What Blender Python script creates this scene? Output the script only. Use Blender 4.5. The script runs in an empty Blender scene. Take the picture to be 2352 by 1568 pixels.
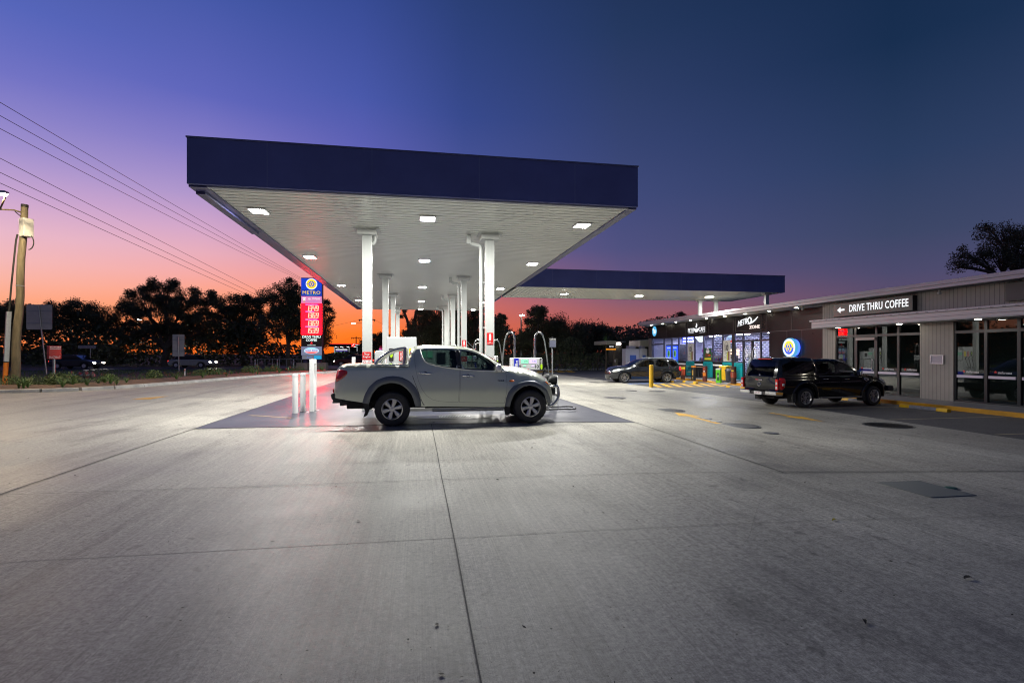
import bpy, bmesh, math, random
from mathutils import Vector, Matrix
from mathutils.geometry import delaunay_2d_cdt
sc = bpy.context.scene
COL = sc.collection
R = math.radians
# ---------------------------------------------------------------- camera
FPX, CX, HYZ, EYE = 1210., 1176., 811., 1.585          # focal length / principal point in a 2352-px wide frame
YAW = R(10.2)
cam = bpy.data.cameras.new("camera"); camo = bpy.data.objects.new("camera", cam); COL.objects.link(camo)
cam.sensor_width = 36; cam.lens = FPX/2352*36; cam.shift_y = 27/2352
cam.clip_start = .1; cam.clip_end = 3000
camo.location = (0, 0, EYE); camo.rotation_euler = (R(90), 0, -YAW)
sc.camera = camo
# ---------------------------------------------------------------- sky (dusk), direction based
SUN_AZ, SUN_EL = R(-9), R(1.0)
def s2l(c):
    return tuple(((x/255)/12.92 if x/255 <= .04045 else ((x/255+.055)/1.055)**2.4) for x in c)
def build_world():
    w = bpy.data.worlds.new("World"); sc.world = w; w.use_nodes = True
    nt = w.node_tree; nt.nodes.clear(); N = nt.nodes.new; L = nt.links.new
    out = N('ShaderNodeOutputWorld'); bg = N('ShaderNodeBackground')
    tc = N('ShaderNodeTexCoord'); sep = N('ShaderNodeSeparateXYZ'); L(tc.outputs['Generated'], sep.inputs[0])
    def math_(op, a, b=None):
        n = N('ShaderNodeMath'); n.operation = op
        for i, v in enumerate((a, b)):
            if v is None: continue
            if isinstance(v, (int, float)): n.inputs[i].default_value = v
            else: L(v, n.inputs[i])
        return n.outputs[0]
    el = math_('ARCSINE', sep.outputs[2]); el = math_('MULTIPLY', el, 180/math.pi)
    fac = math_('DIVIDE', math_('ADD', el, 5), 50)
    az = math_('MULTIPLY', math_('ARCTAN2', sep.outputs[0], sep.outputs[1]), 180/math.pi)
    def ramp(stops):
        n = N('ShaderNodeValToRGB'); cr = n.color_ramp
        while len(cr.elements) > 1: cr.elements.remove(cr.elements[-1])
        for i, (e, c) in enumerate(stops):
            p = (e+5)/50
            k = cr.elements[0] if i == 0 else cr.elements.new(p)
            k.position = p; k.color = (*s2l(c), 1)
        L(fac, n.inputs[0]); return n.outputs[0]
    S = [
     (-140, [(-5,(30,32,45)),(0,(74,70,98)),(10,(78,82,122)),(30,(48,66,106)),(45,(32,50,86))]),
     (-72, [(-5,(30,25,25)),(0,(150,100,85)),(6,(150,110,130)),(16,(112,100,166)),(30,(66,84,150)),(45,(36,56,104))]),
     (-36, [(-5,(40,25,20)),(0,(255,128,62)),(2.7,(255,158,108)),(4.4,(253,172,140)),(5.8,(249,181,166)),(7.3,(243,186,186)),(9.5,(231,184,203)),(12.5,(198,164,208)),(16,(156,142,205)),(21,(112,114,196)),(25.7,(84,101,186)),(34,(64,82,152)),(45,(30,46,96))]),
     (-20, [(-5,(40,20,10)),(0,(255,112,30)),(3.5,(254,144,92)),(5.5,(251,161,134)),(7.4,(243,168,166)),(9.3,(231,172,187)),(11.5,(211,166,201)),(14.5,(175,150,204)),(18.5,(134,125,198)),(23,(94,101,187)),(31,(66,86,166)),(45,(28,44,94))]),
     (-6, [(-5,(40,18,8)),(0,(255,100,8)),(2,(255,118,38)),(4,(250,132,84)),(6.5,(238,146,132)),(10,(200,140,168)),(14,(142,120,186)),(19,(96,97,182)),(25,(71,87,170)),(33,(54,74,148)),(45,(24,40,88))]),
     (5, [(-5,(40,18,10)),(0,(238,98,50)),(2.5,(218,98,74)),(5.2,(204,104,100)),(8,(158,100,126)),(11,(110,92,144)),(16,(76,86,154)),(24,(52,71,140)),(34,(40,61,116)),(45,(20,36,78))]),
     (22, [(-5,(30,15,15)),(0,(194,88,74)),(3,(172,94,90)),(5.5,(136,90,112)),(8.1,(96,82,126)),(11,(76,78,126)),(16,(62,72,121)),(21,(52,66,114)),(31,(34,54,94)),(45,(15,32,68))]),
     (46, [(-5,(25,15,20)),(0,(124,78,94)),(4,(94,76,106)),(7.1,(74,72,108)),(10.4,(58,68,102)),(16.9,(40,59,96)),(25.7,(20,44,78)),(45,(12,30,62))]),
     (110, [(-5,(28,28,40)),(0,(78,72,100)),(8,(76,80,116)),(25,(44,62,98)),(45,(28,46,80))]),
    ]
    cur = None; pa = None
    for a, st in S:
        r = ramp(st)
        if cur is None: cur = r
        else:
            mr = N('ShaderNodeMapRange'); mr.interpolation_type = 'LINEAR'; mr.clamp = True
            mr.inputs['From Min'].default_value = pa; mr.inputs['From Max'].default_value = a; L(az, mr.inputs['Value'])
            mx = N('ShaderNodeMix'); mx.data_type = 'RGBA'; L(mr.outputs[0], mx.inputs['Factor'])
            L(cur, mx.inputs['A']); L(r, mx.inputs['B']); cur = mx.outputs['Result']
        pa = a
    sky = N('ShaderNodeTexSky'); sky.sky_type = 'NISHITA'; sky.sun_disc = False
    sky.sun_elevation = SUN_EL; sky.sun_rotation = SUN_AZ
    add = N('ShaderNodeMix'); add.data_type = 'RGBA'; add.blend_type = 'ADD'; add.inputs['Factor'].default_value = .004
    L(cur, add.inputs['A']); L(sky.outputs[0], add.inputs['B'])
    L(add.outputs['Result'], bg.inputs['Color']); bg.inputs['Strength'].default_value = 1.0
    L(bg.outputs[0], out.inputs[0])
build_world()
sun = bpy.data.lights.new("sun", 'SUN'); sun.energy = .05; sun.angle = R(20); sun.color = (1, .5, .25)
suno = bpy.data.objects.new("sun", sun); COL.objects.link(suno)
sd = Vector((math.sin(SUN_AZ)*math.cos(SUN_EL), math.cos(SUN_AZ)*math.cos(SUN_EL), math.sin(SUN_EL)))
suno.rotation_euler = sd.to_track_quat('Z', 'Y').to_euler()
sc.view_settings.view_transform = 'Standard'; sc.view_settings.look = 'None'
sc.view_settings.exposure = 0; sc.view_settings.gamma = 1
cy = sc.cycles
cy.max_bounces = 7; cy.diffuse_bounces = 3; cy.glossy_bounces = 4; cy.transparent_max_bounces = 12; cy.transmission_bounces = 4
cy.sample_clamp_indirect = 3; cy.sample_clamp_direct = 0; cy.caustics_reflective = False; cy.caustics_refractive = False
cy.use_adaptive_sampling = True; cy.adaptive_threshold = .008
cy.use_denoising = True; cy.filter_width = 1.1
try: cy.time_limit = 1000
except Exception: pass
# ---------------------------------------------------------------- helpers
def gz(X):                                             # drainage fall of the forecourt towards the shop
    if X <= 1: return 0.
    if X < 5: return -.03*(X-1)**2/8
    return -.06-.03*(min(X, 11.)-5)
_s, _c = math.sin(YAW), math.cos(YAW)
def ray(px, py):
    u = (px-CX)/FPX; v = (HYZ-py)/FPX
    return (_c*u+_s, -_s*u+_c, v)
def gp(px, py, dz=0.):                                 # survey point on the ground
    r = ray(px, py); z = 0.
    for _ in range(40):
        t = (z+dz-EYE)/r[2]; z = .5*z+.5*gz(t*r[0])
    return (t*r[0], t*r[1], z+dz)
def ap(px, py, d):                                     # survey point at a depth
    r = ray(px, py); return (r[0]*d, r[1]*d, EYE+r[2]*d)
MATS = {}
def mat(name, col=(.5,.5,.5), rough=.5, metal=0., emit=None, es=0., spec=.5, coat=0., nz=None, bump=None):
    """nz=(scale, amount[, (sx,sy,sz)]) varies the colour; bump=(scale, strength)"""
    if name in MATS: return MATS[name]
    m = bpy.data.materials.new(name); MATS[name] = m; m.use_nodes = True
    nt = m.node_tree; N = nt.nodes.new; L = nt.links.new
    b = nt.nodes['Principled BSDF']
    b.inputs['Base Color'].default_value = (*col, 1); b.inputs['Roughness'].default_value = rough
    b.inputs['Metallic'].default_value = metal; b.inputs['Specular IOR Level'].default_value = spec
    b.inputs['Coat Weight'].default_value = coat; b.inputs['Coat Roughness'].default_value = .04
    if emit is not None:
        b.inputs['Emission Color'].default_value = (*emit, 1); b.inputs['Emission Strength'].default_value = es
    if nz or bump:
        tc = N('ShaderNodeTexCoord')
    if nz:
        mp = N('ShaderNodeMapping'); L(tc.outputs['Object'], mp.inputs[0])
        if len(nz) > 2: mp.inputs['Scale'].default_value = nz[2]
        n = N('ShaderNodeTexNoise'); n.inputs['Scale'].default_value = nz[0]; n.inputs['Detail'].default_value = 5; n.inputs['Roughness'].default_value = .65
        L(mp.outputs[0], n.inputs[0])
        mr = N('ShaderNodeMapRange'); mr.inputs['From Min'].default_value = .3; mr.inputs['From Max'].default_value = .7
        mr.inputs['To Min'].default_value = 1-nz[1]; mr.inputs['To Max'].default_value = 1+nz[1]; L(n.outputs[0], mr.inputs[0])
        mx = N('ShaderNodeMix'); mx.data_type = 'RGBA'; mx.blend_type = 'MULTIPLY'; mx.inputs['Factor'].default_value = 1
        mx.inputs['A'].default_value = (*col, 1); L(mr.outputs[0], mx.inputs['B']); L(mx.outputs['Result'], b.inputs['Base Color'])
        r2 = N('ShaderNodeMapRange'); r2.inputs['To Min'].default_value = max(0, rough-.1); r2.inputs['To Max'].default_value = min(1, rough+.1)
        L(n.outputs[0], r2.inputs[0]); L(r2.outputs[0], b.inputs['Roughness'])
    if bump:
        n = N('ShaderNodeTexNoise'); n.inputs['Scale'].default_value = bump[0]; n.inputs['Detail'].default_value = 4
        L(tc.outputs['Object'], n.inputs[0])
        bp = N('ShaderNodeBump'); bp.inputs['Strength'].default_value = bump[1]; bp.inputs['Distance'].default_value = .02
        L(n.outputs[0], bp.inputs['Height']); L(bp.outputs[0], b.inputs['Normal'])
    return m
def glass(name, tint=(.5,.55,.55), rough=.01, ior=1.5):
    if name in MATS: return MATS[name]
    m = bpy.data.materials.new(name); MATS[name] = m; m.use_nodes = True
    nt = m.node_tree; nt.nodes.clear(); N = nt.nodes.new; L = nt.links.new
    o = N('ShaderNodeOutputMaterial'); mx = N('ShaderNodeMixShader'); t = N('ShaderNodeBsdfTransparent'); g = N('ShaderNodeBsdfGlossy'); f = N('ShaderNodeFresnel')
    t.inputs[0].default_value = (*tint, 1); g.inputs['Roughness'].default_value = rough; f.inputs[0].default_value = ior
    ge = N('ShaderNodeNewGeometry'); ma = N('ShaderNodeMath'); ma.operation = 'MULTIPLY_ADD'          # thin pane: no internal reflection
    L(ge.outputs['Backfacing'], ma.inputs[0]); ma.inputs[1].default_value = 1/ior-ior; ma.inputs[2].default_value = ior; L(ma.outputs[0], f.inputs[0])
    L(f.outputs[0], mx.inputs[0]); L(t.outputs[0], mx.inputs[1]); L(g.outputs[0], mx.inputs[2]); L(mx.outputs[0], o.inputs[0])
    return m
LAMPS = ('canopy_led','downlight_glow','shop_tube_glow','street_lamp_warm','street_led','street_sodium','panel_red','led_digits','halo_blue','headlight_glow','neon_blue','tube_pinkwhite','fridge_blue_glow','panel_blue','panel_pink','added_panel_glow')
def emis(name, col, s):
    m = mat(name, (.02,.02,.02), .5, emit=col, es=s)
    if name not in LAMPS: m.cycles.emission_sampling = 'NONE'
    return m
WP = set()
def tag(o, label=None, cat=None, group=None, kind=None):
    if label: o['label'] = label
    if cat: o['category'] = cat
    if group: o['group'] = group
    if kind: o['kind'] = kind
    return o
def thing(name, label, cat, loc=(0,0,0), rz=0., group=None, world=False):
    o = bpy.data.objects.new(name, None); COL.objects.link(o); o.location = loc; o.rotation_euler = (0,0,rz)
    o.empty_display_size = .2
    tag(o, label, cat, group)
    if world: WP.add(o.name)
    return o
def place(o, parent):
    COL.objects.link(o)
    if parent is not None:
        o.parent = parent
        if parent.name in WP:
            if parent.type == 'EMPTY': o.location = -parent.location
            WP.add(o.name)
    return o
class MB:
    def __init__(s): s.v = []; s.f = []
    def add(s, vs, fs):
        k = len(s.v); s.v += [tuple(p) for p in vs]; s.f += [tuple(i+k for i in f) for f in fs]; return s
    def box(s, x0, x1, y0, y1, z0, z1):
        return s.add([(x0,y0,z0),(x1,y0,z0),(x1,y1,z0),(x0,y1,z0),(x0,y0,z1),(x1,y0,z1),(x1,y1,z1),(x0,y1,z1)],
                     [(0,3,2,1),(4,5,6,7),(0,1,5,4),(1,2,6,5),(2,3,7,6),(3,0,4,7)])
    def obb(s, c, h, rot=0.):
        M_ = Matrix.Rotation(rot, 3, 'Z') if isinstance(rot, (int, float)) else rot
        c = Vector(c); k = MB().box(-h[0],h[0],-h[1],h[1],-h[2],h[2])
        return s.add([c+M_@Vector(p) for p in k.v], k.f)
    def quad(s, *p): return s.add(p, [tuple(range(len(p)))])
    def tube(s, pts, r, n=8, closed=False, radii=None):
        P = [Vector(p) for p in pts]; m = len(P); vs = []; prev = None
        for i, p in enumerate(P):
            a = P[(i-1) % m] if (closed or i > 0) else p; b = P[(i+1) % m] if (closed or i < m-1) else p
            t = (b-a).normalized()
            if prev is None:
                u = t.cross(Vector((0,0,1)))
                if u.length < .1: u = t.cross(Vector((1,0,0)))
                u.normalize()
            else:
                u = prev-t*prev.dot(t)
                u = u.normalized() if u.length > 1e-6 else prev
            prev = u; w = t.cross(u); rr = radii[i] if radii else r
            for k in range(n):
                an = 2*math.pi*k/n; vs.append(p+(u*math.cos(an)+w*math.sin(an))*rr)
        fs = []
        for i in range(m if closed else m-1):
            j = (i+1) % m
            for k in range(n):
                l = (k+1) % n; fs.append((i*n+k, i*n+l, j*n+l, j*n+k))
        if not closed: fs.append(tuple(range(n))[::-1]); fs.append(tuple((m-1)*n+k for k in range(n)))
        return s.add(vs, fs)
    def cyl(s, p0, p1, r0, r1=None, n=16): return s.tube([p0, p1], r0, n, radii=[r0, r0 if r1 is None else r1])
    def prism(s, poly, plane, a, b):
        def P(u, v, w): return {'xz': (u,w,v), 'yz': (w,u,v), 'xy': (u,v,w)}[plane]
        n = len(poly)
        return s.add([P(u,v,a) for u,v in poly]+[P(u,v,b) for u,v in poly],
                     [tuple(range(n)), tuple(range(2*n-1, n-1, -1))]+[(i,(i+1)%n,n+(i+1)%n,n+i) for i in range(n)])
    def lathe(s, prof, o=(0,0,0), axis='z', n=24, closed=False, cap=True):
        vs = []; m = len(prof)
        for r, h in prof:
            for k in range(n):
                a = 2*math.pi*k/n; c, d = r*math.cos(a), r*math.sin(a)
                p = {'z': (c,d,h), 'y': (c,h,d), 'x': (h,c,d)}[axis]
                vs.append((p[0]+o[0], p[1]+o[1], p[2]+o[2]))
        fs = []
        for i in range(m if closed else m-1):
            j = (i+1) % m
            for k in range(n):
                l = (k+1) % n; fs.append((i*n+k, i*n+l, j*n+l, j*n+k))
        if not closed and cap:
            if prof[0][0] > 1e-5: fs.append(tuple(range(n)))
            if prof[-1][0] > 1e-5: fs.append(tuple((m-1)*n+k for k in range(n)))
        return s.add(vs, fs)
    def disc(s, c, u, v, ru, rv=None, n=32, a0=0, a1=2*math.pi, r_in=0.):
        """flat (partial) disc or ring in the plane u,v"""
        rv = ru if rv is None else rv; c, u, v = Vector(c), Vector(u), Vector(v); full = abs(a1-a0-2*math.pi) < 1e-6
        k = n if full else n+1; A = [a0+(a1-a0)*i/n for i in range(k)]
        o = [c+u*ru*math.cos(a)+v*rv*math.sin(a) for a in A]
        if r_in > 0:
            q = [c+u*ru*r_in*math.cos(a)+v*rv*r_in*math.sin(a) for a in A]
            return s.add(o+q, [(i,(i+1)%k,k+(i+1)%k,k+i) for i in range(n)])
        return s.add(o, [tuple(range(k))])
    def build(s, name, m, parent=None, smooth=0, bevel=0., seg=2, norm=True, weld=False):
        me = bpy.data.meshes.new(name); me.from_pydata(s.v, [], s.f)
        if norm or weld:
            bm = bmesh.new(); bm.from_mesh(me)
            if weld: bmesh.ops.remove_doubles(bm, verts=bm.verts, dist=2e-4)
            bmesh.ops.recalc_face_normals(bm, faces=bm.faces); bm.to_mesh(me); bm.free()
        if m: me.materials.append(m)
        if smooth:
            for p in me.polygons: p.use_smooth = True
            me.set_sharp_from_angle(angle=R(smooth))
        o = place(bpy.data.objects.new(name, me), parent)
        if bevel:
            b = o.modifiers.new('edge', 'BEVEL'); b.width = bevel; b.segments = seg; b.limit_method = 'ANGLE'; b.angle_limit = R(40)
        return o
def text(s, m, parent, o, xd, yd=(0,0,1), w=None, h=None, ext=.006, bold=0., shear=0., name='lettering', space=1., fit=True):
    """raised letters centred on o; w/h fit the box"""
    cu = bpy.data.curves.new('t', 'FONT'); cu.body = s; cu.size = 1; cu.extrude = 0.; cu.offset = bold; cu.shear = shear
    cu.align_x = 'CENTER'; cu.space_character = space; cu.resolution_u = 3; cu.space_line = .95
    to = bpy.data.objects.new('t', cu)
    me = bpy.data.meshes.new_from_object(to); bpy.data.objects.remove(to); bpy.data.curves.remove(cu)
    xs = [v.co.x for v in me.vertices]; ys = [v.co.y for v in me.vertices]
    x0, x1, y0, y1 = min(xs), max(xs), min(ys), max(ys)
    sx = w/(x1-x0) if w else None; sy = h/(y1-y0) if h else None
    sx = sx or sy; sy = sy or sx
    X, Y = Vector(xd).normalized(), Vector(yd).normalized(); Z = X.cross(Y); O = Vector(o)
    bm = bmesh.new(); bm.from_mesh(me)
    if ext > 0:
        g = bmesh.ops.extrude_face_region(bm, geom=bm.faces[:])
        for e in g['geom']:
            if isinstance(e, bmesh.types.BMVert): e.co.z += 1.
    for v in bm.verts:
        v.co = O+X*((v.co.x-(x0+x1)/2)*sx)+Y*((v.co.y-(y0+y1)/2)*sy)+Z*(ext*v.co.z)
    bmesh.ops.recalc_face_normals(bm, faces=bm.faces)
    bm.to_mesh(me); bm.free(); me.materials.clear(); me.materials.append(m); me.name = name
    return place(bpy.data.objects.new(name, me), parent)
def sheet(poly, name, m, off=0., kind='structure', parent=None, step=.5):
    bm = bmesh.new(); bm.faces.new([bm.verts.new((x,y,0)) for x,y in poly])
    x0 = min(p[0] for p in poly); x1 = max(p[0] for p in poly)
    x = 1.
    while x <= 11.01:
        if x0 < x < x1:
            bmesh.ops.bisect_plane(bm, geom=bm.verts[:]+bm.edges[:]+bm.faces[:], plane_co=(x,0,0), plane_no=(1,0,0))
        x += step
    for v in bm.verts: v.co.z = gz(v.co.x)+off
    bmesh.ops.recalc_face_normals(bm, faces=bm.faces)
    if sum(f.normal.z for f in bm.faces) < 0: bmesh.ops.reverse_faces(bm, faces=bm.faces[:])
    me = bpy.data.meshes.new(name); bm.to_mesh(me); bm.free(); me.materials.append(m)
    o = place(bpy.data.objects.new(name, me), parent)
    if kind: o['kind'] = kind
    return o
def copy_tree(o, parent=None, loc=None, rz=None, label=None, group=None):
    c = o.copy(); COL.objects.link(c); c.parent = parent
    if loc is not None: c.location = loc
    if rz is not None: c.rotation_euler = (0,0,rz)
    if label: c['label'] = label
    if group: c['group'] = group
    for ch in [x for x in bpy.data.objects if x.parent == o]: copy_tree(ch, c)
    return c
# common materials
WHITE = mat('white_powder_coat', (.47,.49,.475), .35, nz=(3,.05))
WHITE2 = mat('lifted_white_paint', (.82,.83,.81), .3, nz=(4,.04))  # white lightened in its colour for posts lit from behind
BLACK = mat('black_plastic', (.02,.02,.022), .5)
STEEL = mat('stainless_steel', (.62,.62,.6), .22, 1.)
GALV = mat('galvanised_steel', (.42,.44,.45), .45, .8, nz=(12,.15))
CHROME = mat('chrome', (.8,.8,.82), .08, 1.)
YELLOW = mat('safety_yellow_paint', (.75,.44,.01), .5, nz=(6,.15))
DARKMETAL = mat('charcoal_metal', (.035,.036,.04), .4, .3)
RUBBER = mat('rubber', (.018,.018,.018), .75, nz=(20,.3), bump=(60,.3))
RED = mat('red_sign', (.62,.02,.02), .4)
WHITEP = mat('white_print', (.8,.8,.8), .5)
BLACKP = mat('black_print', (.01,.01,.01), .5)
# ================================================================ GROUND
def ground_mat(name, c0, c1, rough, streak=0., speck=.25, patch=.35, rv=.12, bump=.25, stain=0., spec=.5):
    m = bpy.data.materials.new(name); m.use_nodes = True; nt = m.node_tree; N = nt.nodes.new; L = nt.links.new
    b = nt.nodes['Principled BSDF']; b.inputs['Specular IOR Level'].default_value = spec; tc = N('ShaderNodeTexCoord')
    def noise(scale, sc3=(1,1,1), det=6, rgh=.6, rot=0.):
        mp = N('ShaderNodeMapping'); mp.inputs['Scale'].default_value = sc3; mp.inputs['Rotation'].default_value = (0,0,rot); L(tc.outputs['Object'], mp.inputs[0])
        n = N('ShaderNodeTexNoise'); n.inputs['Scale'].default_value = scale; n.inputs['Detail'].default_value = det; n.inputs['Roughness'].default_value = rgh
        L(mp.outputs[0], n.inputs[0]); return n.outputs[0]
    def rng(v, a, b_, c, d):
        r = N('ShaderNodeMapRange'); r.inputs['From Min'].default_value = a; r.inputs['From Max'].default_value = b_
        r.inputs['To Min'].default_value = c; r.inputs['To Max'].default_value = d; L(v, r.inputs[0]); return r.outputs[0]
    def mul(a, b_):
        n = N('ShaderNodeMath'); n.operation = 'MULTIPLY'; L(a, n.inputs[0]); L(b_, n.inputs[1]); return n.outputs[0]
    big = noise(.23, (1,.8,1), 5, .62); mid = noise(1.3, (1,.5,1), 6, .65); fine = noise(24, (1,1,1), 4, .85); grit = noise(110, (1,1,1), 2, .7)
    str1 = noise(1, (95,1.1,1), 4, .75, R(4)); str2 = noise(1, (24,.45,1), 3, .6, R(-2))
    v = rng(big, .32, .68, 1-patch, 1+patch)
    v = mul(v, rng(mid, .3, .7, 1-patch*.5, 1+patch*.5))
    v = mul(v, rng(fine, .36, .64, 1-speck, 1+speck)); v = mul(v, rng(grit, .25, .75, 1-speck, 1+speck))
    if streak: v = mul(v, rng(str1, .3, .7, 1-streak, 1+streak)); v = mul(v, rng(str2, .3, .7, 1-streak*.5, 1+streak*.5))
    hue = N('ShaderNodeMix'); hue.data_type = 'RGBA'; hue.inputs['A'].default_value = (*c0,1); hue.inputs['B'].default_value = (*c1,1)
    L(rng(mid, .35, .65, 0, 1), hue.inputs['Factor'])
    if stain:
        st = noise(.9, (1,.6,1), 7, .7); v = mul(v, rng(st, .52, .7, 1, 1-stain)); dr = noise(5.5, (1,.75,1), 3, .5); v = mul(v, rng(dr, .67, .72, 1, .62)); tr = noise(.55, (3.2,.12,1), 4, .55); v = mul(v, rng(tr, .52, .64, 1, .82))
    mx = N('ShaderNodeMix'); mx.data_type = 'RGBA'; mx.blend_type = 'MULTIPLY'; mx.inputs['Factor'].default_value = 1
    L(hue.outputs['Result'], mx.inputs['A']); L(v, mx.inputs['B']); L(mx.outputs['Result'], b.inputs['Base Color'])
    L(rng(big, .35, .65, rough-rv, rough+rv), b.inputs['Roughness'])
    bp = N('ShaderNodeBump'); bp.inputs['Strength'].default_value = bump; bp.inputs['Distance'].default_value = .006
    ad = N('ShaderNodeMath'); ad.operation = 'ADD'; L(mul(str1, rng(big, 0, 1, streak*1.5, streak*1.5)), ad.inputs[0]); L(fine, ad.inputs[1])
    L(ad.outputs[0], bp.inputs['Height']); L(bp.outputs[0], b.inputs['Normal'])
    return m
CONC = ground_mat('concrete', (.385,.37,.32), (.305,.29,.255), .56, streak=.25, speck=.34, patch=.3, stain=.38, spec=.36)
CONC2 = ground_mat('concrete_darker', (.345,.33,.285), (.27,.257,.225), .55, streak=.26, speck=.34, patch=.34, stain=.35, spec=.36)
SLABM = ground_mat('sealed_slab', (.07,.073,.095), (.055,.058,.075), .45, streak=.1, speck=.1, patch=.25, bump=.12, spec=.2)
ASPH = ground_mat('asphalt', (.085,.083,.085), (.07,.069,.072), .6, speck=.45, patch=.2, bump=.8)
ROADM = ground_mat('road_asphalt', (.05,.05,.052), (.042,.042,.045), .55, speck=.3, patch=.2, bump=.5)
PATHM = ground_mat('path_concrete', (.2,.195,.2), (.17,.17,.18), .5, speck=.1, patch=.2, stain=.3)
EARTH = ground_mat('grass_and_dirt', (.06,.085,.03), (.09,.08,.045), .9, speck=.5, patch=.4, bump=1)
MULCH = ground_mat('bark_mulch', (.16,.1,.065), (.1,.065,.042), .9, speck=.55, patch=.35, bump=1)
JOINT = mat('joint_sealant', (.05,.05,.05), .8)
sheet([(-700,-200),(700,-200),(700,900),(-700,900)], 'ground', EARTH, -.05)
KL = [(-45,24.0),(-26,24.1),(-19,24.2),(-16.4,24.37),(-15.1,24.6),(-14.1,25.2),(-13.4,26.2),(-12.9,27.6),(-12.3,29.65),(-11.5,33.5),(-10.35,37.95),(-9,41.2),(-7.4,43.8),(-6.6,46),(-6.3,49),(-6.4,53.5)]
KR_B = [(3.2,56.5),(5.5,54.6),(9,54.2),(14,54.4),(22,55.5),(40,57)]
sheet([(-45,-14),(12.7,-14),(12.6,9),(12.75,15),(12.7,23),(12.35,29),(12.3,42),(12.3,54.3),(9,54.2),(5.5,54.6),(3.2,56.5),(2.8,57.2),(-6.6,57.2)]+KL[::-1], 'forecourt', CONC, 0.)
sheet([(12.7,-14),(17.3,-14),(17.3,21.7),(18.4,22.6),(18.4,45),(40,46),(40,57),(22,55.5),(14,54.4),(12.3,54.3),(12.3,42),(12.35,29),(12.7,23),(12.75,15),(12.6,9)], 'parking_asphalt', ASPH, 0.)
sheet([(-260,56.8),(260,56.8),(260,70),(-260,70)], 'road', ROADM, -.012)
sheet([(-4.59,-14),(.29,-14),(.3,6.5),(-4.59,6.76)], 'forecourt_panel', CONC2, .003)
sheet([(-45,-14),(-4.61,-14),(-4.61,12.0),(-45,13.5)], 'forecourt_panel', CONC2, .003)
sheet([(4.97,6.48),(12.5,6.32),(12.55,18),(5.11,18),(5.11,11.8)], 'forecourt_panel', CONC2, .003)
# the dark sealed slab under the canopy
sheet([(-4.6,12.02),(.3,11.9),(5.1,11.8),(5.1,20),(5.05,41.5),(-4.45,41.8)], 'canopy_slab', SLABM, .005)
def strip(pts, w, name, m, off):
    """a thin ribbon along pts"""
    L_, R_ = [], []
    for i, p in enumerate(pts):
        a = Vector(pts[max(i-1,0)]); b = Vector(pts[min(i+1,len(pts)-1)]); t = (b-a).normalized(); n = Vector((-t.y, t.x))*w/2
        L_.append((p[0]+n.x, p[1]+n.y)); R_.append((p[0]-n.x, p[1]-n.y))
    return sheet(L_+R_[::-1], name, m, off)
rj = random.Random(4)
def wob(a, b, n=14, s=.006):
    return [(a[0]+(b[0]-a[0])*i/n+rj.uniform(-s,s), a[1]+(b[1]-a[1])*i/n+rj.uniform(-s,s)) for i in range(n+1)]
for a, b, w in [((.3,-6),(.31,11.9),.009),((-30,6.85),(-4.6,6.78),.01),((-4.6,6.78),(12.7,6.3),.009),((4.8,6.45),(12.7,6.28),.014),((-4.6,-6),(-4.6,12),.014),((4.95,6.45),(5.1,11.8),.014),
                ((-4.6,12.03),(5.1,11.79),.03),((-4.6,12),(-4.46,41.8),.02),((5.1,11.8),(5.05,41.5),.02),((-30,12.9),(-4.6,12.1),.008),((5.1,18),(12.6,18),.01),((5.1,26.5),(12.5,26.4),.01),((-30,19),(-4.6,18.8),.01),((-12.4,27.4),(-4.6,27.2),.012)]:
    strip(wob(a, b), w, 'expansion_joint', JOINT, .0095)
strip([gp(*p)[:2] for p in [(1795,1098),(1782,1115),(1770,1122),(1745,1155),(1735,1180),(1722,1230),(1705,1255)]], .0022, 'hairline_crack', mat('crack_grey', (.16,.155,.145), .8), .005)
HAIR = mat('tooled_line', (.2,.195,.18), .7)
for a, b in [((-1.9,7.9),(12.6,7.6)),((-4.6,4.62),(12.7,4.32))]: strip(wob(a, b, 20), .006, 'tooled_joint', HAIR, .005)
# kerbs
def kerb(pts, w, h, name, m, base=-.1, off=0., seg=2.4, kind='structure'):
    mb = MB(); P = [Vector(p) for p in pts]
    for a, b in zip(P, P[1:]):
        n = max(1, round((b-a).length/seg))
        for i in range(n):
            p = a+(b-a)*(i/n); q = a+(b-a)*((i+1)/n); t = (q-p).normalized(); s = Vector((-t.y, t.x)); p = p+t*.006; q = q-t*.006
            z0, z1 = gz(p.x)+off, gz(q.x)+off
            pr = [(0,base),(w*1.15,base),(w*1.15,h*.1),(w,h*.85),(w*.85,h),(0,h)]
            vs = [(p.x+s.x*u, p.y+s.y*u, z0+v) for u, v in pr]+[(q.x+s.x*u, q.y+s.y*u, z1+v) for u, v in pr]; k = len(pr)
            mb.add(vs, [tuple(range(k)), tuple(range(2*k-1,k-1,-1))]+[(i_,(i_+1)%k,k+(i_+1)%k,k+i_) for i_ in range(k)])
    o = mb.build(name, m)
    if kind: o['kind'] = kind
    return o
KERBM = mat('kerb_concrete', (.42,.41,.4), .7, nz=(2.2,.3))
kerb(KL[::-1], .22, .14, 'kerb_planter', KERBM)
kerb(KR_B, -.22, .14, 'kerb_exit', KERBM)
KY = mat('kerb_yellow_paint', (.62,.3,.015), .55, nz=(1.6,.3))
kerb([(16.75,2),(16.8,12),(16.82,21.3),(17.2,21.9),(17.9,22.5),(17.95,27.2)], -.16, .13, 'kerb_cafe', KY)
kerb([(17.9,30.4),(17.75,43.5)], -.16, .13, 'kerb_shop', KY)
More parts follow.
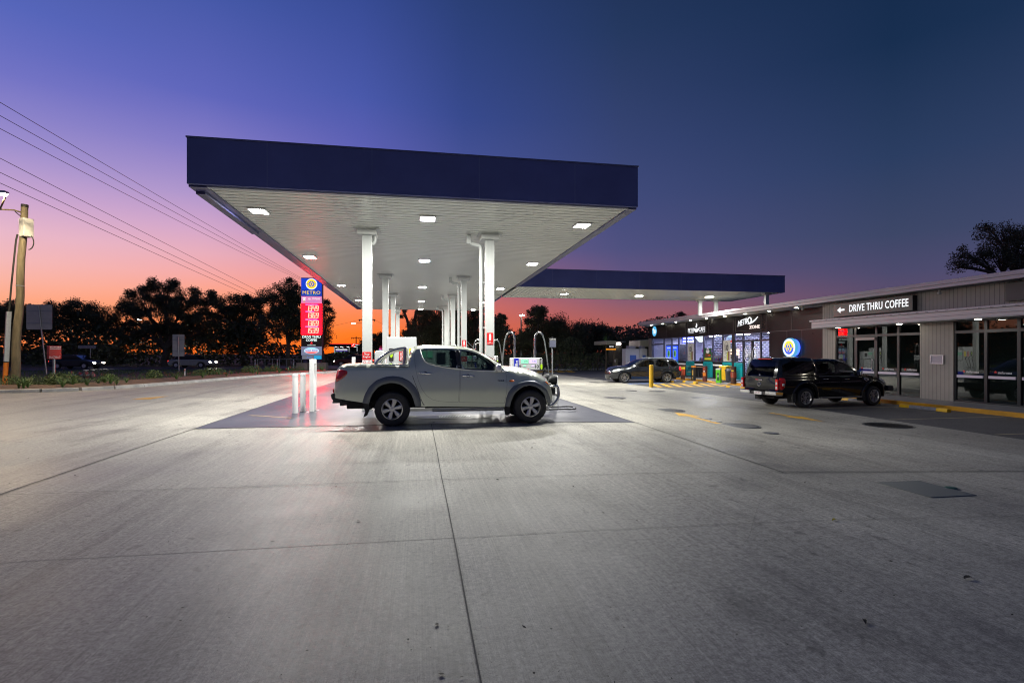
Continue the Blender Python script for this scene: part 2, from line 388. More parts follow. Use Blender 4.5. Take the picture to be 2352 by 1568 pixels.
for y0, y1, x in ((27.2,28.3,17.95),(30.4,29.5,17.9)):                # kerb ends ramp down to the crossing
    mb = MB(); g = gz(x); mb.add([(x,y0,g-.05),(x+.16,y0,g-.05),(x+.16,y0,g+.13),(x,y0,g+.13),(x,y1,g-.05),(x+.16,y1,g-.05),(x+.16,y1,g+.02),(x,y1,g+.02)],[(0,1,2,3),(4,5,6,7),(0,1,5,4),(1,2,6,5),(2,3,7,6),(3,0,4,7)])
    mb.build('kerb_ramp', KY)['kind'] = 'structure'
PZ = -.11
mb = MB()
for poly in ([(16.9,2),(18.9,2),(18.9,21.75),(17.35,21.95),(16.98,21.4)],[(17.35,21.95),(18.9,21.75),(19.9,21.75),(19.9,28.3),(18.1,28.3),(18.1,22.5)],[(18.05,29.5),(19.9,29.5),(19.9,45),(17.9,45)]):
    mb.prism(poly, 'xy', -.5, PZ)
mb.build('footpath', PATHM)['kind'] = 'structure'
mb = MB(); mb.add([(18.0,28.3,-.236),(19.9,28.3,PZ),(19.9,29.5,PZ),(18.0,29.5,-.236)],[(0,1,2,3)])
mb.add([(18.0,28.3,-.236),(18.0,28.3,-.5),(19.9,28.3,-.5),(19.9,28.3,PZ)],[(0,1,2,3)])
mb.build('footpath_ramp', PATHM)['kind'] = 'structure'
# painted markings
YL = mat('yellow_line_paint', (.6,.34,.035), .55, nz=(5,.3)); WL = mat('faded_line_paint', (.42,.36,.22), .6, nz=(8,.35)); BLU = mat('blue_bay_paint', (.05,.2,.6), .55, nz=(4,.3))
def arrow(p0, p1, w, hw, hl, name='arrow_marking'):
    a, b = Vector(p0[:2]), Vector(p1[:2]); t = (b-a).normalized(); n = Vector((-t.y, t.x)); m_ = b-t*hl
    sheet([tuple(q) for q in (a+n*w/2, a-n*w/2, m_-n*w/2, m_-n*hw/2, b, m_+n*hw/2, m_+n*w/2)], name, YL, .006)
arrow(gp(1651,973), gp(1549,946.5), .16, .62, 1.0); arrow(gp(1769,948), gp(1893,968.5), .14, .6, 1.2)
arrow(gp(318,917), gp(387,909.5), .25, .75, 1.3)
arrow((9,47),(9.2,43.5), .2, .7, 1.2)
for y in (9.7,12.4,15.35,18.3,21.2,24.0,26.0): strip([(12.75 if y < 20 else 13.0, y),(16.6 if y < 21.5 else 17.7, y)], .07, 'bay_line', WL, .005)
strip([(12.5,33.6),(17.5,33.6)], .07, 'bay_line', WL, .005); strip([(12.4,37.2),(17.5,37.2)], .07, 'bay_line', WL, .005)
for i in range(9):                                                        # hatched crossing in front of the shop door
    y = 26.35+.0*i; x = 12.7+.62*i
    sheet([(x,26.45),(x+.3,26.45),(x+1.15,29.3),(x+.85,29.3)] if x < 17 else [(x,26.45),(x+.2,26.45),(x+.5,27.9),(x+.2,27.9)], 'hatch_marking', YL, .006)
strip([(12.6,26.35),(17.9,26.35)], .08, 'bay_line', YL, .006); strip([(12.4,29.4),(17.7,29.4)], .08, 'bay_line', YL, .006)
sheet([(12.45,29.6),(14.6,29.6),(14.6,30.0),(12.45,30.0)], 'blue_bay_marking', BLU, .006)
for i in range(7): sheet([(8.2+i*1.0,48.4),(8.9+i*1.0,48.4),(9.7+i*1.0,52.8),(9.0+i*1.0,52.8)], 'exit_hatch_marking', YL, .006)
strip([(-4.2,14.4),(-3.0,13.6)], .12, 'worn_lane_marking', mat('worn_paint', (.2,.15,.09), .5, nz=(9,.3)), .009)
# darker, smoother patches under and beside the ute
DKSLAB = mat('dark_slab_patch', (.06,.057,.058), .36, nz=(3,.3)); rs = random.Random(5)
def blot(x, y, rx, ry, m, name, off, n=40):
    ph = [rs.uniform(0,6.28) for _ in range(5)]
    sheet([(x+rx*math.cos(a)*(1+.12*math.sin(3*a+ph[0])+.07*math.sin(7*a+ph[1])), y+ry*math.sin(a)*(1+.12*math.sin(2*a+ph[2])+.08*math.sin(5*a+ph[3]))) for a in [2*math.pi*i/n for i in range(n)]], name, m, off)
DKCONC = mat('dark_concrete', (.2,.19,.18), .35, nz=(2,.25))
blot(-.9,11.35,.9,.3, DKCONC, 'dark_patch', .0135)
blot(.9,13.2,1.1,.5, DKSLAB, 'dark_patch', .0135)
# manhole lids and grates
IRON = mat('cast_iron', (.085,.088,.095), .42, .5, nz=(9,.3)); IRON2 = mat('worn_iron', (.16,.165,.17), .4, .6, nz=(30,.4))
def manhole(px, py, rp, label, grate=True, ring=True):
    x, y, z = gp(px, py); d = _s*x+_c*y; r = rp*d/FPX
    t = thing('manhole_cover', label, 'manhole cover', (x,y,z), group='service covers set in the forecourt')
    MB().lathe([(0,.003),(r*.9,.003),(r*.9,.007),(r*.99,.009),(r,.004),(r,-.02)], n=40).build('lid', IRON, t)
    if grate:
        mb = MB(); n = max(6, int(r/.04))
        for i in range(-n, n+1):
            u = i/n*r*.86; h = math.sqrt(max(0, (r*.86)**2-u*u))
            if h > .03: mb.box(u-.011,u+.011,-h,h,.004,.011)
        mb.build('grating', IRON2, t)
manhole(1410,913.6,28,'round ribbed manhole cover in front of the parked grey wagon')
manhole(1536,942.3,36,'dark round tank lid at the tip of the yellow arrow')
manhole(1697,978,47,'large ribbed tank lid at the tail of the yellow arrow')
manhole(1614,913,27,'faint round cover just left of the black utility rear bumper', False)
manhole(1448,897,15,'small ribbed cover nearest the yellow bollard')
manhole(1510,898.5,19,'thin round cover right of the yellow bollard foot', False)
manhole(2040,977,51,'wide smooth dark lid at the edge of the parking asphalt', False)
manhole(1770,995,18,'small pale grate right of the large ribbed tank lid')
manhole(1621,961.5,14,'small pale grate lying in the middle of the yellow arrow')
manhole(1644,968,14,'small pale grate near the yellow arrow tail')
manhole(1365,878,14,'little cover beyond the slab near the white post')
# rectangular drain grate
dg = [gp(*p) for p in ((2015,1108.6),(2111.6,1104.8),(2236.3,1137),(2138.9,1142.7))]
o_ = Vector(dg[0]); u_ = Vector(dg[1])-o_; v_ = Vector(dg[3])-o_
t = thing('drain_grate', 'rectangular steel mesh drain grate in the right foreground concrete', 'drain grate', tuple(o_), world=True)
Z3 = Vector((0,0,1))
MB().quad(*[tuple(Vector(p)+Z3*.003) for p in (o_, o_+u_, o_+u_+v_, o_+v_)]).build('pit', mat('pit_grey', (.06,.062,.06), .8), t)
mb = MB()
for i in range(31):
    a = o_+u_*(i/30)+Z3*.005; b = a+v_; mb.tube([a, b], .004, 4)
for i in range(26):
    a = o_+v_*(i/25)+Z3*.006; b = a+u_; mb.tube([a, b], .004, 4)
mb.build('mesh', mat('grate_steel', (.17,.18,.175), .45, .5), t)
mb = MB()
for a, b in ((o_,o_+u_),(o_+u_,o_+u_+v_),(o_+u_+v_,o_+v_),(o_+v_,o_)): mb.tube([a+Z3*.003, b+Z3*.003], .006, 4)
mb.build('frame', mat('grate_steel', (.17,.18,.175), .45, .5), t)
t = thing('valve_cap', 'small dark green valve cap beside the rectangular drain grate', 'valve cap', gp(2185,1121.5))
MB().lathe([(0,.02),(.05,.02),(.065,.012),(.075,.0)], n=20).build('cap', mat('green_iron', (.02,.08,.06), .35), t)
MB().lathe([(.085,.002),(.085,.006),(.075,.008)], n=20).build('collar', IRON2, t)
# slab drain behind the ute
t = thing('slab_drain', 'pale slotted drain grate in the slab beneath the silver utility', 'drain grate', (.9,13.15,.006))
MB().box(-.38,.38,-.22,.22,.0,.006).build('pit', mat('pit_dark', (.012,.014,.014), .8), t)
mb = MB()
for i in range(20): mb.box(-.37+i*.039,-.345+i*.039,-.21,.21,.005,.014)
mb.build('grating', GALV, t)
# wheel stops
GREYC = mat('grey_concrete', (.26,.26,.27), .75, nz=(8,.25))
def wheel_stop(x, y, label, L_=1.65, rz=0.):
    t = thing('wheel_stop', label, 'wheel stop', (x,y,gz(x)), rz, 'wheel stops at the parking bays')
    pr = [(-.085,0),(.085,0),(.06,.1),(-.06,.1)]
    MB().prism(pr, 'xz', -L_/2+.36, L_/2-.36).build('middle_block', GREYC, t, bevel=.01)
    for a, b in ((-L_/2,-L_/2+.36),(L_/2-.36,L_/2)): MB().prism([(u*1.03,v*1.03) for u, v in pr], 'xz', a, b).build('end_block', YELLOW, t, bevel=.01)
for px, py, lb in ((2122,940,'yellow and grey wheel stop in the empty bay right of the black utility'),(2302,950,'yellow and grey wheel stop at the right edge of the photo'),
                   (1691,891.5,'yellow and grey wheel stop just left of the black utility tail'),(1585,879.5,'yellow and grey wheel stop between the wagon and the hatched crossing'),(1531,876.8,'wheel stop showing its yellow end behind the grey wagon rear wheel')):
    x, y, _z = gp(px, py); wheel_stop(min(x, 17.4), y, lb)
wheel_stop(16.4,17.2,'wheel stop half hidden under the nose of the black utility')
# loose leaves and grit
rl = random.Random(11); mb = MB()
for i in range(900):
    y = rl.uniform(2.2,14)**1; x = rl.uniform(-.75,.95)*y+rl.uniform(-.5,1.5)
    if x > 12.4: continue
    s = rl.uniform(.003,.009)*(1+y*.06) if rl.random() < .93 else rl.uniform(.014,.028); a = rl.uniform(0,6.28); k = rl.uniform(.3,.8)
    u = Vector((math.cos(a),math.sin(a),rl.uniform(-.2,.2)))*s; v = Vector((-math.sin(a),math.cos(a),rl.uniform(-.3,.3)))*s*k; c = Vector((x,y,gz(x)+.012))
    mb.add([c-u,c+v,c+u,c-v],[(0,1,2,3)])
mb.build('leaf_litter', mat('dry_leaves', (.025,.022,.016), .8), norm=False)['kind'] = 'stuff'
def leaf(px, py, s, m, label, a=.4):
    x, y, z = gp(px, py); mb = MB(); n = 8
    P = [(math.cos(6.283*i/n)*s, math.sin(6.283*i/n)*s*.35, .006+.35*s*abs(math.sin(6.283*i/n))) for i in range(n)]
    mb.add(P+[(p[0],p[1],p[2]+.003) for p in P],[tuple(range(n)),tuple(range(2*n-1,n-1,-1))]+[(i,(i+1)%n,n+(i+1)%n,n+i) for i in range(n)])
    o = mb.build('fallen_leaf', m); o.location = (x,y,z); o.rotation_euler = (0,0,a); tag(o, label, 'leaf')
leaf(1916,1195,.035, mat('yellow_leaf', (.6,.5,.03), .6), 'bright yellow leaf lying on the right foreground concrete')
leaf(2223,1329,.04, mat('brown_leaf', (.03,.028,.02), .6), 'dark curled leaf at the far right of the foreground', .1)
leaf(1986,1429,.03, mat('brown_leaf', (.03,.028,.02), .6), 'dark curled leaf low in the right foreground', 1.)
# ================================================================ CANOPIES
NAVY = mat('navy_cladding', (.1,.115,.30), .36, coat=.15, nz=(.6,.16), bump=(1.1,.2)); NAVYE = mat('navy_edge', (.07,.07,.19), .3)
SOFF = mat('white_soffit_sheet', (.78,.79,.73), .32, nz=(.5,.05)); CAPM = mat('column_cap', (.62,.63,.61), .4)
LAMPM = emis('canopy_led', (1,.985,.92), 880.); LHOUS = mat('lamp_housing', (.7,.7,.7), .4)
def canopy_lamp(parent, x, y, z, s=1.):
    h = MB().box(x-.21,x+.21,y-.25,y+.25,z-.035,z-.001).build('canopy_light', LHOUS, parent, bevel=.008)
    MB().quad((x-.165,y-.2,z-.0365),(x-.165,y+.2,z-.0365),(x+.165,y+.2,z-.0365),(x+.165,y-.2,z-.0365)).build('diffuser', LAMPM, h, norm=False)
X0, X1, Y0, Y1, ZS, ZT = -4.57, 5.08, 11.6, 42.2, 5.0, 5.93
can = thing('fuel_canopy', 'large flat fuel canopy with navy fascia and lit white ribbed underside', 'fuel canopy', (.3,27,0), world=True)
def fascia(parent, segs, joints):
    for (x0,x1,y0,y1) in segs: MB().box(x0,x1,y0,y1,ZS,ZT).build('fascia', NAVY, parent, bevel=.006)
    mb = MB()
    for b in joints: mb.box(*b)
    mb.build('panel_joint', mat('joint_line', (.17,.18,.36), .4), parent)
T = .09
fascia(can, [(X0,X1,Y0,Y0+T),(X0,X0+T,Y0+T,Y1-T),(X1-T,X1,Y0+T,26.4),(X1-T,X1,31.9,Y1-T),(X0,X1,Y1-T,Y1)],
       [(x-.006,x+.006,Y0-.003,Y0+.01,ZS,ZT) for x in (-3.05,-.95,1.35,3.55)])
MB().box(X0-.015,X1+.015,Y0-.015,Y0+T+.03,ZT,ZT+.03).build('top_flashing', mat('flashing', (.12,.13,.25), .35), can)
mb = MB()
mb.box(X0+.0,X0+.34,Y0+T,Y1-T,ZS-.035,ZS-.005); mb.box(X1-.2,X1-.0,Y0+T,26.4,ZS-.035,ZS-.005)
mb.box(X0+.02,X0+.2,Y0+.4,Y0+4.2,ZS-.09,ZS-.036)
mb.build('edge_trim', NAVYE, can)
MB().box(X0+.34,X1-.2,Y0+T,Y0+T+.12,ZS-.03,ZS+.0).build('front_trim', mat('trim_grey', (.45,.46,.5), .4), can)
def ribbed(a0, a1, b0, b1, z, along='x', pitch=.24, g=.045, d=.055):
    """pan ribs running along one axis, real grooves between"""
    mb = MB(); y = b0
    while y < b1-.01:
        y2 = min(y+pitch, b1)
        prof = [(y,z+d),(y,z),(y2-g,z),(y2-g,z+d),(y2,z+d)]
        for (p, q), (r, s_) in zip(prof, prof[1:]):
            if along == 'x': mb.quad((a0,p,q),(a1,p,q),(a1,r,s_),(a0,r,s_))
            else: mb.quad((p,a0,q),(p,a1,q),(r,a1,s_),(r,a0,s_))
        y = y2
    return mb
o = ribbed(X0+.3, X1-.18, Y0+T+.1, Y1-T, ZS-.002).build('soffit', SOFF, can, norm=False)
MB().box(X0+.06,X1-.06,Y0+.06,Y1-.06,ZS+.5,ZS+.56).build('roof_sheet', GALV, can)
for y in (13.46,19.57,27.4,35.0,41.0):
    for x in (-3.73,.26,4.31): canopy_lamp(can, x, y, ZS-.002)
SIGNR = RED
def column(x, y, pipe, signs):
    mb = MB().box(x-.125,x+.125,y-.125,y+.125,0,ZS-.16)
    c = mb.build('column', WHITE, can, bevel=.012)
    cap = MB().box(x-.26,x+.26,y-.26,y+.26,ZS-.17,ZS-.03).build('cap', CAPM, c, bevel=.01)
    MB().box(x-.34,x+.34,y-.3,y+.3,ZS-.03,ZS-.004).build('cap_plate', CAPM, c)
    if pipe == 1:
        px = x-.24; P = [(px-.35,y,ZS-.22),(px-.22,y,ZS-.3),(px-.08,y,ZS-.31),(px-.02,y,ZS-.36),(px,y,ZS-.46),(px,y,.15)]
        MB().tube(P, .055, 12).build('downpipe', WHITE, c, smooth=40)
        mb = MB()
        for z in (1.,2.3,3.6): mb.box(px-.065,x-.12,y-.02,y+.02,z,z+.04)
        mb.box(px-.42,px-.3,y-.08,y+.08,ZS-.28,ZS-.04); mb.build('pipe_bracket', WHITE, c)
    if pipe == 2: MB().tube([(x+.2,y+.02,ZS-.12),(x+.2,y+.02,ZS-.3),(x+.17,y+.02,ZS-.36),(x+.12,y+.02,ZS-.38)], .05, 10).build('overflow_pipe', WHITE, c, smooth=40)
    if signs:
        yy = y-.128
        if x > 0:
            MB().box(x-.09,x+.09,yy-.006,yy,1.83,2.17).build('extinguisher_sign', RED, c)
            MB().prism([(x-.028,1.95),(x+.028,1.95),(x+.028,2.1),(x+.012,2.14),(x-.012,2.14),(x-.028,2.1)], 'xz', yy-.011, yy-.0061).build('extinguisher_symbol', WHITEP, c)
            text('FIRE\nEXTINGUISHER', WHITEP, c, (x,yy-.0065,1.885), (1,0,0), w=.15, h=.05, ext=.003)
        z = 1.62 if x < 0 else 1.44
        MB().box(x-.12,x+.12,yy-.006,yy,z-.22,z).build('stop_engine_sign', RED, c)
        text('Stop\nEngine', WHITEP, c, (x,yy-.0065,z-.1), (1,0,0), w=.19, h=.15, ext=.003)
        s = MB().box(x-.12,x+.12,yy-.005,yy,z-.62,z-.222).build('notice_board', WHITEP, c)
        mb = MB()
        for i in range(4):
            for j in range(2): mb.disc((x-.06+.12*j,yy-.0075,z-.27-.095*i),(1,0,0),(0,0,1),.032,n=14,r_in=.72)
            mb.box(x-.115,x+.115,yy-.0075,yy-.0052,z-.325-.095*i,z-.321-.095*i)
        mb.build('notice_symbol', mat('sign_pinkred', (.6,.1,.1), .5), c, norm=False)
for y, a in ((15.07,True),(23.55,True),(30.9,False),(38.3,False)):
    column(-1.36, y, 2 if a and y < 20 else 0, a); column(2.05, y, 1, a)
# speaker on the far left column
sp = MB().lathe([(.0,-.22),(.07,-.22),(.08,-.1),(.2,.0),(.21,.02)], (-1.36,38.0,4.55), 'y', 20).build('canopy_speaker', WHITE, can, smooth=40)
# lower link canopy to the shop
can2 = thing('link_canopy', 'lower navy canopy reaching from the main canopy over the shop roof', 'canopy', (12.5,29,0), world=True)
A0, A1, B0, B1 = 5.09, 20.4, 26.5, 31.8
fascia(can2, [(A0,A1,B0,B0+T),(A0,A1,B1-T,B1),(A1-T,A1,B0+T,B1-T)], [(x-.006,x+.006,B0-.003,B0+.01,ZS,ZT-.02) for x in (6.9,9.3,11.7,14.1,16.5,18.6)])
MB().box(A0,A1+.015,B0-.015,B0+T+.02,ZT,ZT+.025).build('top_flashing', mat('flashing', (.12,.13,.25), .35), can2)
ribbed(B0+T, B1-T, A0, A1-T, ZS+.0, 'y', .24).build('soffit', SOFF, can2, norm=False)
MB().box(A0+.02,A1-.02,B0+.02,B1-.02,ZS+.5,ZS+.55).build('roof_sheet', GALV, can2)
for x, y in ((8.3,29.16),(12.93,29.4),(17.34,29.2)): canopy_lamp(can2, x, y, ZS)
for x, y in ((19.6,27.0),(17.9,31.2),(18.9,31.0)):
    c = MB().box(x-.1,x+.1,y-.1,y+.1,4.0,ZS-.1).build('support_post', WHITE, can2, bevel=.01)
    MB().box(x-.2,x+.2,y-.16,y+.16,ZS-.1,ZS-.004).build('cap', CAPM, c)
# ================================================================ SHOP + CAFE BUILDING
XD = (0,-1,0)                                        # text direction on walls that face the forecourt
BPAN = mat('black_wall_panel', (.013,.013,.016), .3, nz=(.7,.2), spec=.22); PJ = mat('panel_gap', (.09,.09,.1), .4)
GREYB = mat('grey_vj_board', (.26,.245,.22), .5, nz=(1.2,.1)); GREYD = mat('grey_vj_groove', (.05,.05,.05), .7)
GUTT = mat('pale_gutter_metal', (.4,.375,.4), .4, .2, nz=(.4,.08)); SOF2 = mat('eave_soffit', (.45,.45,.44), .5)
FRM = mat('charcoal_aluminium', (.04,.042,.046), .35, .4); FRMP = mat('lilac_lit_aluminium', (.1,.1,.13), .32, .5)  # lilac frames carry the bluish shop light in their colour
DL = emis('downlight_glow', (1,.9,.72), 90.)
bld = thing('shop_building', 'long low building holding the lit convenience shop and the dark cafe', 'shop building', (19.2,24,PZ), world=True)
# roof, gutter and eaves
RE = [(18.0,3),(18.0,41.05),(20.6,44.6),(30,44.6),(30,3)]
mb = MB(); mb.prism([(18.05,3.02),(18.05,41.03),(20.62,44.5),(29.9,44.5),(29.9,3.02)], 'xy', 4.06, 4.11); roof = mb.build('roof', GALV, bld)
mb = MB()
for a, b in zip(RE[:3], RE[1:3]):
    t = (Vector(b)-Vector(a)).normalized(); n = Vector((t.y,-t.x))*-1
    for (d0,d1,z0,z1) in ((.0,.10,3.99,4.13),(.03,.1,3.87,3.99)):
        q = [Vector(a)-n*d0, Vector(b)-n*d0, Vector(b)-n*d1, Vector(a)-n*d1]; mb.prism([tuple(p) for p in q], 'xy', z0, z1)
mb.build('gutter', GUTT, roof, bevel=.01)
mb = MB(); mb.prism([(18.1,3),(18.1,41.0),(20.6,44.4),(22,44.4),(22,3)], 'xy', 3.885, 3.895); mb.build('eave_soffit', SOF2, roof)
mb = MB()
for i in range(120): mb.box(18.1,18.7,3.2+.16*i,3.2+.16*i+.03,3.877,3.886)
mb.build('eave_groove', mat('eave_groove_grey', (.16,.16,.16), .6), roof)  # grey lines across the eave lining
# upper black panels of the shop
mb = MB(); mb.box(19.6,19.75,21.72,42.45,2.83,3.885); mb.box(19.6,19.75,21.72,26.76,PZ,2.83); mb.box(19.6,30,42.4,42.5,-.3,3.88)
mb.build('wall', BPAN, bld)
mb = MB()
for y in (39.28,36.15,33.02,30.2,27.02,24.97,22.72): mb.box(19.594,19.61,y-.012,y+.012,2.83,3.885)
for y in (25.3,24.18,22.72): mb.box(19.594,19.61,y-.01,y+.01,PZ,2.79)
mb.box(19.594,19.61,21.72,26.76,2.79,2.815); mb.build('panel_gap', PJ, bld)
MB().box(19.55,19.8,41.9,42.45,PZ,2.83).build('pier', mat('taupe_render', (.14,.13,.11), .6), bld)
# grey board cladding of the cafe
def boards(y0, y1, z0, z1, X=18.7, nm='cladding'):
    o = MB().box(X,X+.14,y0,y1,z0,z1).build(nm, GREYB, bld)
    mb = MB(); y = y0+.15
    while y < y1-.05: mb.box(X-.002,X+.01,y-.005,y+.005,z0,z1); y += .15
    mb.build('groove', GREYD, o)
boards(3, 21.68, 3.1, 3.885); boards(20.97, 21.68, PZ, 2.74); boards(15.61, 16.86, PZ, 2.74); boards(3, 9.0, PZ, 2.74)
MB().box(18.7,19.9,21.68,21.72,PZ,3.885).build('return_wall', GREYB, bld)
# cafe awning
aw = MB().box(17.92,18.7,3,21.5,2.74,3.02).build('awning', GUTT, bld, bevel=.012)
MB().box(17.86,18.7,3,21.56,3.021,3.1).build('awning_cap', GUTT, aw, bevel=.008)
MB().box(17.9,17.9195,3,21.5,2.86,2.872).build('awning_fold', mat('fold_line', (.2,.18,.2), .5), aw)
mb = MB()
for i in range(44): mb.box(17.852,17.862,21.2-.36*i,21.3-.36*i,3.045,3.06)
mb.build('awning_slot', mat('slot_dark', (.1,.09,.1), .6), aw)
MB().box(17.93,18.7,3,21.49,2.72,2.7395).build('awning_lining', SOF2, aw)
for y in (20.35,17.35,14.45,11.5):
    h = MB().lathe([(.11,2.705),(.11,2.719)], (18.3,y,0), n=20).build('downlight', CHROME, aw)
    MB().lathe([(0,2.7),(.085,2.7),(.085,2.7045)], (18.3,y,0), n=20).build('glow_disc', DL, h)
for i, y in enumerate((40.2,38.2,36.1,34.0,31.95,29.85,27.75,25.65,23.55)):
    h = MB().lathe([(.085,3.868),(.085,3.884)], (18.78,y,0), n=20).build('downlight', CHROME, roof)
    MB().lathe([(0,3.862),(.07,3.862),(.07,3.8675)], (18.78,y,0), n=20).build('glow_disc', DL, h)
def cctv(x, y, z, label):
    t = thing('security_camera', label, 'camera', (x,y,z))
    MB().lathe([(.05,0),(.05,-.03),(.03,-.05),(.03,-.08)], n=14).build('bracket', WHITE, t, smooth=40)
    MB().lathe([(0,-.08),(.05,-.09),(.07,-.13),(.055,-.17),(0,-.18)], n=16).build('housing', WHITE, t, smooth=60)
    MB().lathe([(0,-.085),(.03,-.085),(.036,-.05),(0,-.05)], (0,0,-.13), 'x', 14).build('lens', BLACK, t)
    t.rotation_euler = (0,0,R(200))
cctv(18.6,37.3,3.88,'white dome camera under the eave left of the cafe cup sign'); cctv(18.6,30.9,3.88,'white dome camera under the eave above the black shop panel')
cctv(18.6,22.9,3.88,'white dome camera under the eave near the red tinted wall'); cctv(18.45,15.9,3.88,'white dome camera under the eave over the grey cafe pier')
# window maker: frame with one pane
CG = glass('cafe_glass', (.38,.42,.42), .004, 1.9); SG = glass('shop_glass', (.9,.92,.95), .006, 1.4)
def window(X, y0, y1, z0, z1, fm, gm, fw=.05, name='window', d=.1, parent=None):
    mb = MB(); mb.box(X,X+d,y0,y0+fw,z0,z1); mb.box(X,X+d,y1-fw,y1,z0,z1); mb.box(X,X+d,y0+fw,y1-fw,z0,z0+fw); mb.box(X,X+d,y0+fw,y1-fw,z1-fw,z1)
    w = mb.build(name, fm, parent or bld)
    MB().box(X+.045,X+.055,y0+fw,y1-fw,z0+fw,z1-fw).build('pane', gm, w)
    return w
STRIPE = mat('lilac_strip', (.62,.56,.66), .5); STAR = mat('star_red', (.6,.03,.02), .5)
def decal(w, X, yc, z, star=True):
    text('stellarossa', WHITEP, w, (X,yc-.06,z), XD, w=.42, h=.085, ext=.002, name='window_lettering')
    mb = MB(); P = [(yc+.22+.055*(1 if i%2==0 else .42)*math.sin(math.pi*i/5), z+.01+.055*(1 if i%2==0 else .42)*math.cos(math.pi*i/5)) for i in range(10)]
    mb.prism(P, 'yz', X-.002, X); mb.build('star', STAR, w)
XC = 18.74
cafe_cols = [(20.97,19.89),(19.89,18.84),(18.84,17.82),(17.82,16.86),(15.61,14.56),(14.56,13.57),(13.57,12.5),(12.5,11.4),(11.4,10.2),(10.2,9.0)]
for i, (b, a) in enumerate(cafe_cols):
    window(XC, a, b, 2.33, 2.74, FRM, CG)
    if i == 1:
        d = window(XC, a, b, PZ, 2.33, FRM, CG, .09, 'cafe_door')
        MB().tube([(XC-.06,a+.14,.85),(XC-.06,a+.14,1.35)], .018, 8).build('handle', CHROME, d)
        mb = MB(); mb.box(XC-.06,XC,a+.1,a+.18,.87,.9); mb.box(XC-.06,XC,a+.1,a+.18,1.3,1.33); mb.build('handle_bracket', CHROME, d)
        MB().box(XC-.08,XC,a+.0,b-.1,2.14,2.24).build('door_closer', mat('closer_grey', (.25,.22,.22), .4, .3), d); w = d
    else: w = window(XC, a, b, PZ, 2.33, FRM, CG)
    MB().box(XC-.004,XC+.046,a+.09,b-.09,.74,.83).build('safety_strip', STRIPE, w)
    if i in (1,2,3,4,5,6): decal(w, XC+.043, (a+b)/2, .95)
# dark cafe interior (ceiling panels added to brighten the dark glass)
DIM = emis('added_panel_glow', (.8,1,.95), 4.5)
for x, y in ((21.5,11),(21.5,14.5),(21.5,18.5),(24,12.5),(24,17)):
    h = MB().box(x-.35,x+.35,y-.35,y+.35,2.735,2.759).build('added_fill_panel', WHITE, bld)
    MB().quad((x-.3,y-.3,2.734),(x-.3,y+.3,2.734),(x+.3,y+.3,2.734),(x+.3,y-.3,2.734)).build('diffuser', DIM, h, norm=False)
DK = mat('cafe_wall_dark', (.45,.47,.46), .8); FLR = mat('cafe_floor', (.25,.24,.23), .4)
mb = MB(); mb.box(18.86,26,3,21.6,-.3,PZ+.01); mb.build('cafe_floor', FLR, bld)
mb = MB(); mb.box(26,26.1,3,21.6,PZ,3.0); mb.box(18.86,26,21.55,21.65,PZ,3.0); mb.box(18.86,26,3,3.1,PZ,3.0); mb.box(18.86,26,3,21.6,2.76,2.8); mb.build('cafe_inner_wall', DK, bld)
# ---- shop front
SX = 19.64; BLUEISH = (.62,.64,1)
cols = [41.9,39.8,38.5,37.35,36.18,35.01,33.8,32.63,31.46,30.37]
TEAL = mat('teal_panel', (.0,.27,.30), .4); TEALT = mat('teal_print', (.0,.05,.06), .5)
got = ['GOT MILK? GOT BREAD?','GOT CHOCOLATE?','DRINKS? ICE?','MAGAZINES?','WATER? GOT','MUFFINS?','CHIPS? GOT','CHOCOLATE?']
for i, (b, a) in enumerate(zip(cols, cols[1:])):
    if i == 0:
        window(SX, a, b, PZ, 2.33, FRMP, SG); window(SX, a, b, 2.33, 2.83, FRMP, SG); continue
    w = window(SX, a, b, 1.02, 2.83, FRMP, SG)
    if i % 2 == 0 and i > 0:
        p = MB().box(SX-.02,SX+.06,a+.03,b-.03,PZ+.05,1.0).build('teal_panel', TEAL, bld)
        text('\n'.join(got), TEALT, p, (SX-.021,(a+b)/2,.44), XD, w=(b-a)*.84, h=.9, ext=.002, name='panel_lettering')
    else:
        p = MB().box(SX-.01,SX+.06,a+.03,b-.03,PZ+.05,1.0).build('dark_panel', BPAN, bld)
        MB().box(SX-.016,SX-.0101,a+.05,b-.05,.74,.84).build('safety_strip', WHITEP, p)
p = MB().box(SX-.02,SX+.06,29.3,30.15,PZ+.05,.98).build('teal_panel', TEAL, bld)
text('\n'.join(got), TEALT, p, (SX-.021,29.72,.44), XD, w=.74, h=.9, ext=.002, name='panel_lettering')
mb = MB(); mb.box(SX-.03,SX+.1,30.15,30.37,PZ,2.83); mb.box(SX-.03,SX+.1,30.15,41.9,PZ,PZ+.06); mb.build('pillar', FRM, bld)
window(SX, 29.27, 30.15, .98, 2.33, FRMP, SG)
for a, b in ((29.27,30.15),(27.6,29.27),(26.76,27.6)): window(SX, a, b, 2.33, 2.83, FRMP, SG)
window(SX, 26.76, 27.6, PZ, 2.33, FRMP, SG)
for a, b in ((28.43,29.27),(27.6,28.43)):
    d = window(SX+.03, a, b, PZ, 2.33, FRM, SG, .06, 'sliding_door')
    yc = (a+b)/2
    mb = MB(); mb.disc((SX+.028,yc,1.55),XD,(0,0,1),.36,.5,n=36,r_in=.92); mb.build('price_ring', WHITEP, d, norm=False)
    text('$1', WHITEP, d, (SX+.028,yc,1.55), XD, w=.4, h=.6, ext=.003, bold=.03, name='price_lettering')
MB().box(SX-.08,SX+.03,27.9,28.9,2.3,2.36).build('door_sensor', BLACK, bld)
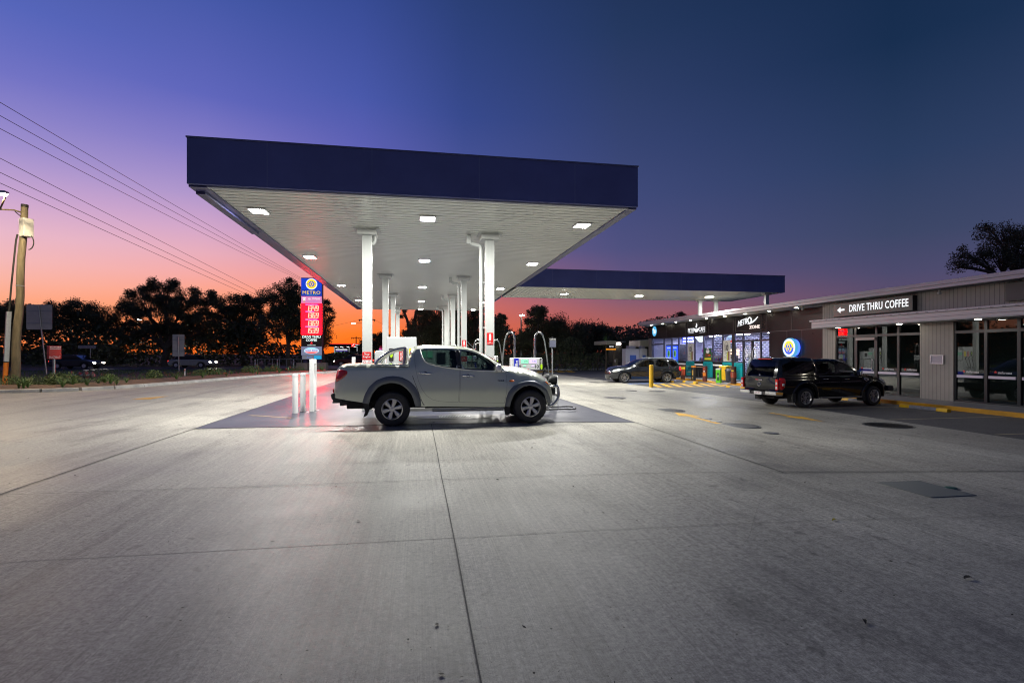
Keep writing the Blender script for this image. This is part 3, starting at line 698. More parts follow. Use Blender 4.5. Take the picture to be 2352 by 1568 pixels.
# interior shell
IW = mat('shop_wall_light', (.5,.49,.55), .6); IF = mat('shop_floor', (.35,.34,.34), .25)
def brick_mat():
    m = bpy.data.materials.new('subway_tile'); m.use_nodes = True; nt = m.node_tree; b = nt.nodes['Principled BSDF']
    tc = nt.nodes.new('ShaderNodeTexCoord'); sp = nt.nodes.new('ShaderNodeSeparateXYZ'); cb = nt.nodes.new('ShaderNodeCombineXYZ')
    nt.links.new(tc.outputs['Object'], sp.inputs[0]); nt.links.new(sp.outputs[1], cb.inputs[0]); nt.links.new(sp.outputs[2], cb.inputs[1]); br = nt.nodes.new('ShaderNodeTexBrick'); nt.links.new(cb.outputs[0], br.inputs[0])
    br.inputs['Color1'].default_value = (.02,.02,.03,1); br.inputs['Color2'].default_value = (.035,.03,.05,1); br.inputs['Mortar'].default_value = (.75,.75,.8,1)
    br.inputs['Scale'].default_value = 1; br.inputs['Brick Width'].default_value = .42; br.inputs['Row Height'].default_value = .13; br.inputs['Mortar Size'].default_value = .024
    nt.links.new(br.outputs[0], b.inputs['Base Color']); b.inputs['Roughness'].default_value = .3; return m
MB().box(19.75,27,21.75,42.4,-.3,PZ+.01).build('shop_floor', IF, bld)
mb = MB(); mb.box(24.5,24.6,37.4,42.4,PZ,2.9); mb.box(19.76,24.5,21.73,21.8,PZ,2.9); mb.box(19.76,24.5,26.0,26.1,PZ,2.9); mb.box(19.76,24.5,42.3,42.4,PZ,2.9); mb.build('shop_inner_wall', IW, bld)
MB().box(22.6,22.7,26.1,37.4,PZ,2.9).build('tiled_wall', brick_mat(), bld)
MB().box(19.76,24.6,21.75,42.4,2.86,2.9).build('shop_ceiling', mat('shop_ceiling', (.6,.6,.65), .7), bld)
SLT = emis('shop_tube_glow', BLUEISH, 150.)
for x, y in ((21.2,28.3),(21.2,31.6),(21.2,34.9),(21.4,38.6),(22.6,40.8)):
    h = MB().box(x-.17,x+.17,y-.65,y+.65,2.83,2.859).build('ceiling_light', WHITE, bld)
    MB().box(x-.13,x+.13,y-.6,y+.6,2.822,2.8295).build('diffuser', SLT, h)
for y in (29.8,31.2,32.3,33.4,34.5,35.7,36.9,38.9):
    h = MB().lathe([(.09,2.845),(.09,2.8599)], (20.5,y,0), n=16).build('ceiling_light', CHROME, bld)
    MB().lathe([(0,2.84),(.075,2.84),(.075,2.8445)], (20.5,y,0), n=16).build('diffuser', emis('spot_glow', (1,.95,1), 14.), h)
# ---- emblem and signs
GLW = emis('sign_white_glow', (.95,.97,1), 1.12); GLY = emis('sign_yellow_glow', (1,.78,.02), 1.15); GLB = emis('sign_blue_glow', (.01,.09,.75), 1.2); GLC = emis('sign_cyan_glow', (.1,.5,.9), 1.5)
def emblem(parent, c, xd, r, y='sign_yellow', white=GLW, yel=GLY, blu=GLB):
    u, v = Vector(xd), Vector((0,0,1)); n = u.cross(v); c = Vector(c); k = [0]
    def lay(m, f, nm):
        mb = MB(); f(mb, c+n*(.004*k[0])); mb.build(nm, m, parent, norm=False); k[0] += 1
    def lens(hw, hh, top):
        def f(mb, o):
            P = []; N_ = 14
            for i in range(N_+1):
                t = i/N_; P.append((hw*math.cos(t*math.pi/2)**1.2, hh*math.sin(t*math.pi/2)*(1 if top else -1)))
            P += [(-a, b) for a, b in P[-2::-1]]
            mb.add([o+u*a*r+v*b*r for a, b in P],[tuple(range(len(P)))])
        return f
    lay(white, lambda mb, o: mb.disc(o, u, v, r, n=48), 'white_disc')
    lay(yel, lambda mb, o: mb.disc(o, u, v, .76*r, a0=0, a1=math.pi), 'yellow_arch'); lay(blu, lambda mb, o: mb.disc(o, u, v, .76*r, a0=math.pi, a1=2*math.pi), 'blue_arch')
    lay(blu, lambda mb, o: mb.disc(o, u, v, .5*r, a0=0, a1=math.pi), 'blue_eye'); lay(yel, lambda mb, o: mb.disc(o, u, v, .5*r, a0=math.pi, a1=2*math.pi), 'yellow_eye')
    lay(yel, lens(.27,.5,True), 'yellow_lens'); lay(blu, lens(.27,.5,False), 'blue_lens'); lay(blu, lens(.14,.3,True), 'blue_pupil'); lay(yel, lens(.14,.3,False), 'yellow_pupil')
s = thing('emblem_sign', 'round illuminated blue and yellow emblem sign on the black shop wall', 'sign', (19.45,24.75,1.88), world=True)
MB().lathe([(0,-.15),(.5,-.15),(.5,.0),(0,.0)], (19.44,24.75,1.88), 'x', 40).build('rim', emis('rim_blue_glow', (.1,.45,.8), .9), s)
MB().lathe([(0,.0),(.45,.0),(.45,.15),(0,.15)], (19.45,24.75,1.88), 'x', 40).build('backing', emis('halo_blue', (.05,.12,1), 3.), s)
emblem(s, (19.285,24.75,1.88), XD, .465)
s = thing('drive_thru_sign', 'black lightbox reading DRIVE THRU COFFEE with a left arrow above the cafe awning', 'sign', (18.5,19,3.2), world=True)
MB().box(18.5,18.7,16.98,20.82,3.21,3.8).build('cabinet', mat('sign_black', (.018,.018,.02), .3), s, bevel=.01)
text('DRIVE THRU COFFEE', GLW, s, (18.497,18.55,3.53), XD, w=2.8, h=.31, ext=.008, bold=.012, space=1.08)
MB().prism([(20.62,3.5),(20.44,3.63),(20.44,3.54),(20.22,3.54),(20.22,3.46),(20.44,3.46),(20.44,3.37)], 'yz', 18.487, 18.4995).build('arrow', GLW, s)
s = thing('blank_sign', 'blank dark sign board on the cafe wall at the right photo edge', 'sign', (18.6,12,3.2), world=True)
MB().box(18.58,18.7,10.5,13.85,3.24,3.83).build('board', mat('sign_black', (.018,.018,.02), .3), s, bevel=.01)
MB().box(18.565,18.5795,10.55,13.8,3.28,3.79).build('face', mat('sign_plum', (.03,.026,.032), .4), s)
s = thing('notice_frame', 'small empty pale framed notice case on the grey cafe pier', 'notice case', (18.68,16.2,1.2), world=True)
mb = MB()
for a in ((15.93,16.43,1.19,1.225),(15.93,16.43,1.485,1.52),(15.93,15.965,1.225,1.485),(16.395,16.43,1.225,1.485)): mb.box(18.645,18.7,*a)
mb.build('frame', mat('frame_silver', (.6,.57,.6), .35, .4), s, bevel=.005); MB().box(18.67,18.699,15.966,16.394,1.226,1.484).build('board', mat('pin_board', (.42,.38,.43), .7), s)
s = thing('cup_sign', 'lit white cafe sign with a steaming cup over the shop windows', 'sign', (19.6,34.6,3.4), world=True)
def frame_lines(par, y0, y1, z0, z1):
    mb = MB()
    for a in ((y0,y1,z0,z0+.015),(y0,y1,z1-.015,z1),(y0,y0+.015,z0,z1),(y1-.015,y1,z0,z1)): mb.box(19.575,19.6,*a)
    mb.build('border', mat('border_grey', (.1,.1,.1), .4), par)
frame_lines(s, 33.35, 36.1, 2.95, 3.82)
text('PETIT', GLW, s, (19.57,35.32,3.25), XD, w=.86, h=.27, ext=.02, bold=.0, space=1.15); text('CAFE', GLW, s, (19.57,33.85,3.27), XD, w=.8, h=.29, ext=.02, bold=.0, space=1.15)
MB().prism([(34.95,3.38),(34.86,3.2),(34.7,3.08),(34.5,3.08),(34.34,3.2),(34.25,3.38),(34.4,3.33),(34.6,3.3),(34.8,3.33)], 'yz', 19.555, 19.58).build('cup', GLW, s)
MB().tube([(19.57,34.6,3.4),(19.57,34.65,3.48),(19.57,34.56,3.56),(19.57,34.6,3.72)], .04, 6, radii=[.02,.055,.05,.012]).build('steam', GLW, s)
mb = MB(); mb.box(19.56,19.58,33.5,34.2,3.03,3.05); mb.box(19.56,19.58,35.0,35.7,3.03,3.05); mb.build('rule', GLW, s)
s = thing('zone_sign', 'lit white METRO ZONE sign with a tick swoosh above the shop door', 'sign', (19.6,28.6,3.4), world=True)
frame_lines(s, 27.35, 29.95, 2.93, 3.82)
text('METR', GLW, s, (19.57,29.2,3.47), (0,-1,.16), w=.95, h=.34, ext=.02, bold=.0, shear=.25)
mb = MB(); ring = [(19.565, 28.5+.17*math.cos(a), 3.56+.16*math.sin(a)) for a in [6.283*i/24 for i in range(24)]]; mb.tube(ring, .035, 6, closed=True)
mb.tube([(19.565,28.72,3.36),(19.565,28.5,3.34),(19.565,28.2,3.44),(19.565,27.95,3.56),(19.565,27.72,3.72)], .03, 6, radii=[.012,.03,.045,.04,.02]); mb.build('swoosh', GLW, s)
text('ZONE', emis('sign_peach_glow', (1,.85,.78), 1.0), s, (19.57,28.03,3.14), XD, w=.98, h=.2, ext=.02, bold=.03)
s = thing('corner_sign', 'small round lit blue and white script sign at the far shop corner', 'sign', (19.6,41.4,3.4), world=True)
mb = MB(); mb.disc((19.57,41.35,3.42),XD,(0,0,1),.42,.42,n=32); mb.build('disc', emis('corner_cyan', (.1,.55,.95), .9), s, norm=False)
MB().lathe([(0,.0),(.4,.0),(.4,.03),(0,.03)], (19.572,41.35,3.42), 'x', 32).build('backing', BLACK, s)
mb = MB()
for i, (y, z) in enumerate(((41.55,3.58),(41.42,3.5),(41.3,3.42),(41.42,3.3),(41.2,3.3),(41.12,3.44))): mb.disc((19.562-.001*i,y,z),XD,(0,.1,1),.12,.1,n=14,r_in=.45)
mb.build('script', GLW, s, norm=False)
# things inside and in the shop windows
s = thing('blue_fridge', 'tall drinks fridge with two glowing blue doors inside the far shop window', 'fridge', (20.9,40.4,PZ), world=True)
MB().box(20.7,21.4,39.3,41.5,PZ,2.3).build('cabinet', BLACK, s)
FB = emis('fridge_blue_glow', (.03,.10,.95), 1.6)
for y in (39.9,40.95):
    d = MB().box(20.66,20.699,y-.48,y+.48,.3,2.2).build('door', FB, s)
    mb = MB(); mb.disc((20.655,y,1.55),XD,(0,0,1),.22,.3,n=28); mb.build('badge', emis('fridge_green', (.35,.8,.1), .8), d, norm=False)
    mb = MB(); mb.disc((20.65,y,1.55),XD,(0,0,1),.13,.18,n=20); mb.build('badge_centre', emis('fridge_dark', (.02,.2,.1), .5), d, norm=False)
    mb = MB(); mb.box(20.65,20.659,y-.3,y+.3,1.98,2.08); mb.box(20.65,20.659,y-.25,y+.25,1.0,1.1); mb.box(20.65,20.659,y-.3,y+.3,.8,.88); mb.build('door_print', emis('fridge_print', (.6,.75,1), 1.3), d)
def product_shelf(name, label, x, y0, y1, z1, seed, back=IW):
    rr = random.Random(seed); t = thing(name, label, 'shelf', (x,(y0+y1)/2,PZ), world=True)
    mb = MB(); mb.box(x+.35,x+.4,y0,y1,PZ,z1); zs = [PZ+.15+.32*i for i in range(int((z1-PZ-.1)/.32))]
    for z in zs: mb.box(x,x+.35,y0,y1,z,z+.025)
    mb.build('rack', mat('shelf_white', (.6,.6,.62), .5), t)
    groups = {}
    for z in zs:
        y = y0+.03
        while y < y1-.1:
            w = rr.uniform(.06,.14); h = rr.uniform(.14,.26); k = rr.randrange(7)
            groups.setdefault(k, MB()).box(x+.02,x+.2,y,y+w*.92,z+.026,z+.026+h); y += w
    cs = [(.6,.05,.04),(.7,.5,.05),(.05,.15,.5),(.7,.7,.72),(.1,.4,.15),(.5,.1,.4),(.6,.3,.1)]
    for k, g in groups.items(): g.build('goods', mat('goods_%d' % k, cs[k], .4), t)['kind'] = 'stuff'
product_shelf('snack_shelf', 'tall shelf of packaged snacks behind the left shop windows', 22.6, 36.2, 39.2, 2.05, 3)
product_shelf('magazine_rack', 'low rack of goods just inside the shop door glass', 20.3, 27.1, 29.2, 1.25, 8)
product_shelf('counter_shelf', 'low shelf of treats behind the middle shop windows', 20.5, 31.6, 35.9, 1.45, 5)
s = thing('pie_warmer', 'lit glass pie warmer on the counter behind the shop glass', 'food warmer', (20.6,32.1,1.0), world=True)
MB().box(20.55,21.0,31.55,32.6,1.2,1.26).build('base', STEEL, s); MB().box(20.55,21.0,31.55,32.6,1.86,1.92).build('lid', STEEL, s)
MB().box(20.9,20.95,31.6,32.55,1.261,1.859).build('lit_back', emis('warmer_glow', (1,.72,.5), 2.2), s)
mb = MB()
for z in (1.42,1.62): mb.box(20.56,20.89,31.58,32.56,z,z+.02)
mb.build('shelf', STEEL, s); mb = MB(); rr = random.Random(2)
for z in (1.262,1.441,1.641):
    for i in range(8): mb.box(20.6,20.75,31.62+.115*i,31.7+.115*i,z,z+rr.uniform(.05,.1))
mb.build('pies', mat('pastry', (.5,.27,.1), .6), s)
s = thing('coffee_machine', 'white coffee machine standing on the shop counter beside the door pillar', 'coffee machine', (20.5,29.8,1.0), world=True)
MB().box(20.4,20.9,29.45,30.0,PZ,.95).build('bench', WHITE, s); MB().box(20.45,20.85,29.5,29.95,.951,1.65).build('machine_body', WHITE, s, bevel=.03); MB().box(20.43,20.449,29.55,29.9,1.3,1.42).build('display', BLACK, s)
s = thing('white_cabinet', 'white service cabinet inside the shop right of the sliding doors', 'cabinet', (20.6,27.1,PZ), world=True)
MB().box(20.3,21.0,26.2,27.4,PZ,1.75).build('cabinet_body', emis('cabinet_glow', (.8,.78,1), .25), s, bevel=.02); MB().box(20.28,20.299,26.3,27.3,.2,1.6).build('door', WHITE, s)  # faint glow put into the cabinet body, which is no lamp
MB().box(20.27,20.2799,26.6,26.9,1.35,1.5).build('label_plate', mat('plate_lilac', (.3,.3,.6), .4), s)
def poster(label, y0, y1, z0, z1, kind):
    t = thing('window_poster', label, 'poster', (19.62,(y0+y1)/2,z0), world=True); X = 19.632; yc = (y0+y1)/2
    if kind == '10':
        MB().box(X,X+.006,y0,y1,z0,z1).build('sheet', mat('poster_pale', (.55,.56,.52), .5), t)
        mb = MB(); mb.disc((X-.003,yc+.06,z1-.45),XD,(0,0,1),.25,.36,n=30,r_in=.93); mb.disc((X-.003,yc+.18,z0+.3),XD,(0,0,1),.16,.2,n=24,r_in=.93); mb.build('ring', BLACKP, t, norm=False)
        text('10', BLACKP, t, (X-.001,yc+.04,z1-.46), XD, w=.36, h=.42, ext=.002, bold=.03); text('6', BLACKP, t, (X-.001,yc+.2,z0+.3), XD, w=.12, h=.2, ext=.002)
        mb = MB(); mb.box(X-.004,X-.0005,yc-.12,yc+.0,z0+.03,z0+.6); mb.build('bottle', mat('poster_olive', (.35,.4,.05), .5), t)
        mb = MB(); mb.box(X-.004,X-.0005,yc-.3,yc-.14,z0+.03,z0+.66); mb.build('can', mat('poster_brown', (.16,.05,.02), .5), t)
    else:
        MB().box(X,X+.006,y0,y1,z0,z1).build('sheet', mat('poster_green', (.01,.09,.03), .5), t)
        mb = MB(); mb.disc((X-.003,yc,z0+.66),XD,(0,0,1),.22,.15,n=20); mb.disc((X-.003,yc,z0+.8),XD,(0,0,1),.12,.1,n=16); mb.build('cream_swirl', WHITEP, t, norm=False)
        mb = MB(); mb.box(X-.003,X-.0005,yc-.36,yc-.08,z0+.3,z0+.46); mb.build('block', mat('poster_red', (.5,.08,.01), .5), t)
        mb = MB(); mb.box(X-.003,X-.0005,yc-.05,yc+.3,z0+.25,z0+.5); mb.build('brown_block', mat('poster_brown', (.16,.05,.02), .5), t)
        MB().box(X-.003,X-.0005,yc-.4,yc+.4,z0+.08,z0+.2).build('banner', mat('poster_yellow', (.65,.6,.02), .5), t)
poster('pale poster with a large 10 in the left middle shop window', 35.1, 35.95, 1.06, 2.35, '10'); poster('pale poster with a large 10 beside the dark pillar', 30.55, 31.35, 1.06, 2.4, '10')
poster('green poster with a white ice cream swirl in the shop window', 32.75, 33.7, 1.06, 1.95, 'g')
def oval(name, label, x, y, z, ry, rz, face, words, wm, extra=None):
    t = thing(name, label, 'sign', (x,y,z), world=True); MB().lathe([(0,0),(1,0),(1,.06),(0,.06)], n=40, axis='x').build('box', BLACK, t)
    b = bpy.data.objects[t.children[0].name]; b.location = tuple(Vector((x,y,z))-t.location); b.scale = (1,ry,rz)
    mb = MB(); mb.disc((x-.004,y,z),XD,(0,0,1),ry,rz,n=40); mb.build('face', face, t, norm=False)
    if extra: mb = MB(); mb.disc((x-.008,y,z),XD,(0,0,1),ry*.96,rz*.96,n=30,a0=math.pi+.35,a1=2*math.pi-.35); mb.build('lower_band', extra, t, norm=False)
    if words: text(words, wm, t, (x-.012,y,z+rz*.05), XD, w=ry*1.6, h=rz*.7, ext=.004, bold=.03)
    return t
OVR = emis('oval_red', (.8,.05,.05), 1.2); OVB = mat('oval_blue', (.02,.06,.5), .4)
t = oval('oval_sign', 'glowing white oval sign hung in the shop window right of the blue neon', 19.8, 34.4, 2.6, .5, .24, emis('oval_white', (.9,1,.95), 1.7), None, None)
mb = MB()
for r in (.9,.55): mb.disc((19.79,34.35,2.6),XD,(0,0,1),.3*r,.17*r,n=26,r_in=.9)
mb.build('swirl', mat('swirl_grey', (.25,.3,.3), .5), t, norm=False)
oval('ice_cream_sign', 'lit oval COLD ROCK sign high in the window beside the dark pillar', 19.8, 30.75, 2.5, .5, .24, emis('oval_pale', (.55,.75,1), 1.4), 'COLD ROCK', OVB, OVR)
s = thing('neon_sign', 'bright blue white neon word sign high in the shop window', 'neon sign', (19.8,36.5,2.5), world=True)
NEO = emis('neon_blue', (.45,.5,1), 9.)
MB().box(19.86,19.9,35.3,37.2,2.3,2.8).build('backing', emis('neon_back_glow', (.08,.12,1), 1.6), s)  # blue glow of the neon put into its backing board
mb = MB(); rr = random.Random(9)
for z, h, y1, ng in ((2.64,.12,36.95,12),(2.4,.15,37.05,13)):
    y = y1
    for i in range(ng):
        w = rr.uniform(.06,.13)
        if i not in (8,): mb.box(19.845,19.859,y-w,y,z,z+h*rr.uniform(.7,1))
        y -= w+.025
mb.build('tube_lettering', NEO, s)
# ================================================================ VEHICLES
def lerp(tab, v):
    if v <= tab[0][0]: return tab[0][1]
    for (a, p), (b, q) in zip(tab, tab[1:]):
        if v <= b: return p+(q-p)*(v-a)/(b-a)
    return tab[-1][1]
def resample(P, n, closed=False):
    P = [Vector(p) for p in P]
    if closed: P = P+[P[0]]
    D = [0]
    for a, b in zip(P, P[1:]): D.append(D[-1]+(b-a).length)
    out = []; m = n if closed else n-1
    for i in range(n):
        s = D[-1]*i/m; k = 0
        while k < len(D)-2 and D[k+1] < s: k += 1
        f = (s-D[k])/max(1e-9, D[k+1]-D[k]); out.append(P[k]+(P[k+1]-P[k])*f)
    return out
def smooth_poly(P, it=1):
    """Chaikin corner cutting of a closed polygon"""
    for _ in range(it):
        Q = []
        for i in range(len(P)):
            a, b = Vector(P[i]), Vector(P[(i+1) % len(P)]); Q += [tuple(a*.75+b*.25), tuple(a*.25+b*.75)]
        P = Q
    return P
def dens(P, s):
    Q = []
    for i in range(len(P)):
        a, b = Vector(P[i]), Vector(P[(i+1) % len(P)]); n = max(1, math.ceil((b-a).length/s))
        Q += [tuple(a+(b-a)*(k/n)) for k in range(n)]
    return Q
def inside(p, P):
    x, y = p; c = False; j = len(P)-1
    for i in range(len(P)):
        if (P[i][1] > y) != (P[j][1] > y) and x < (P[j][0]-P[i][0])*(y-P[i][1])/(P[j][1]-P[i][1])+P[i][0]: c = not c
        j = i
    return c
def sdist(p, L_):
    best = 9; p = Vector(p)
    for a, b in zip(L_, L_[1:]):
        a, b = Vector(a), Vector(b); d = b-a; t = max(0, min(1, (p-a).dot(d)/max(1e-9, d.length_squared))); best = min(best, (p-a-d*t).length)
    return best
def inset(P, d):
    """shrink a polygon by d"""
    ar = sum(P[i][0]*P[(i+1)%len(P)][1]-P[(i+1)%len(P)][0]*P[i][1] for i in range(len(P))); sg = 1 if ar > 0 else -1; Q = []
    for i in range(len(P)):
        a, b, c = Vector(P[i-1]), Vector(P[i]), Vector(P[(i+1) % len(P)]); t1 = (b-a).normalized(); t2 = (c-b).normalized()
        n = Vector((-t1.y-t2.y, t1.x+t2.x))*sg
        if n.length < 1e-6: n = Vector((-t1.y, t1.x))*sg
        n.normalize(); k = 1/max(.4, n.dot(Vector((-t1.y, t1.x))*sg)); Q.append(tuple(b+n*d*k))
    return Q
def panel(mb, outer, holes, w, sgn, sp=.07):
    outer = dens(outer, sp); holes = [dens(h, sp) for h in holes]
    vs = [Vector(p) for p in outer]; es = [(i,(i+1)%len(outer)) for i in range(len(outer))]
    for h in holes:
        k = len(vs); vs += [Vector(p) for p in h]; es += [(k+i,k+(i+1)%len(h)) for i in range(len(h))]
    allp = outer+[outer[0]]; xs = [p[0] for p in outer]; ys = [p[1] for p in outer]
    x = min(xs)+sp/2
    while x < max(xs):
        y = min(ys)+sp/2
        while y < max(ys):
            if inside((x,y), outer) and not any(inside((x,y), h) for h in holes) and sdist((x,y), allp) > sp*.4 and all(sdist((x,y), h+[h[0]]) > sp*.4 for h in holes): vs.append(Vector((x,y)))
            y += sp
        x += sp
    V, E_, F_ = delaunay_2d_cdt(vs, es, [], 0, 1e-5)[:3]
    fs = []
    for f in F_:
        c = sum((V[i] for i in f), Vector((0,0)))/len(f)
        if inside(c, outer) and not any(inside(c, h) for h in holes): fs.append(f if sgn < 0 else f[::-1])
    mb.add([(p.x, sgn*w(p.x,p.y), p.y) for p in V], fs)
def body(par, contour, bottom, wb, doors, fixed, M_, rr=.06, ra=.05, nt=12, sp=.07):
    """contour: (x,z,bow,tag) rear bottom -> over the top -> front bottom; bottom: front -> rear; doors: (name, poly, window|None); fixed: side windows in the body"""
    line = [(c[0],c[1]) for c in contour]
    def w(x, z):
        d = sdist((x,z), line); b = wb(x,z)
        return b-(ra*(1-math.sqrt(max(0,1-(1-d/rr)**2))) if d < rr else 0)
    mb = MB(); outer = line+list(bottom)
    for s in (-1,1): panel(mb, outer, [d[1] for d in doors]+list(fixed), w, s, sp)
    tags = {'g': (MB(), 'windscreen', M_['glass']), 'r': (MB(), 'rear_window', M_['rglass']), 'b': (MB(), 'black_trim', M_['black'])}
    n_ = len(line); nor = []
    for i in range(n_):
        a = Vector(line[max(0,i-1)]); b = Vector(line[min(n_-1,i+1)]); t = (b-a).normalized(); nor.append(Vector((-t.y,t.x)))
    ts = [-1+2*i/nt for i in range(nt+1)]
    def P(i, t):
        x, z, bow = contour[i][:3]; k = bow*(1-t*t); return (x+nor[i].x*k, t*w(x,z), z+nor[i].y*k)
    for i in range(n_-1):
        tg = contour[i][3]
        for a, b in zip(ts, ts[1:]):
            q = [P(i,a),P(i,b),P(i+1,b),P(i+1,a)]
            (tags[tg][0] if tg != 'p' and abs((a+b)/2) < .9 else mb).quad(*q)
    bo = mb.build('body', M_['paint'], par, smooth=35, weld=True)
    for g, nm, m_ in tags.values():
        if g.f: g.build(nm, m_, par, smooth=50, weld=True)
    liner = MB()
    for nm, poly, win in doors:
        for s in (-1,1):
            d = MB(); pi_ = inset(poly, .004); panel(d, pi_, [win] if win else [], w, s, sp); do = d.build(nm, M_['paint'], par, smooth=35, norm=False)
            panel(liner, inset(poly, -.004), [inset(win, -.012)] if win else [], lambda x, z: w(x,z)-.018, s, .2)
            if win: g = MB(); panel(g, inset(win, -.006), [], lambda x, z: w(x,z)-.008, s, .12); g.build('window', M_['sglass'], do, smooth=50, norm=False)
    for win in fixed:
        for s in (-1,1): g = MB(); panel(g, inset(win, -.006), [], lambda x, z: w(x,z)-.006, s, .12); g.build('side_window', M_['rglass'], par, smooth=50, norm=False)
    liner.build('door_light_block', M_['black'], par, norm=False)  # black shell behind the doors, added to keep light out of the gaps
    return w
def arch_pts(cx, cz, r, a0, a1, n=18, sx=1.): return [(cx+r*sx*math.cos(R(a0+(a1-a0)*i/n)), cz+r*math.sin(R(a0+(a1-a0)*i/n))) for i in range(n+1)]
def flare(par, outer, inner, w, m, bulge=.035, name='arch_flare'):
    n = 28; A, B = resample(outer, n), resample(inner, n)
    for s in (-1,1):
        mb = MB(); rows = []
        for f, o in ((0,.0),(.0,.012),(.25,bulge),(.8,bulge+.008),(1,bulge-.008),(1.02,-.07)):
            rows.append([((A[i]+(B[i]-A[i])*f).x, s*(w(*(A[i]+(B[i]-A[i])*min(f,1)*.3))+o), (A[i]+(B[i]-A[i])*f).y) for i in range(n)])
        vs = [p for r in rows for p in r]; fs = [(k*n+i,k*n+i+1,(k+1)*n+i+1,(k+1)*n+i) for k in range(len(rows)-1) for i in range(n-1)]
        mb.add(vs, fs); mb.build(name, m, par, smooth=50)
def liner(par, arcs, w, depth=.42):
    for A in arcs:
        for s in (-1,1):
            mb = MB()
            for a, b in zip(A, A[1:]): mb.quad((a[0],s*(w(*a)-.008),a[1]),(b[0],s*(w(*b)-.008),b[1]),(b[0],s*(w(*b)-depth),b[1]),(a[0],s*(w(*a)-depth),a[1]))
            mb.add([(p[0],s*(w(*p)-depth),p[1]) for p in A],[tuple(range(len(A)))])
            mb.build('wheel_well', mat('wheel_well', (.02,.02,.02), .9), par)
TYRE = mat('tyre_rubber', (.022,.022,.023), .7, nz=(30,.25)); ALLOY = mat('alloy_silver', (.55,.55,.55), .3, .85); ALLOYD = mat('alloy_dark', (.05,.05,.055), .3, .8); DISC = mat('brake_dark', (.03,.03,.03), .5, .5)
def wheel(par, x, y, z, r, wd, rim, sgn, n=6, style='flat', two=False, rimm=None):
    """sgn=-1: outer face looks to -y"""
    rimm = rimm or ALLOY; NS = 72; prof = [(rim,.5),(rim+.012,.52),(r*.86,.53),(r*.95,.47),(r*.985,.38),(r,.25),(r,-.25),(r*.985,-.38),(r*.9,-.5),(rim,-.5)]
    mb = MB(); vs = []
    for j, (q, h) in enumerate(prof):
        for k in range(NS):
            a = 2*math.pi*k/NS; qq = q
            if j in (3,4) and k % 3 == 0: qq -= .012
            if j in (5,6) and (k+(j == 6)) % 4 == 0: qq -= .009
            vs.append((x+qq*math.cos(a), y+sgn*h*wd, z+qq*math.sin(a)))
    m = len(prof); mb.add(vs, [(i*NS+k,i*NS+(k+1)%NS,(i+1)*NS+(k+1)%NS,(i+1)*NS+k) for i in range(m-1) for k in range(NS)])
    t = mb.build('wheel', TYRE, par, smooth=50)
    f = y+sgn*wd*.47
    mb = MB().lathe([(rim+.003,sgn*.012),(rim-.012,sgn*.014),(rim-.022,-sgn*.01),(rim-.035,-sgn*.1),(rim-.04,-sgn*.16)], (x,f,z), 'y', 40, cap=False)
    def spoke(a, w0, w1, r0, r1, d0, d1):
        ca, sa = math.cos(a), math.sin(a); P = []
        for (q, hw, d) in ((r0,w0,d0),(r1,w1,d1)):
            for u, e in ((-hw,-.0),(-hw*.6,.012),(hw*.6,.012),(hw,0.)): P.append((x+q*ca-u*sa, f+sgn*(d+e), z+q*sa+u*ca))
        P += [(p[0],p[1]-sgn*.03,p[2]) for p in (P[0],P[3],P[4],P[7])]
        mb.add(P, [(0,1,5,4),(1,2,6,5),(2,3,7,6),(8,0,4,10),(3,9,11,7)])
    for i in range(n):
        a = 2*math.pi*i/n+.26
        if two:
            for da in (-.17,.17): spoke(a+da, rim*.085, rim*.06, rim*.18, rim*.92, -.03, -.012)
        else: spoke(a, rim*.13, rim*.24, rim*.14, rim*.9, -.025, -.02)
    mb.lathe([(rim*.24,-sgn*.04),(rim*.24,-sgn*.018),(rim*.15,-sgn*.012),(0,-sgn*.01)], (x,f,z), 'y', 20, cap=False)
    mb.build('rim', rimm, t, smooth=35)
    d = MB().lathe([(0,-sgn*.09),(rim-.03,-sgn*.09)], (x,f,z), 'y', 24)
    for i in range(6):
        a = 2*math.pi*i/6; d.lathe([(.014,-sgn*.03),(.014,-sgn*.012),(0,-sgn*.012)], (x+rim*.34*math.cos(a),f,z+rim*.34*math.sin(a)), 'y', 8)
    d.build('brake_disc', DISC, t)
def seat(par, x, y, z, m):
    mb = MB(); mb.obb((x,y,z), (.24,.23,.07)); M3 = Matrix.Rotation(R(-12), 3, 'Y')
    mb.obb((x-.26,y,z+.34), (.06,.22,.33), M3); mb.obb((x-.36,y,z+.76), (.05,.13,.09), M3); mb.build('seat', m, par, bevel=.03)
SEATM = mat('seat_fabric', (.03,.03,.033), .8)
def side_poly(par, name, poly, w, m, off=.004, th=.012, sides=(-1,1), **k):
    for s in sides: mb = MB(); panel(mb, poly, [], lambda x, z: w(x,z)+off, s, .06); o = mb.build(name, m, par, smooth=40, norm=False); so = o.modifiers.new('thick','SOLIDIFY'); so.thickness = th; so.offset = -1
def on_side(w, pts, off): return lambda s: [(x, s*(w(x,z)+off), z) for x, z in pts]
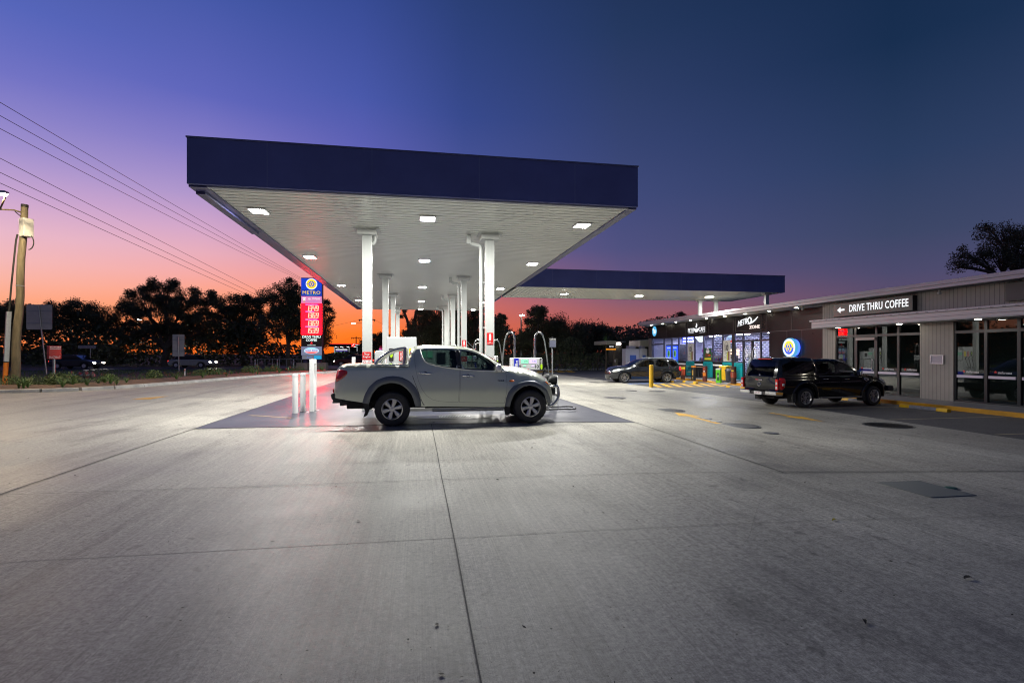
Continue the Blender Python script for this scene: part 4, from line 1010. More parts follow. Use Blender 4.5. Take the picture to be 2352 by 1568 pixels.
# ---------------------------------------------------------------- silver utility (the hero)
SILV = mat('silver_green_paint', (.58,.615,.525), .33, .5, coat=1., nz=(.8,.02)); FLR_ = mat('grey_flare_paint', (.12,.135,.155), .38, .3, coat=.3)
TG = glass('car_glass', (.2,.25,.24), .005, 1.55); TGD = glass('tinted_glass', (.16,.17,.17), .005, 1.6)
SM = dict(paint=SILV, glass=TG, rglass=TGD, sglass=TG, black=BLACK)
ute = thing('utility_truck', 'silver dual cab utility with sports bar, bull bar and spotlights stopped beside the pumps', 'utility truck', (-.53,12.5,0))
def k_(z): return z
def wsil(x, z):
    b = lerp([(.3,.845),(.5,.862),(.75,.882),(.95,.876),(1.2,.852),(1.3,.835),(1.73,.665)], z)
    if x < .34: b = lerp([(.3,.845),(.5,.862),(.75,.882),(1.05,.87),(1.33,.83)], z)
    if x > 2.2:
        f = min(1, (x-2.2)/.6); b -= f*max(0, z-.85)*.34
    if x < -.9: b -= (-.9-x)**2*.75
    if x > 3.0: b -= (x-3.0)**2*.55
    return b
zc = lambda P: [(x, z+.015+.0013*x) for x, z in P]
ct = []
def seg(P, tag_, b0, b1):
    P = zc(P); n = len(P)
    for i, p in enumerate(P[:-1]): ct.append((p[0], p[1], b0+(b1-b0)*i/max(1,n-1), tag_))
seg([(-1.215,.63),(-1.213,.813),(-1.197,.957),(-1.179,1.1),(-1.155,1.21),(-1.121,1.272)], 'p', .03, .03)
seg([(-1.121,1.272),(-1.08,1.3),(-1.0,1.315),(-.763,1.322),(-.5,1.325),(-.2,1.322),(.1,1.314),(.338,1.307)], 'p', .03, .02)
seg([(.338,1.307),(.352,1.408)], 'p', .0, .0)
seg([(.352,1.408),(.369,1.506),(.394,1.604),(.422,1.665)], 'r', .03, .03)
seg([(.422,1.665),(.471,1.702),(.531,1.72),(.738,1.735),(1.081,1.735),(1.254,1.728),(1.428,1.714),(1.578,1.694),(1.703,1.668),(1.83,1.63)], 'p', .03, .035)
seg([(1.83,1.63),(1.955,1.564),(2.056,1.504),(2.158,1.441),(2.26,1.372),(2.375,1.293),(2.48,1.222)], 'g', .035, .1)
seg([(2.48,1.222),(2.62,1.206),(2.723,1.192),(2.853,1.171),(2.983,1.148),(3.088,1.121),(3.192,1.087),(3.284,1.045),(3.364,1.004),(3.456,.946)], 'p', .06, .09)
seg([(3.456,.946),(3.509,.897),(3.549,.832),(3.583,.754),(3.61,.664),(3.623,.573),(3.626,.483),(3.61,.432),(3.562,.394)], 'p', .1, .1)
ct.append((3.562,.41,.1,'p'))
fin = zc([(2.573,.37),(2.607,.512),(2.658,.639),(2.749,.739),(2.879,.814),(3.015,.843),(3.166,.811),(3.298,.732),(3.39,.615),(3.443,.473),(3.47,.39)])
rin = zc([(-.49,.49),(-.459,.586),(-.412,.706),(-.317,.827),(-.199,.898),(-.057,.933),(.038,.932),(.182,.894),(.302,.807),(.398,.695),(.447,.572),(.49,.41)])
bot = [(p[0], p[1]) for p in fin[::-1]]+zc([(2.478,.365),(1.503,.39),(.726,.41)])+rin[::-1]+zc([(-.62,.52),(-.9,.565),(-1.13,.61)])
rwin = smooth_poly(zc([(.608,1.645),(.762,1.652),(1.056,1.652),(1.353,1.642),(1.378,1.579),(1.405,1.24),(1.254,1.251),(1.081,1.277),(.909,1.315),(.774,1.352),(.701,1.402),(.658,1.481),(.628,1.567)]), 1)
fwin = smooth_poly(zc([(1.475,1.63),(1.603,1.619),(1.703,1.605),(1.829,1.575),(1.955,1.519),(2.082,1.446),(2.184,1.375),(2.26,1.301),(2.285,1.18),(2.006,1.19),(1.753,1.204),(1.503,1.219)]), 1)
rdoor = zc([(.475,1.60),(.5,1.645),(.556,1.668),(.762,1.683),(1.081,1.683),(1.4,1.67),(1.43,1.6),(1.457,1.217),(1.452,1.03),(1.445,.831),(1.423,.491),(1.204,.498),(1.007,.516),(.86,.555),(.726,.646),(.628,.791),(.556,.964),(.507,1.161),(.476,1.383)])
fdoor = zc([(1.445,1.665),(1.603,1.65),(1.728,1.63),(1.854,1.592),(1.98,1.534),(2.107,1.458),(2.235,1.369),(2.362,1.273),(2.47,1.184),(2.504,1.072),(2.514,.869),(2.496,.666),(2.455,.449),(2.006,.467),(1.443,.489),(1.463,.83),(1.472,1.217)])
W1 = body(ute, ct, bot, wsil, [('rear_door', rdoor, rwin), ('front_door', fdoor, fwin)], [], SM)
flare(ute, zc([(-.623,.515),(-.576,.684),(-.482,.853),(-.341,.985),(-.152,1.063),(.015,1.079),(.206,1.053),(.374,.966),(.495,.841),(.568,.693),(.604,.545),(.616,.416)]), rin, W1, FLR_)
flare(ute, zc([(2.462,.38),(2.491,.565),(2.542,.704),(2.645,.829),(2.801,.917),(2.983,.953),(3.166,.939),(3.324,.86),(3.43,.756),(3.509,.627),(3.562,.497),(3.567,.407)]), fin, W1, FLR_)
liner(ute, [fin, rin], W1)
for x in (0,3.046):
    for s in (-1,1): wheel(ute, x, s*.765, .38, .381, .255, .222, s)
# dark trim along pillars, chrome belt, seams
for nm, poly in (('pillar_trim', zc([(1.36,1.638),(1.47,1.628),(1.5,1.222),(1.408,1.24)])),): side_poly(ute, nm, poly, W1, BLACK, .003)
for s in (-1,1):
    MB().tube(on_side(W1, zc([(.595,1.655),(.612,1.567),(.642,1.481),(.688,1.395),(.765,1.34),(.905,1.302),(1.081,1.264),(1.25,1.238),(1.45,1.214),(1.75,1.19),(2.0,1.175),(2.3,1.158),(2.49,1.15)]), .004)(s), .014, 6).build('chrome_strip', mat('satin_chrome', (.8,.8,.8), .38, .85), ute, smooth=60)
    MB().tube(on_side(W1, zc([(-1.1,1.262),(-.9,1.282),(-.5,1.286),(0,1.28),(.345,1.272)]), -.001)(s), .008, 6).build('lid_seam', BLACK, ute)
    MB().tube(on_side(W1, zc([(.355,1.30),(.442,1.039),(.543,.767),(.665,.44)]), -.002)(s), .007, 6).build('bed_gap', BLACK, ute)
    MB().tube(on_side(W1, zc([(.43,.88),(.55,.66),(.64,.5),(.7,.43)]), -.001)(s), .004, 6).build('panel_crease', FLR_, ute)
    for hx, hz in ((.708,1.147),(1.64,1.083)):
        y = s*(W1(hx,hz)+.022); mb = MB().tube([(hx-.13,y-s*.016,hz+.012),(hx-.1,y,hz+.006),(hx,y+s*.006,hz),(hx+.1,y,hz-.006),(hx+.13,y-s*.016,hz-.012)], .015, 8)
        mb.lathe([(0,s*.003),(.045,s*.003),(.05,-s*.01)], (hx,s*W1(hx,hz),hz-.004), 'y', 16)
        mb.build('door_handle', CHROME, ute, smooth=40)
    side_poly(ute, 'side_indicator', smooth_poly([(2.565,.985),(2.68,.983),(2.68,.945),(2.565,.947)],1), W1, mat('amber_lens', (.75,.16,.01), .2), .006, sides=(s,))
    # taillight, headlight
    side_poly(ute, 'taillight', smooth_poly(zc([(-1.135,1.225),(-1.04,1.219),(-.96,1.207),(-.927,1.18),(-.937,1.123),(-.994,1.058),(-1.098,.992),(-1.18,.955),(-1.18,1.053),(-1.158,1.172)]),1), W1, mat('red_lens', (.35,.008,.01), .12, coat=.5), .006, sides=(s,))
    MB().box(-1.235,-1.215,s*.79-.035,s*.79+.035,.74,.83).build('reflector', RED, ute, bevel=.005)
    side_poly(ute, 'headlight', smooth_poly(zc([(3.36,.955),(3.45,.925),(3.53,.85),(3.56,.79),(3.52,.815),(3.44,.875)]),1), W1, mat('clear_lens', (.6,.62,.62), .1, .3), .006, sides=(s,))
    side_poly(ute, 'indicator_lens', smooth_poly(zc([(3.405,.93),(3.46,.912),(3.535,.825),(3.47,.862)]),1), W1, mat('amber_lens', (.75,.16,.01), .2), .012, sides=(s,))
    # mirror
    mb = MB(); mb.obb((2.3,s*.985,1.255), (.06,.09,.09)); mb.build('mirror', mat('satin_chrome', (.8,.8,.8), .38, .85), ute, bevel=.05, seg=4, smooth=60)
    MB().obb((2.33,s*.89,1.19), (.05,.05,.02)).build('mirror_arm', BLACK, ute, bevel=.01)
    # sports bar legs
    P = zc([(-.365,1.325),(-.3,1.42),(-.223,1.494),(-.14,1.553),(-.045,1.604),(.062,1.643),(.182,1.668),(.262,1.678)])
    yb = s*.7; MB().tube([(x,yb-s*.0,z) for x, z in P], .038, 12).build('sports_bar_tube', STEEL, ute, smooth=50)
    MB().tube([(.262,yb,1.69),(.262,yb,1.5),(.245,yb,1.32)], .042, 12).build('sports_bar_post', STEEL, ute, smooth=50)
    MB().box(-.46,.33,yb-.08,yb+.07,1.322,1.345).build('bar_mount', SILV, ute, bevel=.008)
    # side step
    MB().box(.86,2.44,s*.8-.0 if s<0 else .74,s*.74 if s<0 else .8+.0,.30,.37).build('step_pad', BLACK, ute, bevel=.012)
    MB().box(.86,2.44,min(s*.8,s*.86),max(s*.8,s*.86),.315,.368).build('side_step', mat('step_alloy', (.3,.3,.3), .4, .6), ute, bevel=.012)
    MB().prism([(-.62,.53),(-.5,.53),(-.47,.4),(-.53,.25),(-.6,.22),(-.565,.34)], 'xz', min(s*.66,s*.87), max(s*.66,s*.87)).build('mud_flap', RUBBER, ute)
    MB().prism([(2.46,.4),(2.58,.42),(2.57,.2),(2.5,.2)], 'xz', min(s*.66,s*.86), max(s*.66,s*.86)).build('mud_flap', RUBBER, ute)
text('GLX-R', mat('badge_dark', (.04,.03,.03), .25, .6), ute, (2.37,-W1(2.37,.972)-.001,.972), (1,0,0), w=.155, h=.036, ext=.004, bold=.02, name='badge')
MB().tube([(.262,-.7,1.685),(.262,.7,1.685)], .038, 12).build('sports_bar_hoop', STEEL, ute, smooth=50)
MB().tube(zc([]) or [(1.87,-.5,1.64),(1.64,-.5,1.865)], .006, 6).build('antenna', STEEL, ute)
MB().lathe([(.03,-.01),(.022,.03),(0,.035)], (1.87,-.5,1.64), n=12).build('antenna_base', BLACK, ute)
# bumper, tow bar, chassis
MB().prism([(-1.29,.70),(-1.25,.735),(-1.16,.73),(-1.05,.60),(-1.04,.53),(-1.13,.52),(-1.22,.55),(-1.27,.62)], 'xz', -.78, .78).build('rear_bumper', BLACK, ute, bevel=.02)
mb = MB(); mb.box(-1.16,-.9,-.05,.05,.43,.5); mb.box(-1.36,-1.1,-.03,.03,.455,.495); mb.cyl((-1.34,0,.49),(-1.34,0,.53),.012); mb.lathe([(0,.03),(.025,.02),(.03,0),(.02,-.025)], (-1.34,0,.555), n=12); mb.box(-1.2,-1.12,-.02,.02,.39,.47); mb.box(-1.1,-.9,-.35,.35,.43,.53); mb.build('tow_bar', BLACK, ute)
mb = MB(); mb.box(-1.0,3.3,-.42,-.32,.36,.5); mb.box(-1.0,3.3,.32,.42,.36,.5); mb.box(.7,2.4,-.7,.7,.37,.46); mb.box(-.85,-.45,-.7,.7,.52,.9); mb.cyl((0,-.75,.37),(0,.75,.37),.06); mb.cyl((3.046,-.75,.37),(3.046,.75,.37),.05); mb.box(2.5,3.4,-.5,.5,.3,.6); mb.build('chassis', mat('chassis_black', (.015,.015,.015), .8), ute)
# interior
mb = MB(); mb.box(.5,2.5,-.72,.72,.5,.6); mb.box(2.2,2.55,-.68,.68,.6,1.12); mb.box(.42,.5,-.7,.7,.6,1.3); mb.build('cabin_floor', mat('cabin_dark', (.02,.02,.022), .7), ute)
for x, y in ((1.72,-.36),(1.72,.36),(.95,-.38),(.95,.38),(.95,0)): seat(ute, x, y, .78, SEATM)
ring = [(2.07+.03*math.sin(a)*0-.07*math.sin(a), -.36+.18*math.cos(a), 1.15+.17*math.sin(a)) for a in [6.283*i/24 for i in range(24)]]
mb = MB().tube(ring, .016, 8, closed=True); mb.tube([(2.07,-.53,1.15),(2.1,-.36,1.14),(2.07,-.19,1.15)], .014, 6); mb.tube([(2.1,-.36,1.14),(2.3,-.36,1.05)], .03, 8); mb.build('steering_wheel', BLACK, ute, smooth=50)
MB().box(1.93,1.96,-.08,.1,1.44,1.5).build('rear_view_mirror', BLACK, ute, bevel=.01)
# front: grille, bumper, nudge bar, spotlights
MB().box(3.66,3.73,-.5,.5,.62,.86).build('grille', BLACK, ute, bevel=.02)
for s in (-1,1):
    P = [(3.60,s*.52,.80),(3.76,s*.5,.815),(3.79,s*.5,.77),(3.805,s*.5,.59),(3.775,s*.5,.5),(3.72,s*.5,.425),(3.65,s*.5,.37),(3.55,s*.5,.345)]
    MB().tube(P, .034, 12).build('nudge_bar', STEEL, ute, smooth=50)
    c = (3.72,s*.36,.955); MB().lathe([(0,-.13),(.05,-.12),(.095,-.05),(.115,.02),(.12,.05),(.112,.06)], c, 'x', 24).build('spotlight', BLACK, ute, smooth=40)
    MB().lathe([(.112,.055),(.08,.068),(0,.075)], c, 'x', 24).build('spotlight_lens', mat('clear_lens', (.6,.62,.62), .1, .3), ute, smooth=60)
    MB().tube([(3.72,s*.36,.85),(3.74,s*.42,.8)], .02, 8).build('spotlight_bracket', BLACK, ute)
MB().tube([(3.76,-.5,.815),(3.76,.5,.815)], .03, 10).build('nudge_bar_top', STEEL, ute, smooth=50)
MB().tube([(3.80,-.5,.59),(3.80,.5,.59)], .03, 10).build('nudge_bar_rail', STEEL, ute, smooth=50)
# ---------------------------------------------------------------- black utility
KP = mat('black_car_paint', (.006,.006,.007), .1, .0, coat=.6, spec=.3); BGL = glass('black_glass', (.06,.065,.065), .005, 1.6); BGS = glass('ute_side_glass', (.3,.33,.33), .005, 1.55)
ut2 = thing('utility_truck', 'black dual cab utility with tray canopy, parked nose in at the cafe kerb', 'utility truck', (12.62,16.33,-.24), R(6.5))
SC, ZC = .925, .885; sc2 = lambda P: [(x*SC, z*ZC) for x, z in P]
def wblk(x, z):
    x, z = x/SC, z/ZC
    b = lerp([(.3,.86),(.5,.88),(.8,.915),(1.02,.91),(1.12,.87),(1.2,.86),(1.86,.72)], z) if x < .55 else lerp([(.3,.86),(.5,.88),(.8,.91),(1.0,.905),(1.2,.88),(1.84,.66)], z)
    if x > 2.6: b -= min(1,(x-2.6)/.5)*max(0, z-.95)*.4
    if x < -1.0: b -= (-1.0-x)**2*1.1
    if x > 3.5: b -= (x-3.5)**2*.55
    return b*SC
ct = []
def seg2(P, tg, b0, b1):
    n = len(P)
    for i, p in enumerate(P[:-1]): ct.append((p[0]*SC, p[1]*ZC, b0+(b1-b0)*i/max(1,n-1), tg))
seg2([(-1.14,.62),(-1.2,.7),(-1.215,.9),(-1.205,1.1),(-1.19,1.16)], 'p', .02, .02)
seg2([(-1.19,1.16),(-1.17,1.2),(-1.1,1.45),(-1.03,1.68),(-.99,1.76)], 'r', .05, .05)
seg2([(-.99,1.76),(-.93,1.82),(-.8,1.85),(-.4,1.88),(.2,1.89),(.5,1.86),(.62,1.83),(1.0,1.845),(1.4,1.84),(1.75,1.81),(2.0,1.745)], 'p', .03, .03)
seg2([(2.0,1.745),(2.2,1.63),(2.4,1.5),(2.6,1.36),(2.8,1.22)], 'g', .035, .09)
seg2([(2.8,1.22),(3.0,1.2),(3.3,1.17),(3.55,1.12),(3.78,1.04),(3.9,.97)], 'p', .07, .1)
seg2([(3.9,.97),(3.98,.85),(4.03,.7),(4.04,.55),(4.0,.46)], 'p', .1, .1); ct.append((4.0*SC,.46*ZC,.1,'p'))
f2 = sc2(arch_pts(3.22,.42,.5,188,-8)); r2_ = sc2(arch_pts(0,.42,.5,188,-8))
bot = f2[::-1]+sc2([(2.6,.4),(1.6,.4),(.62,.41)])+r2_[::-1]+sc2([(-.56,.52),(-.9,.56)])
w_r = smooth_poly(sc2([(.78,1.72),(1.45,1.73),(1.5,1.3),(.86,1.27),(.74,1.32)]),1); w_f = smooth_poly(sc2([(1.6,1.72),(1.8,1.69),(2.05,1.6),(2.3,1.44),(2.52,1.28),(1.62,1.28)]),1)
d_r = sc2([(.68,1.765),(1.5,1.775),(1.56,1.3),(1.56,.5),(1.0,.5),(.66,.72),(.6,1.05),(.62,1.4)]); d_f = sc2([(1.53,1.775),(1.8,1.745),(2.08,1.655),(2.34,1.49),(2.62,1.3),(2.66,1.0),(2.64,.5),(1.59,.5),(1.59,1.3)])
c_w = smooth_poly(sc2([(-.9,1.72),(.35,1.76),(.42,1.3),(-1.0,1.27)]),1)
W2 = body(ut2, ct, bot, wblk, [('rear_door', d_r, w_r),('front_door', d_f, w_f)], [c_w], dict(paint=KP, glass=BGS, rglass=BGL, sglass=BGS, black=BLACK), sp=.09)
flare(ut2, sc2(arch_pts(0,.4,.62,186,-4)), r2_, W2, KP, .03); flare(ut2, sc2(arch_pts(3.22,.4,.62,186,-4)), f2, W2, KP, .03); liner(ut2, [f2, r2_], W2)
for x in (0,3.22*SC):
    for s in (-1,1): wheel(ut2, x, s*.79*SC, .372*.92, .372*.92, .225, .235*SC, s, 6, two=True)
for s in (-1,1):
    MB().tube(on_side(W2, sc2([(-1.17,1.155),(-.6,1.16),(0,1.16),(.52,1.15)]), .002)(s), .009, 6).build('canopy_rail', BLACK, ut2)
    MB().tube(on_side(W2, sc2([(.62,1.18),(1.3,1.2),(2.0,1.19),(2.62,1.14)]), .004)(s), .012, 6).build('belt_trim', CHROME if s > 0 else mat('satin_trim', (.2,.2,.2), .3, .6), ut2)
    for hx, hz in ((.9,1.08),(1.9,1.07)):
        y = s*(W2(hx*SC,hz*ZC)+.02); MB().tube([((hx-.11)*SC,y-s*.012,hz*ZC),(hx*SC,y,hz*ZC),((hx+.11)*SC,y-s*.012,hz*ZC)], .013, 8).build('door_handle', CHROME, ut2, smooth=40)
    side_poly(ut2, 'taillight', smooth_poly(sc2([(-1.2,1.14),(-.93,1.14),(-.9,1.1),(-.93,.9),(-1.0,.72),(-1.2,.7)]),1), W2, mat('red_tail', (.55,.012,.012), .12, coat=.5), .012, sides=(s,))
    MB().box(-1.17,-1.115,min(s*.74,s*.845),max(s*.74,s*.845),.62,.975).build('taillight_corner', mat('red_tail', (.55,.012,.012), .12, coat=.5), ut2, bevel=.012)
    for z in (.70,.84): MB().box(-1.177,-1.15,min(s*.76,s*.83),max(s*.76,s*.83),z-.05,z+.04).build('reverse_lens', mat('clear_lens', (.6,.62,.62), .1, .3), ut2, bevel=.01)
    side_poly(ut2, 'side_lens', smooth_poly(sc2([(-1.08,.93),(-.97,.95),(-.95,.87),(-1.06,.83)]),1), W2, mat('clear_lens', (.6,.62,.62), .1, .3), .018, sides=(s,))
    side_poly(ut2, 'headlight', smooth_poly(sc2([(3.5,1.09),(3.75,1.02),(3.9,.9),(3.85,.84),(3.6,.95)]),1), W2, mat('clear_lens', (.6,.62,.62), .1, .3), .006, sides=(s,))
    side_poly(ut2, 'fender_vent', smooth_poly(sc2([(2.74,1.12),(3.02,1.1),(2.98,1.0),(2.86,.95),(2.76,1.02)]),1), W2, CHROME, .006, sides=(s,))
    mb = MB(); mb.obb((2.42*SC,s*.985*SC,1.3*ZC), (.055,.09,.08)); mb.build('mirror', CHROME, ut2, bevel=.03)
    MB().obb((2.5*SC,s*.89*SC,1.24*ZC), (.05,.06,.02)).build('mirror_arm', BLACK, ut2)
    MB().box(.68*SC,2.6*SC,min(s*.78,s*.87),max(s*.78,s*.87),.30,.35).build('side_step', STEEL if s > 0 else mat('step_alloy', (.3,.3,.3), .4, .6), ut2, bevel=.012)
    for x0 in (-.62,2.62): MB().prism([(x0*SC,.5),(x0*SC+.12,.5),(x0*SC+.14,.2),(x0*SC+.02,.19)], 'xz', min(s*.62,s*.86), max(s*.62,s*.86)).build('mud_flap', RUBBER, ut2)
    MB().prism([(-1.24,.44),(-1.24,.565),(-1.17,.585),(-.9,.55),(-.93,.42)], 'xz', min(s*.36,s*.83), max(s*.36,s*.83)).build('rear_bumper', CHROME, ut2, bevel=.025)
MB().box(-1.19,-1.05,-.36,.36,.43,.53).build('bumper_step', BLACK, ut2, bevel=.01)
p = MB().box(-1.212,-1.1905,-.17,.17,.435,.53).build('number_plate', WHITEP, ut2); text('649·VPD', mat('plate_maroon', (.18,.02,.03), .5), ut2, (-1.2125,0,.482), (0,-1,0), w=.28, h=.06, ext=.003, bold=.01, name='plate_lettering')
mb = MB(); mb.box(-1.165,-1.13,-.15,.15,.9,.95); mb.build('tailgate_handle', CHROME, ut2, bevel=.01)
MB().box(-1.172,-1.1651,.02,.14,.92,.94).build('tailgate_sticker', RED, ut2)
MB().lathe([(0,-.012),(.07,-.01),(.075,0)], (-1.145,0,.78), 'x', 20).build('tailgate_badge', CHROME, ut2)
MB().lathe([(0,-.01),(.058,-.0155),(.06,-.004)], (-1.147,0,.78), 'x', 20).build('badge_centre', mat('badge_blueblack', (.01,.012,.03), .2), ut2)
MB().box(-1.13,-1.08,-.03,.03,1.05,1.12).build('canopy_latch', CHROME, ut2, bevel=.01)
MB().box(-.93,-.86,-.3,.3,1.62,1.645).build('brake_light', mat('red_tail', (.55,.012,.012), .12, coat=.5), ut2)
MB().box(3.68,3.93,-.8,.8,.5,.68).build('bull_bar', BLACK, ut2, bevel=.02)
mb = MB(); mb.box(-.9,3.2,-.42,.42,.3,.46); mb.cyl((0,-.7,.34),(0,.7,.34),.07); mb.box(-1.15,-.9,-.05,.05,.33,.4); mb.box(-1.24,-1.14,-.03,.03,.33,.38); mb.build('chassis', mat('chassis_black', (.015,.015,.015), .8), ut2)
mb = MB(); mb.box(.6,2.4,-.68,.68,.45,.53); mb.box(2.15,2.4,-.62,.62,.53,1.0); mb.build('cabin_floor', mat('cabin_dark', (.02,.02,.022), .7), ut2)
for x, y in ((1.68,-.34),(1.68,.34),(1.0,-.34),(1.0,.34)): seat(ut2, x, y, .62, SEATM)
# ---------------------------------------------------------------- grey wagon
GP = mat('dark_grey_car_paint', (.022,.025,.03), .22, .4, coat=.6)
suv = thing('station_wagon', 'dark grey wagon parked side on behind the yellow bollard', 'station wagon', (15.32,31.3,-.24), R(180-4))
S3, Z3 = .955, .89; s3 = lambda P: [(x*S3, z*Z3) for x, z in P]
def wsuv(x, z):
    x, z = x/S3, z/Z3
    b = lerp([(.25,.86),(.5,.9),(.8,.935),(1.0,.92),(1.1,.885),(1.68,.62)], z)
    if x > 2.2: b -= min(1,(x-2.2)/.5)*max(0, z-.8)*.5
    if x < -.5: b -= (-.5-x)**2*.45
    if x > 3.0: b -= (x-3.0)**2*.42
    return b*S3
ct = []
def seg3(P, tg, b0, b1):
    n = len(P)
    for i, p in enumerate(P[:-1]): ct.append((p[0]*S3, p[1]*Z3, b0+(b1-b0)*i/max(1,n-1), tg))
seg3([(-.88,.36),(-1.0,.5),(-1.03,.7),(-1.0,.95),(-.95,1.1)], 'p', .06, .06)
seg3([(-.95,1.1),(-.85,1.3),(-.73,1.48),(-.66,1.56)], 'r', .06, .05)
seg3([(-.66,1.56),(-.55,1.62),(-.2,1.67),(.4,1.7),(1.0,1.69),(1.4,1.65),(1.68,1.585)], 'p', .03, .03)
seg3([(1.68,1.585),(1.9,1.46),(2.12,1.32),(2.34,1.19),(2.5,1.1)], 'g', .03, .1)
seg3([(2.5,1.1),(2.8,1.085),(3.1,1.05),(3.38,.99),(3.56,.92)], 'p', .08, .12)
seg3([(3.56,.92),(3.66,.82),(3.71,.66),(3.71,.42),(3.62,.28)], 'p', .12, .12); ct.append((3.62*S3,.28*Z3,.12,'p'))
f3 = s3(arch_pts(2.84,.36,.42,186,-6)); r3 = s3(arch_pts(0,.36,.42,186,-6))
bot = f3[::-1]+s3([(2.3,.28),(1.4,.27),(.55,.28)])+r3[::-1]+s3([(-.5,.34)])
q_w = smooth_poly(s3([(-.62,1.5),(-.1,1.58),(-.22,1.2),(-.4,1.12),(-.82,1.18)]),1); r_w = smooth_poly(s3([(.02,1.6),(.72,1.62),(.76,1.12),(-.0,1.1),(-.12,1.2)]),1); f_w = smooth_poly(s3([(.85,1.61),(1.3,1.58),(1.62,1.47),(1.95,1.25),(2.1,1.1),(.84,1.11)]),1)
rd = s3([(-.06,1.63),(.77,1.65),(.8,1.1),(.8,.38),(.42,.38),(.3,.6),(.0,.82),(-.2,1.1),(-.16,1.35)]); fd = s3([(.8,1.65),(1.35,1.62),(1.7,1.5),(2.05,1.26),(2.24,1.06),(2.26,.75),(2.22,.38),(.83,.38),(.83,1.1)])
W3 = body(suv, ct, bot, wsuv, [('rear_door', rd, r_w),('front_door', fd, f_w)], [q_w], dict(paint=GP, glass=TGD, rglass=BGL, sglass=TGD, black=BLACK), sp=.09)
flare(suv, s3(arch_pts(0,.36,.5,184,-4)), r3, W3, GP, .018); flare(suv, s3(arch_pts(2.84,.36,.5,184,-4)), f3, W3, GP, .018); liner(suv, [f3, r3], W3)
for x in (0,2.84*S3):
    for s in (-1,1): wheel(suv, x, s*.8*S3, .335, .335, .228, .235*S3, s, 6, two=True)
for s in (-1,1):
    MB().tube([(-.5,s*.58,1.495),(-.4,s*.58,1.535),(.9,s*.58,1.54),(1.1,s*.58,1.50)], .018, 8).build('roof_rail', GALV, suv, smooth=50)
    MB().tube(on_side(W3, s3([(.5,.62),(1.4,.6),(2.3,.6)]), .004)(s), .012, 6).build('side_moulding', GP, suv)
    for hx in (.2,1.05): y = s*(W3(hx*S3,.98*Z3)+.018); MB().tube([((hx-.1)*S3,y-s*.01,.98*Z3),(hx*S3,y,.98*Z3),((hx+.1)*S3,y-s*.01,.98*Z3)], .012, 8).build('door_handle', GP, suv, smooth=40)
    side_poly(suv, 'taillight', smooth_poly(s3([(-.96,1.14),(-.86,1.14),(-.8,1.0),(-.84,.82),(-1.0,.82)]),1), W3, mat('red_tail_glow', (.75,.02,.03), .12, emit=(1,.02,.03), es=.25), .02, .06, sides=(s,))  # reflected brightness put into the lens as a faint glow
    side_poly(suv, 'headlight', smooth_poly(s3([(3.1,1.0),(3.36,.965),(3.6,.88),(3.64,.74),(3.34,.75),(3.12,.86)]),1), W3, mat('clear_lens', (.6,.62,.62), .1, .3), .012, sides=(s,))
    mb = MB(); mb.obb((1.98*S3,s*1.0*S3,1.14*Z3), (.05,.09,.07)); mb.build('mirror', GP, suv, bevel=.03)
MB().box(3.62*S3+.09,3.62*S3+.12,-.2,.2,.37,.47).build('number_plate', WHITEP, suv)
MB().box(3.6*S3+.08,3.6*S3+.105,-.45,.45,.53,.63).build('grille', BLACK, suv, bevel=.01)
MB().box(3.5*S3,3.6*S3+.1,-.6,.6,.24,.29).build('bumper_insert', GALV, suv, bevel=.01)
mb = MB(); mb.box(-.7,3.1,-.6,.6,.22,.36); mb.build('chassis', mat('chassis_black', (.015,.015,.015), .8), suv)
for x, y in ((1.25,-.38),(1.25,.38),(.35,-.38),(.35,.38)): seat(suv, x, y, .5, SEATM)
MB().box(.0,2.3,-.7,.7,.4,.48).build('cabin_floor', mat('cabin_dark', (.02,.02,.022), .7), suv)
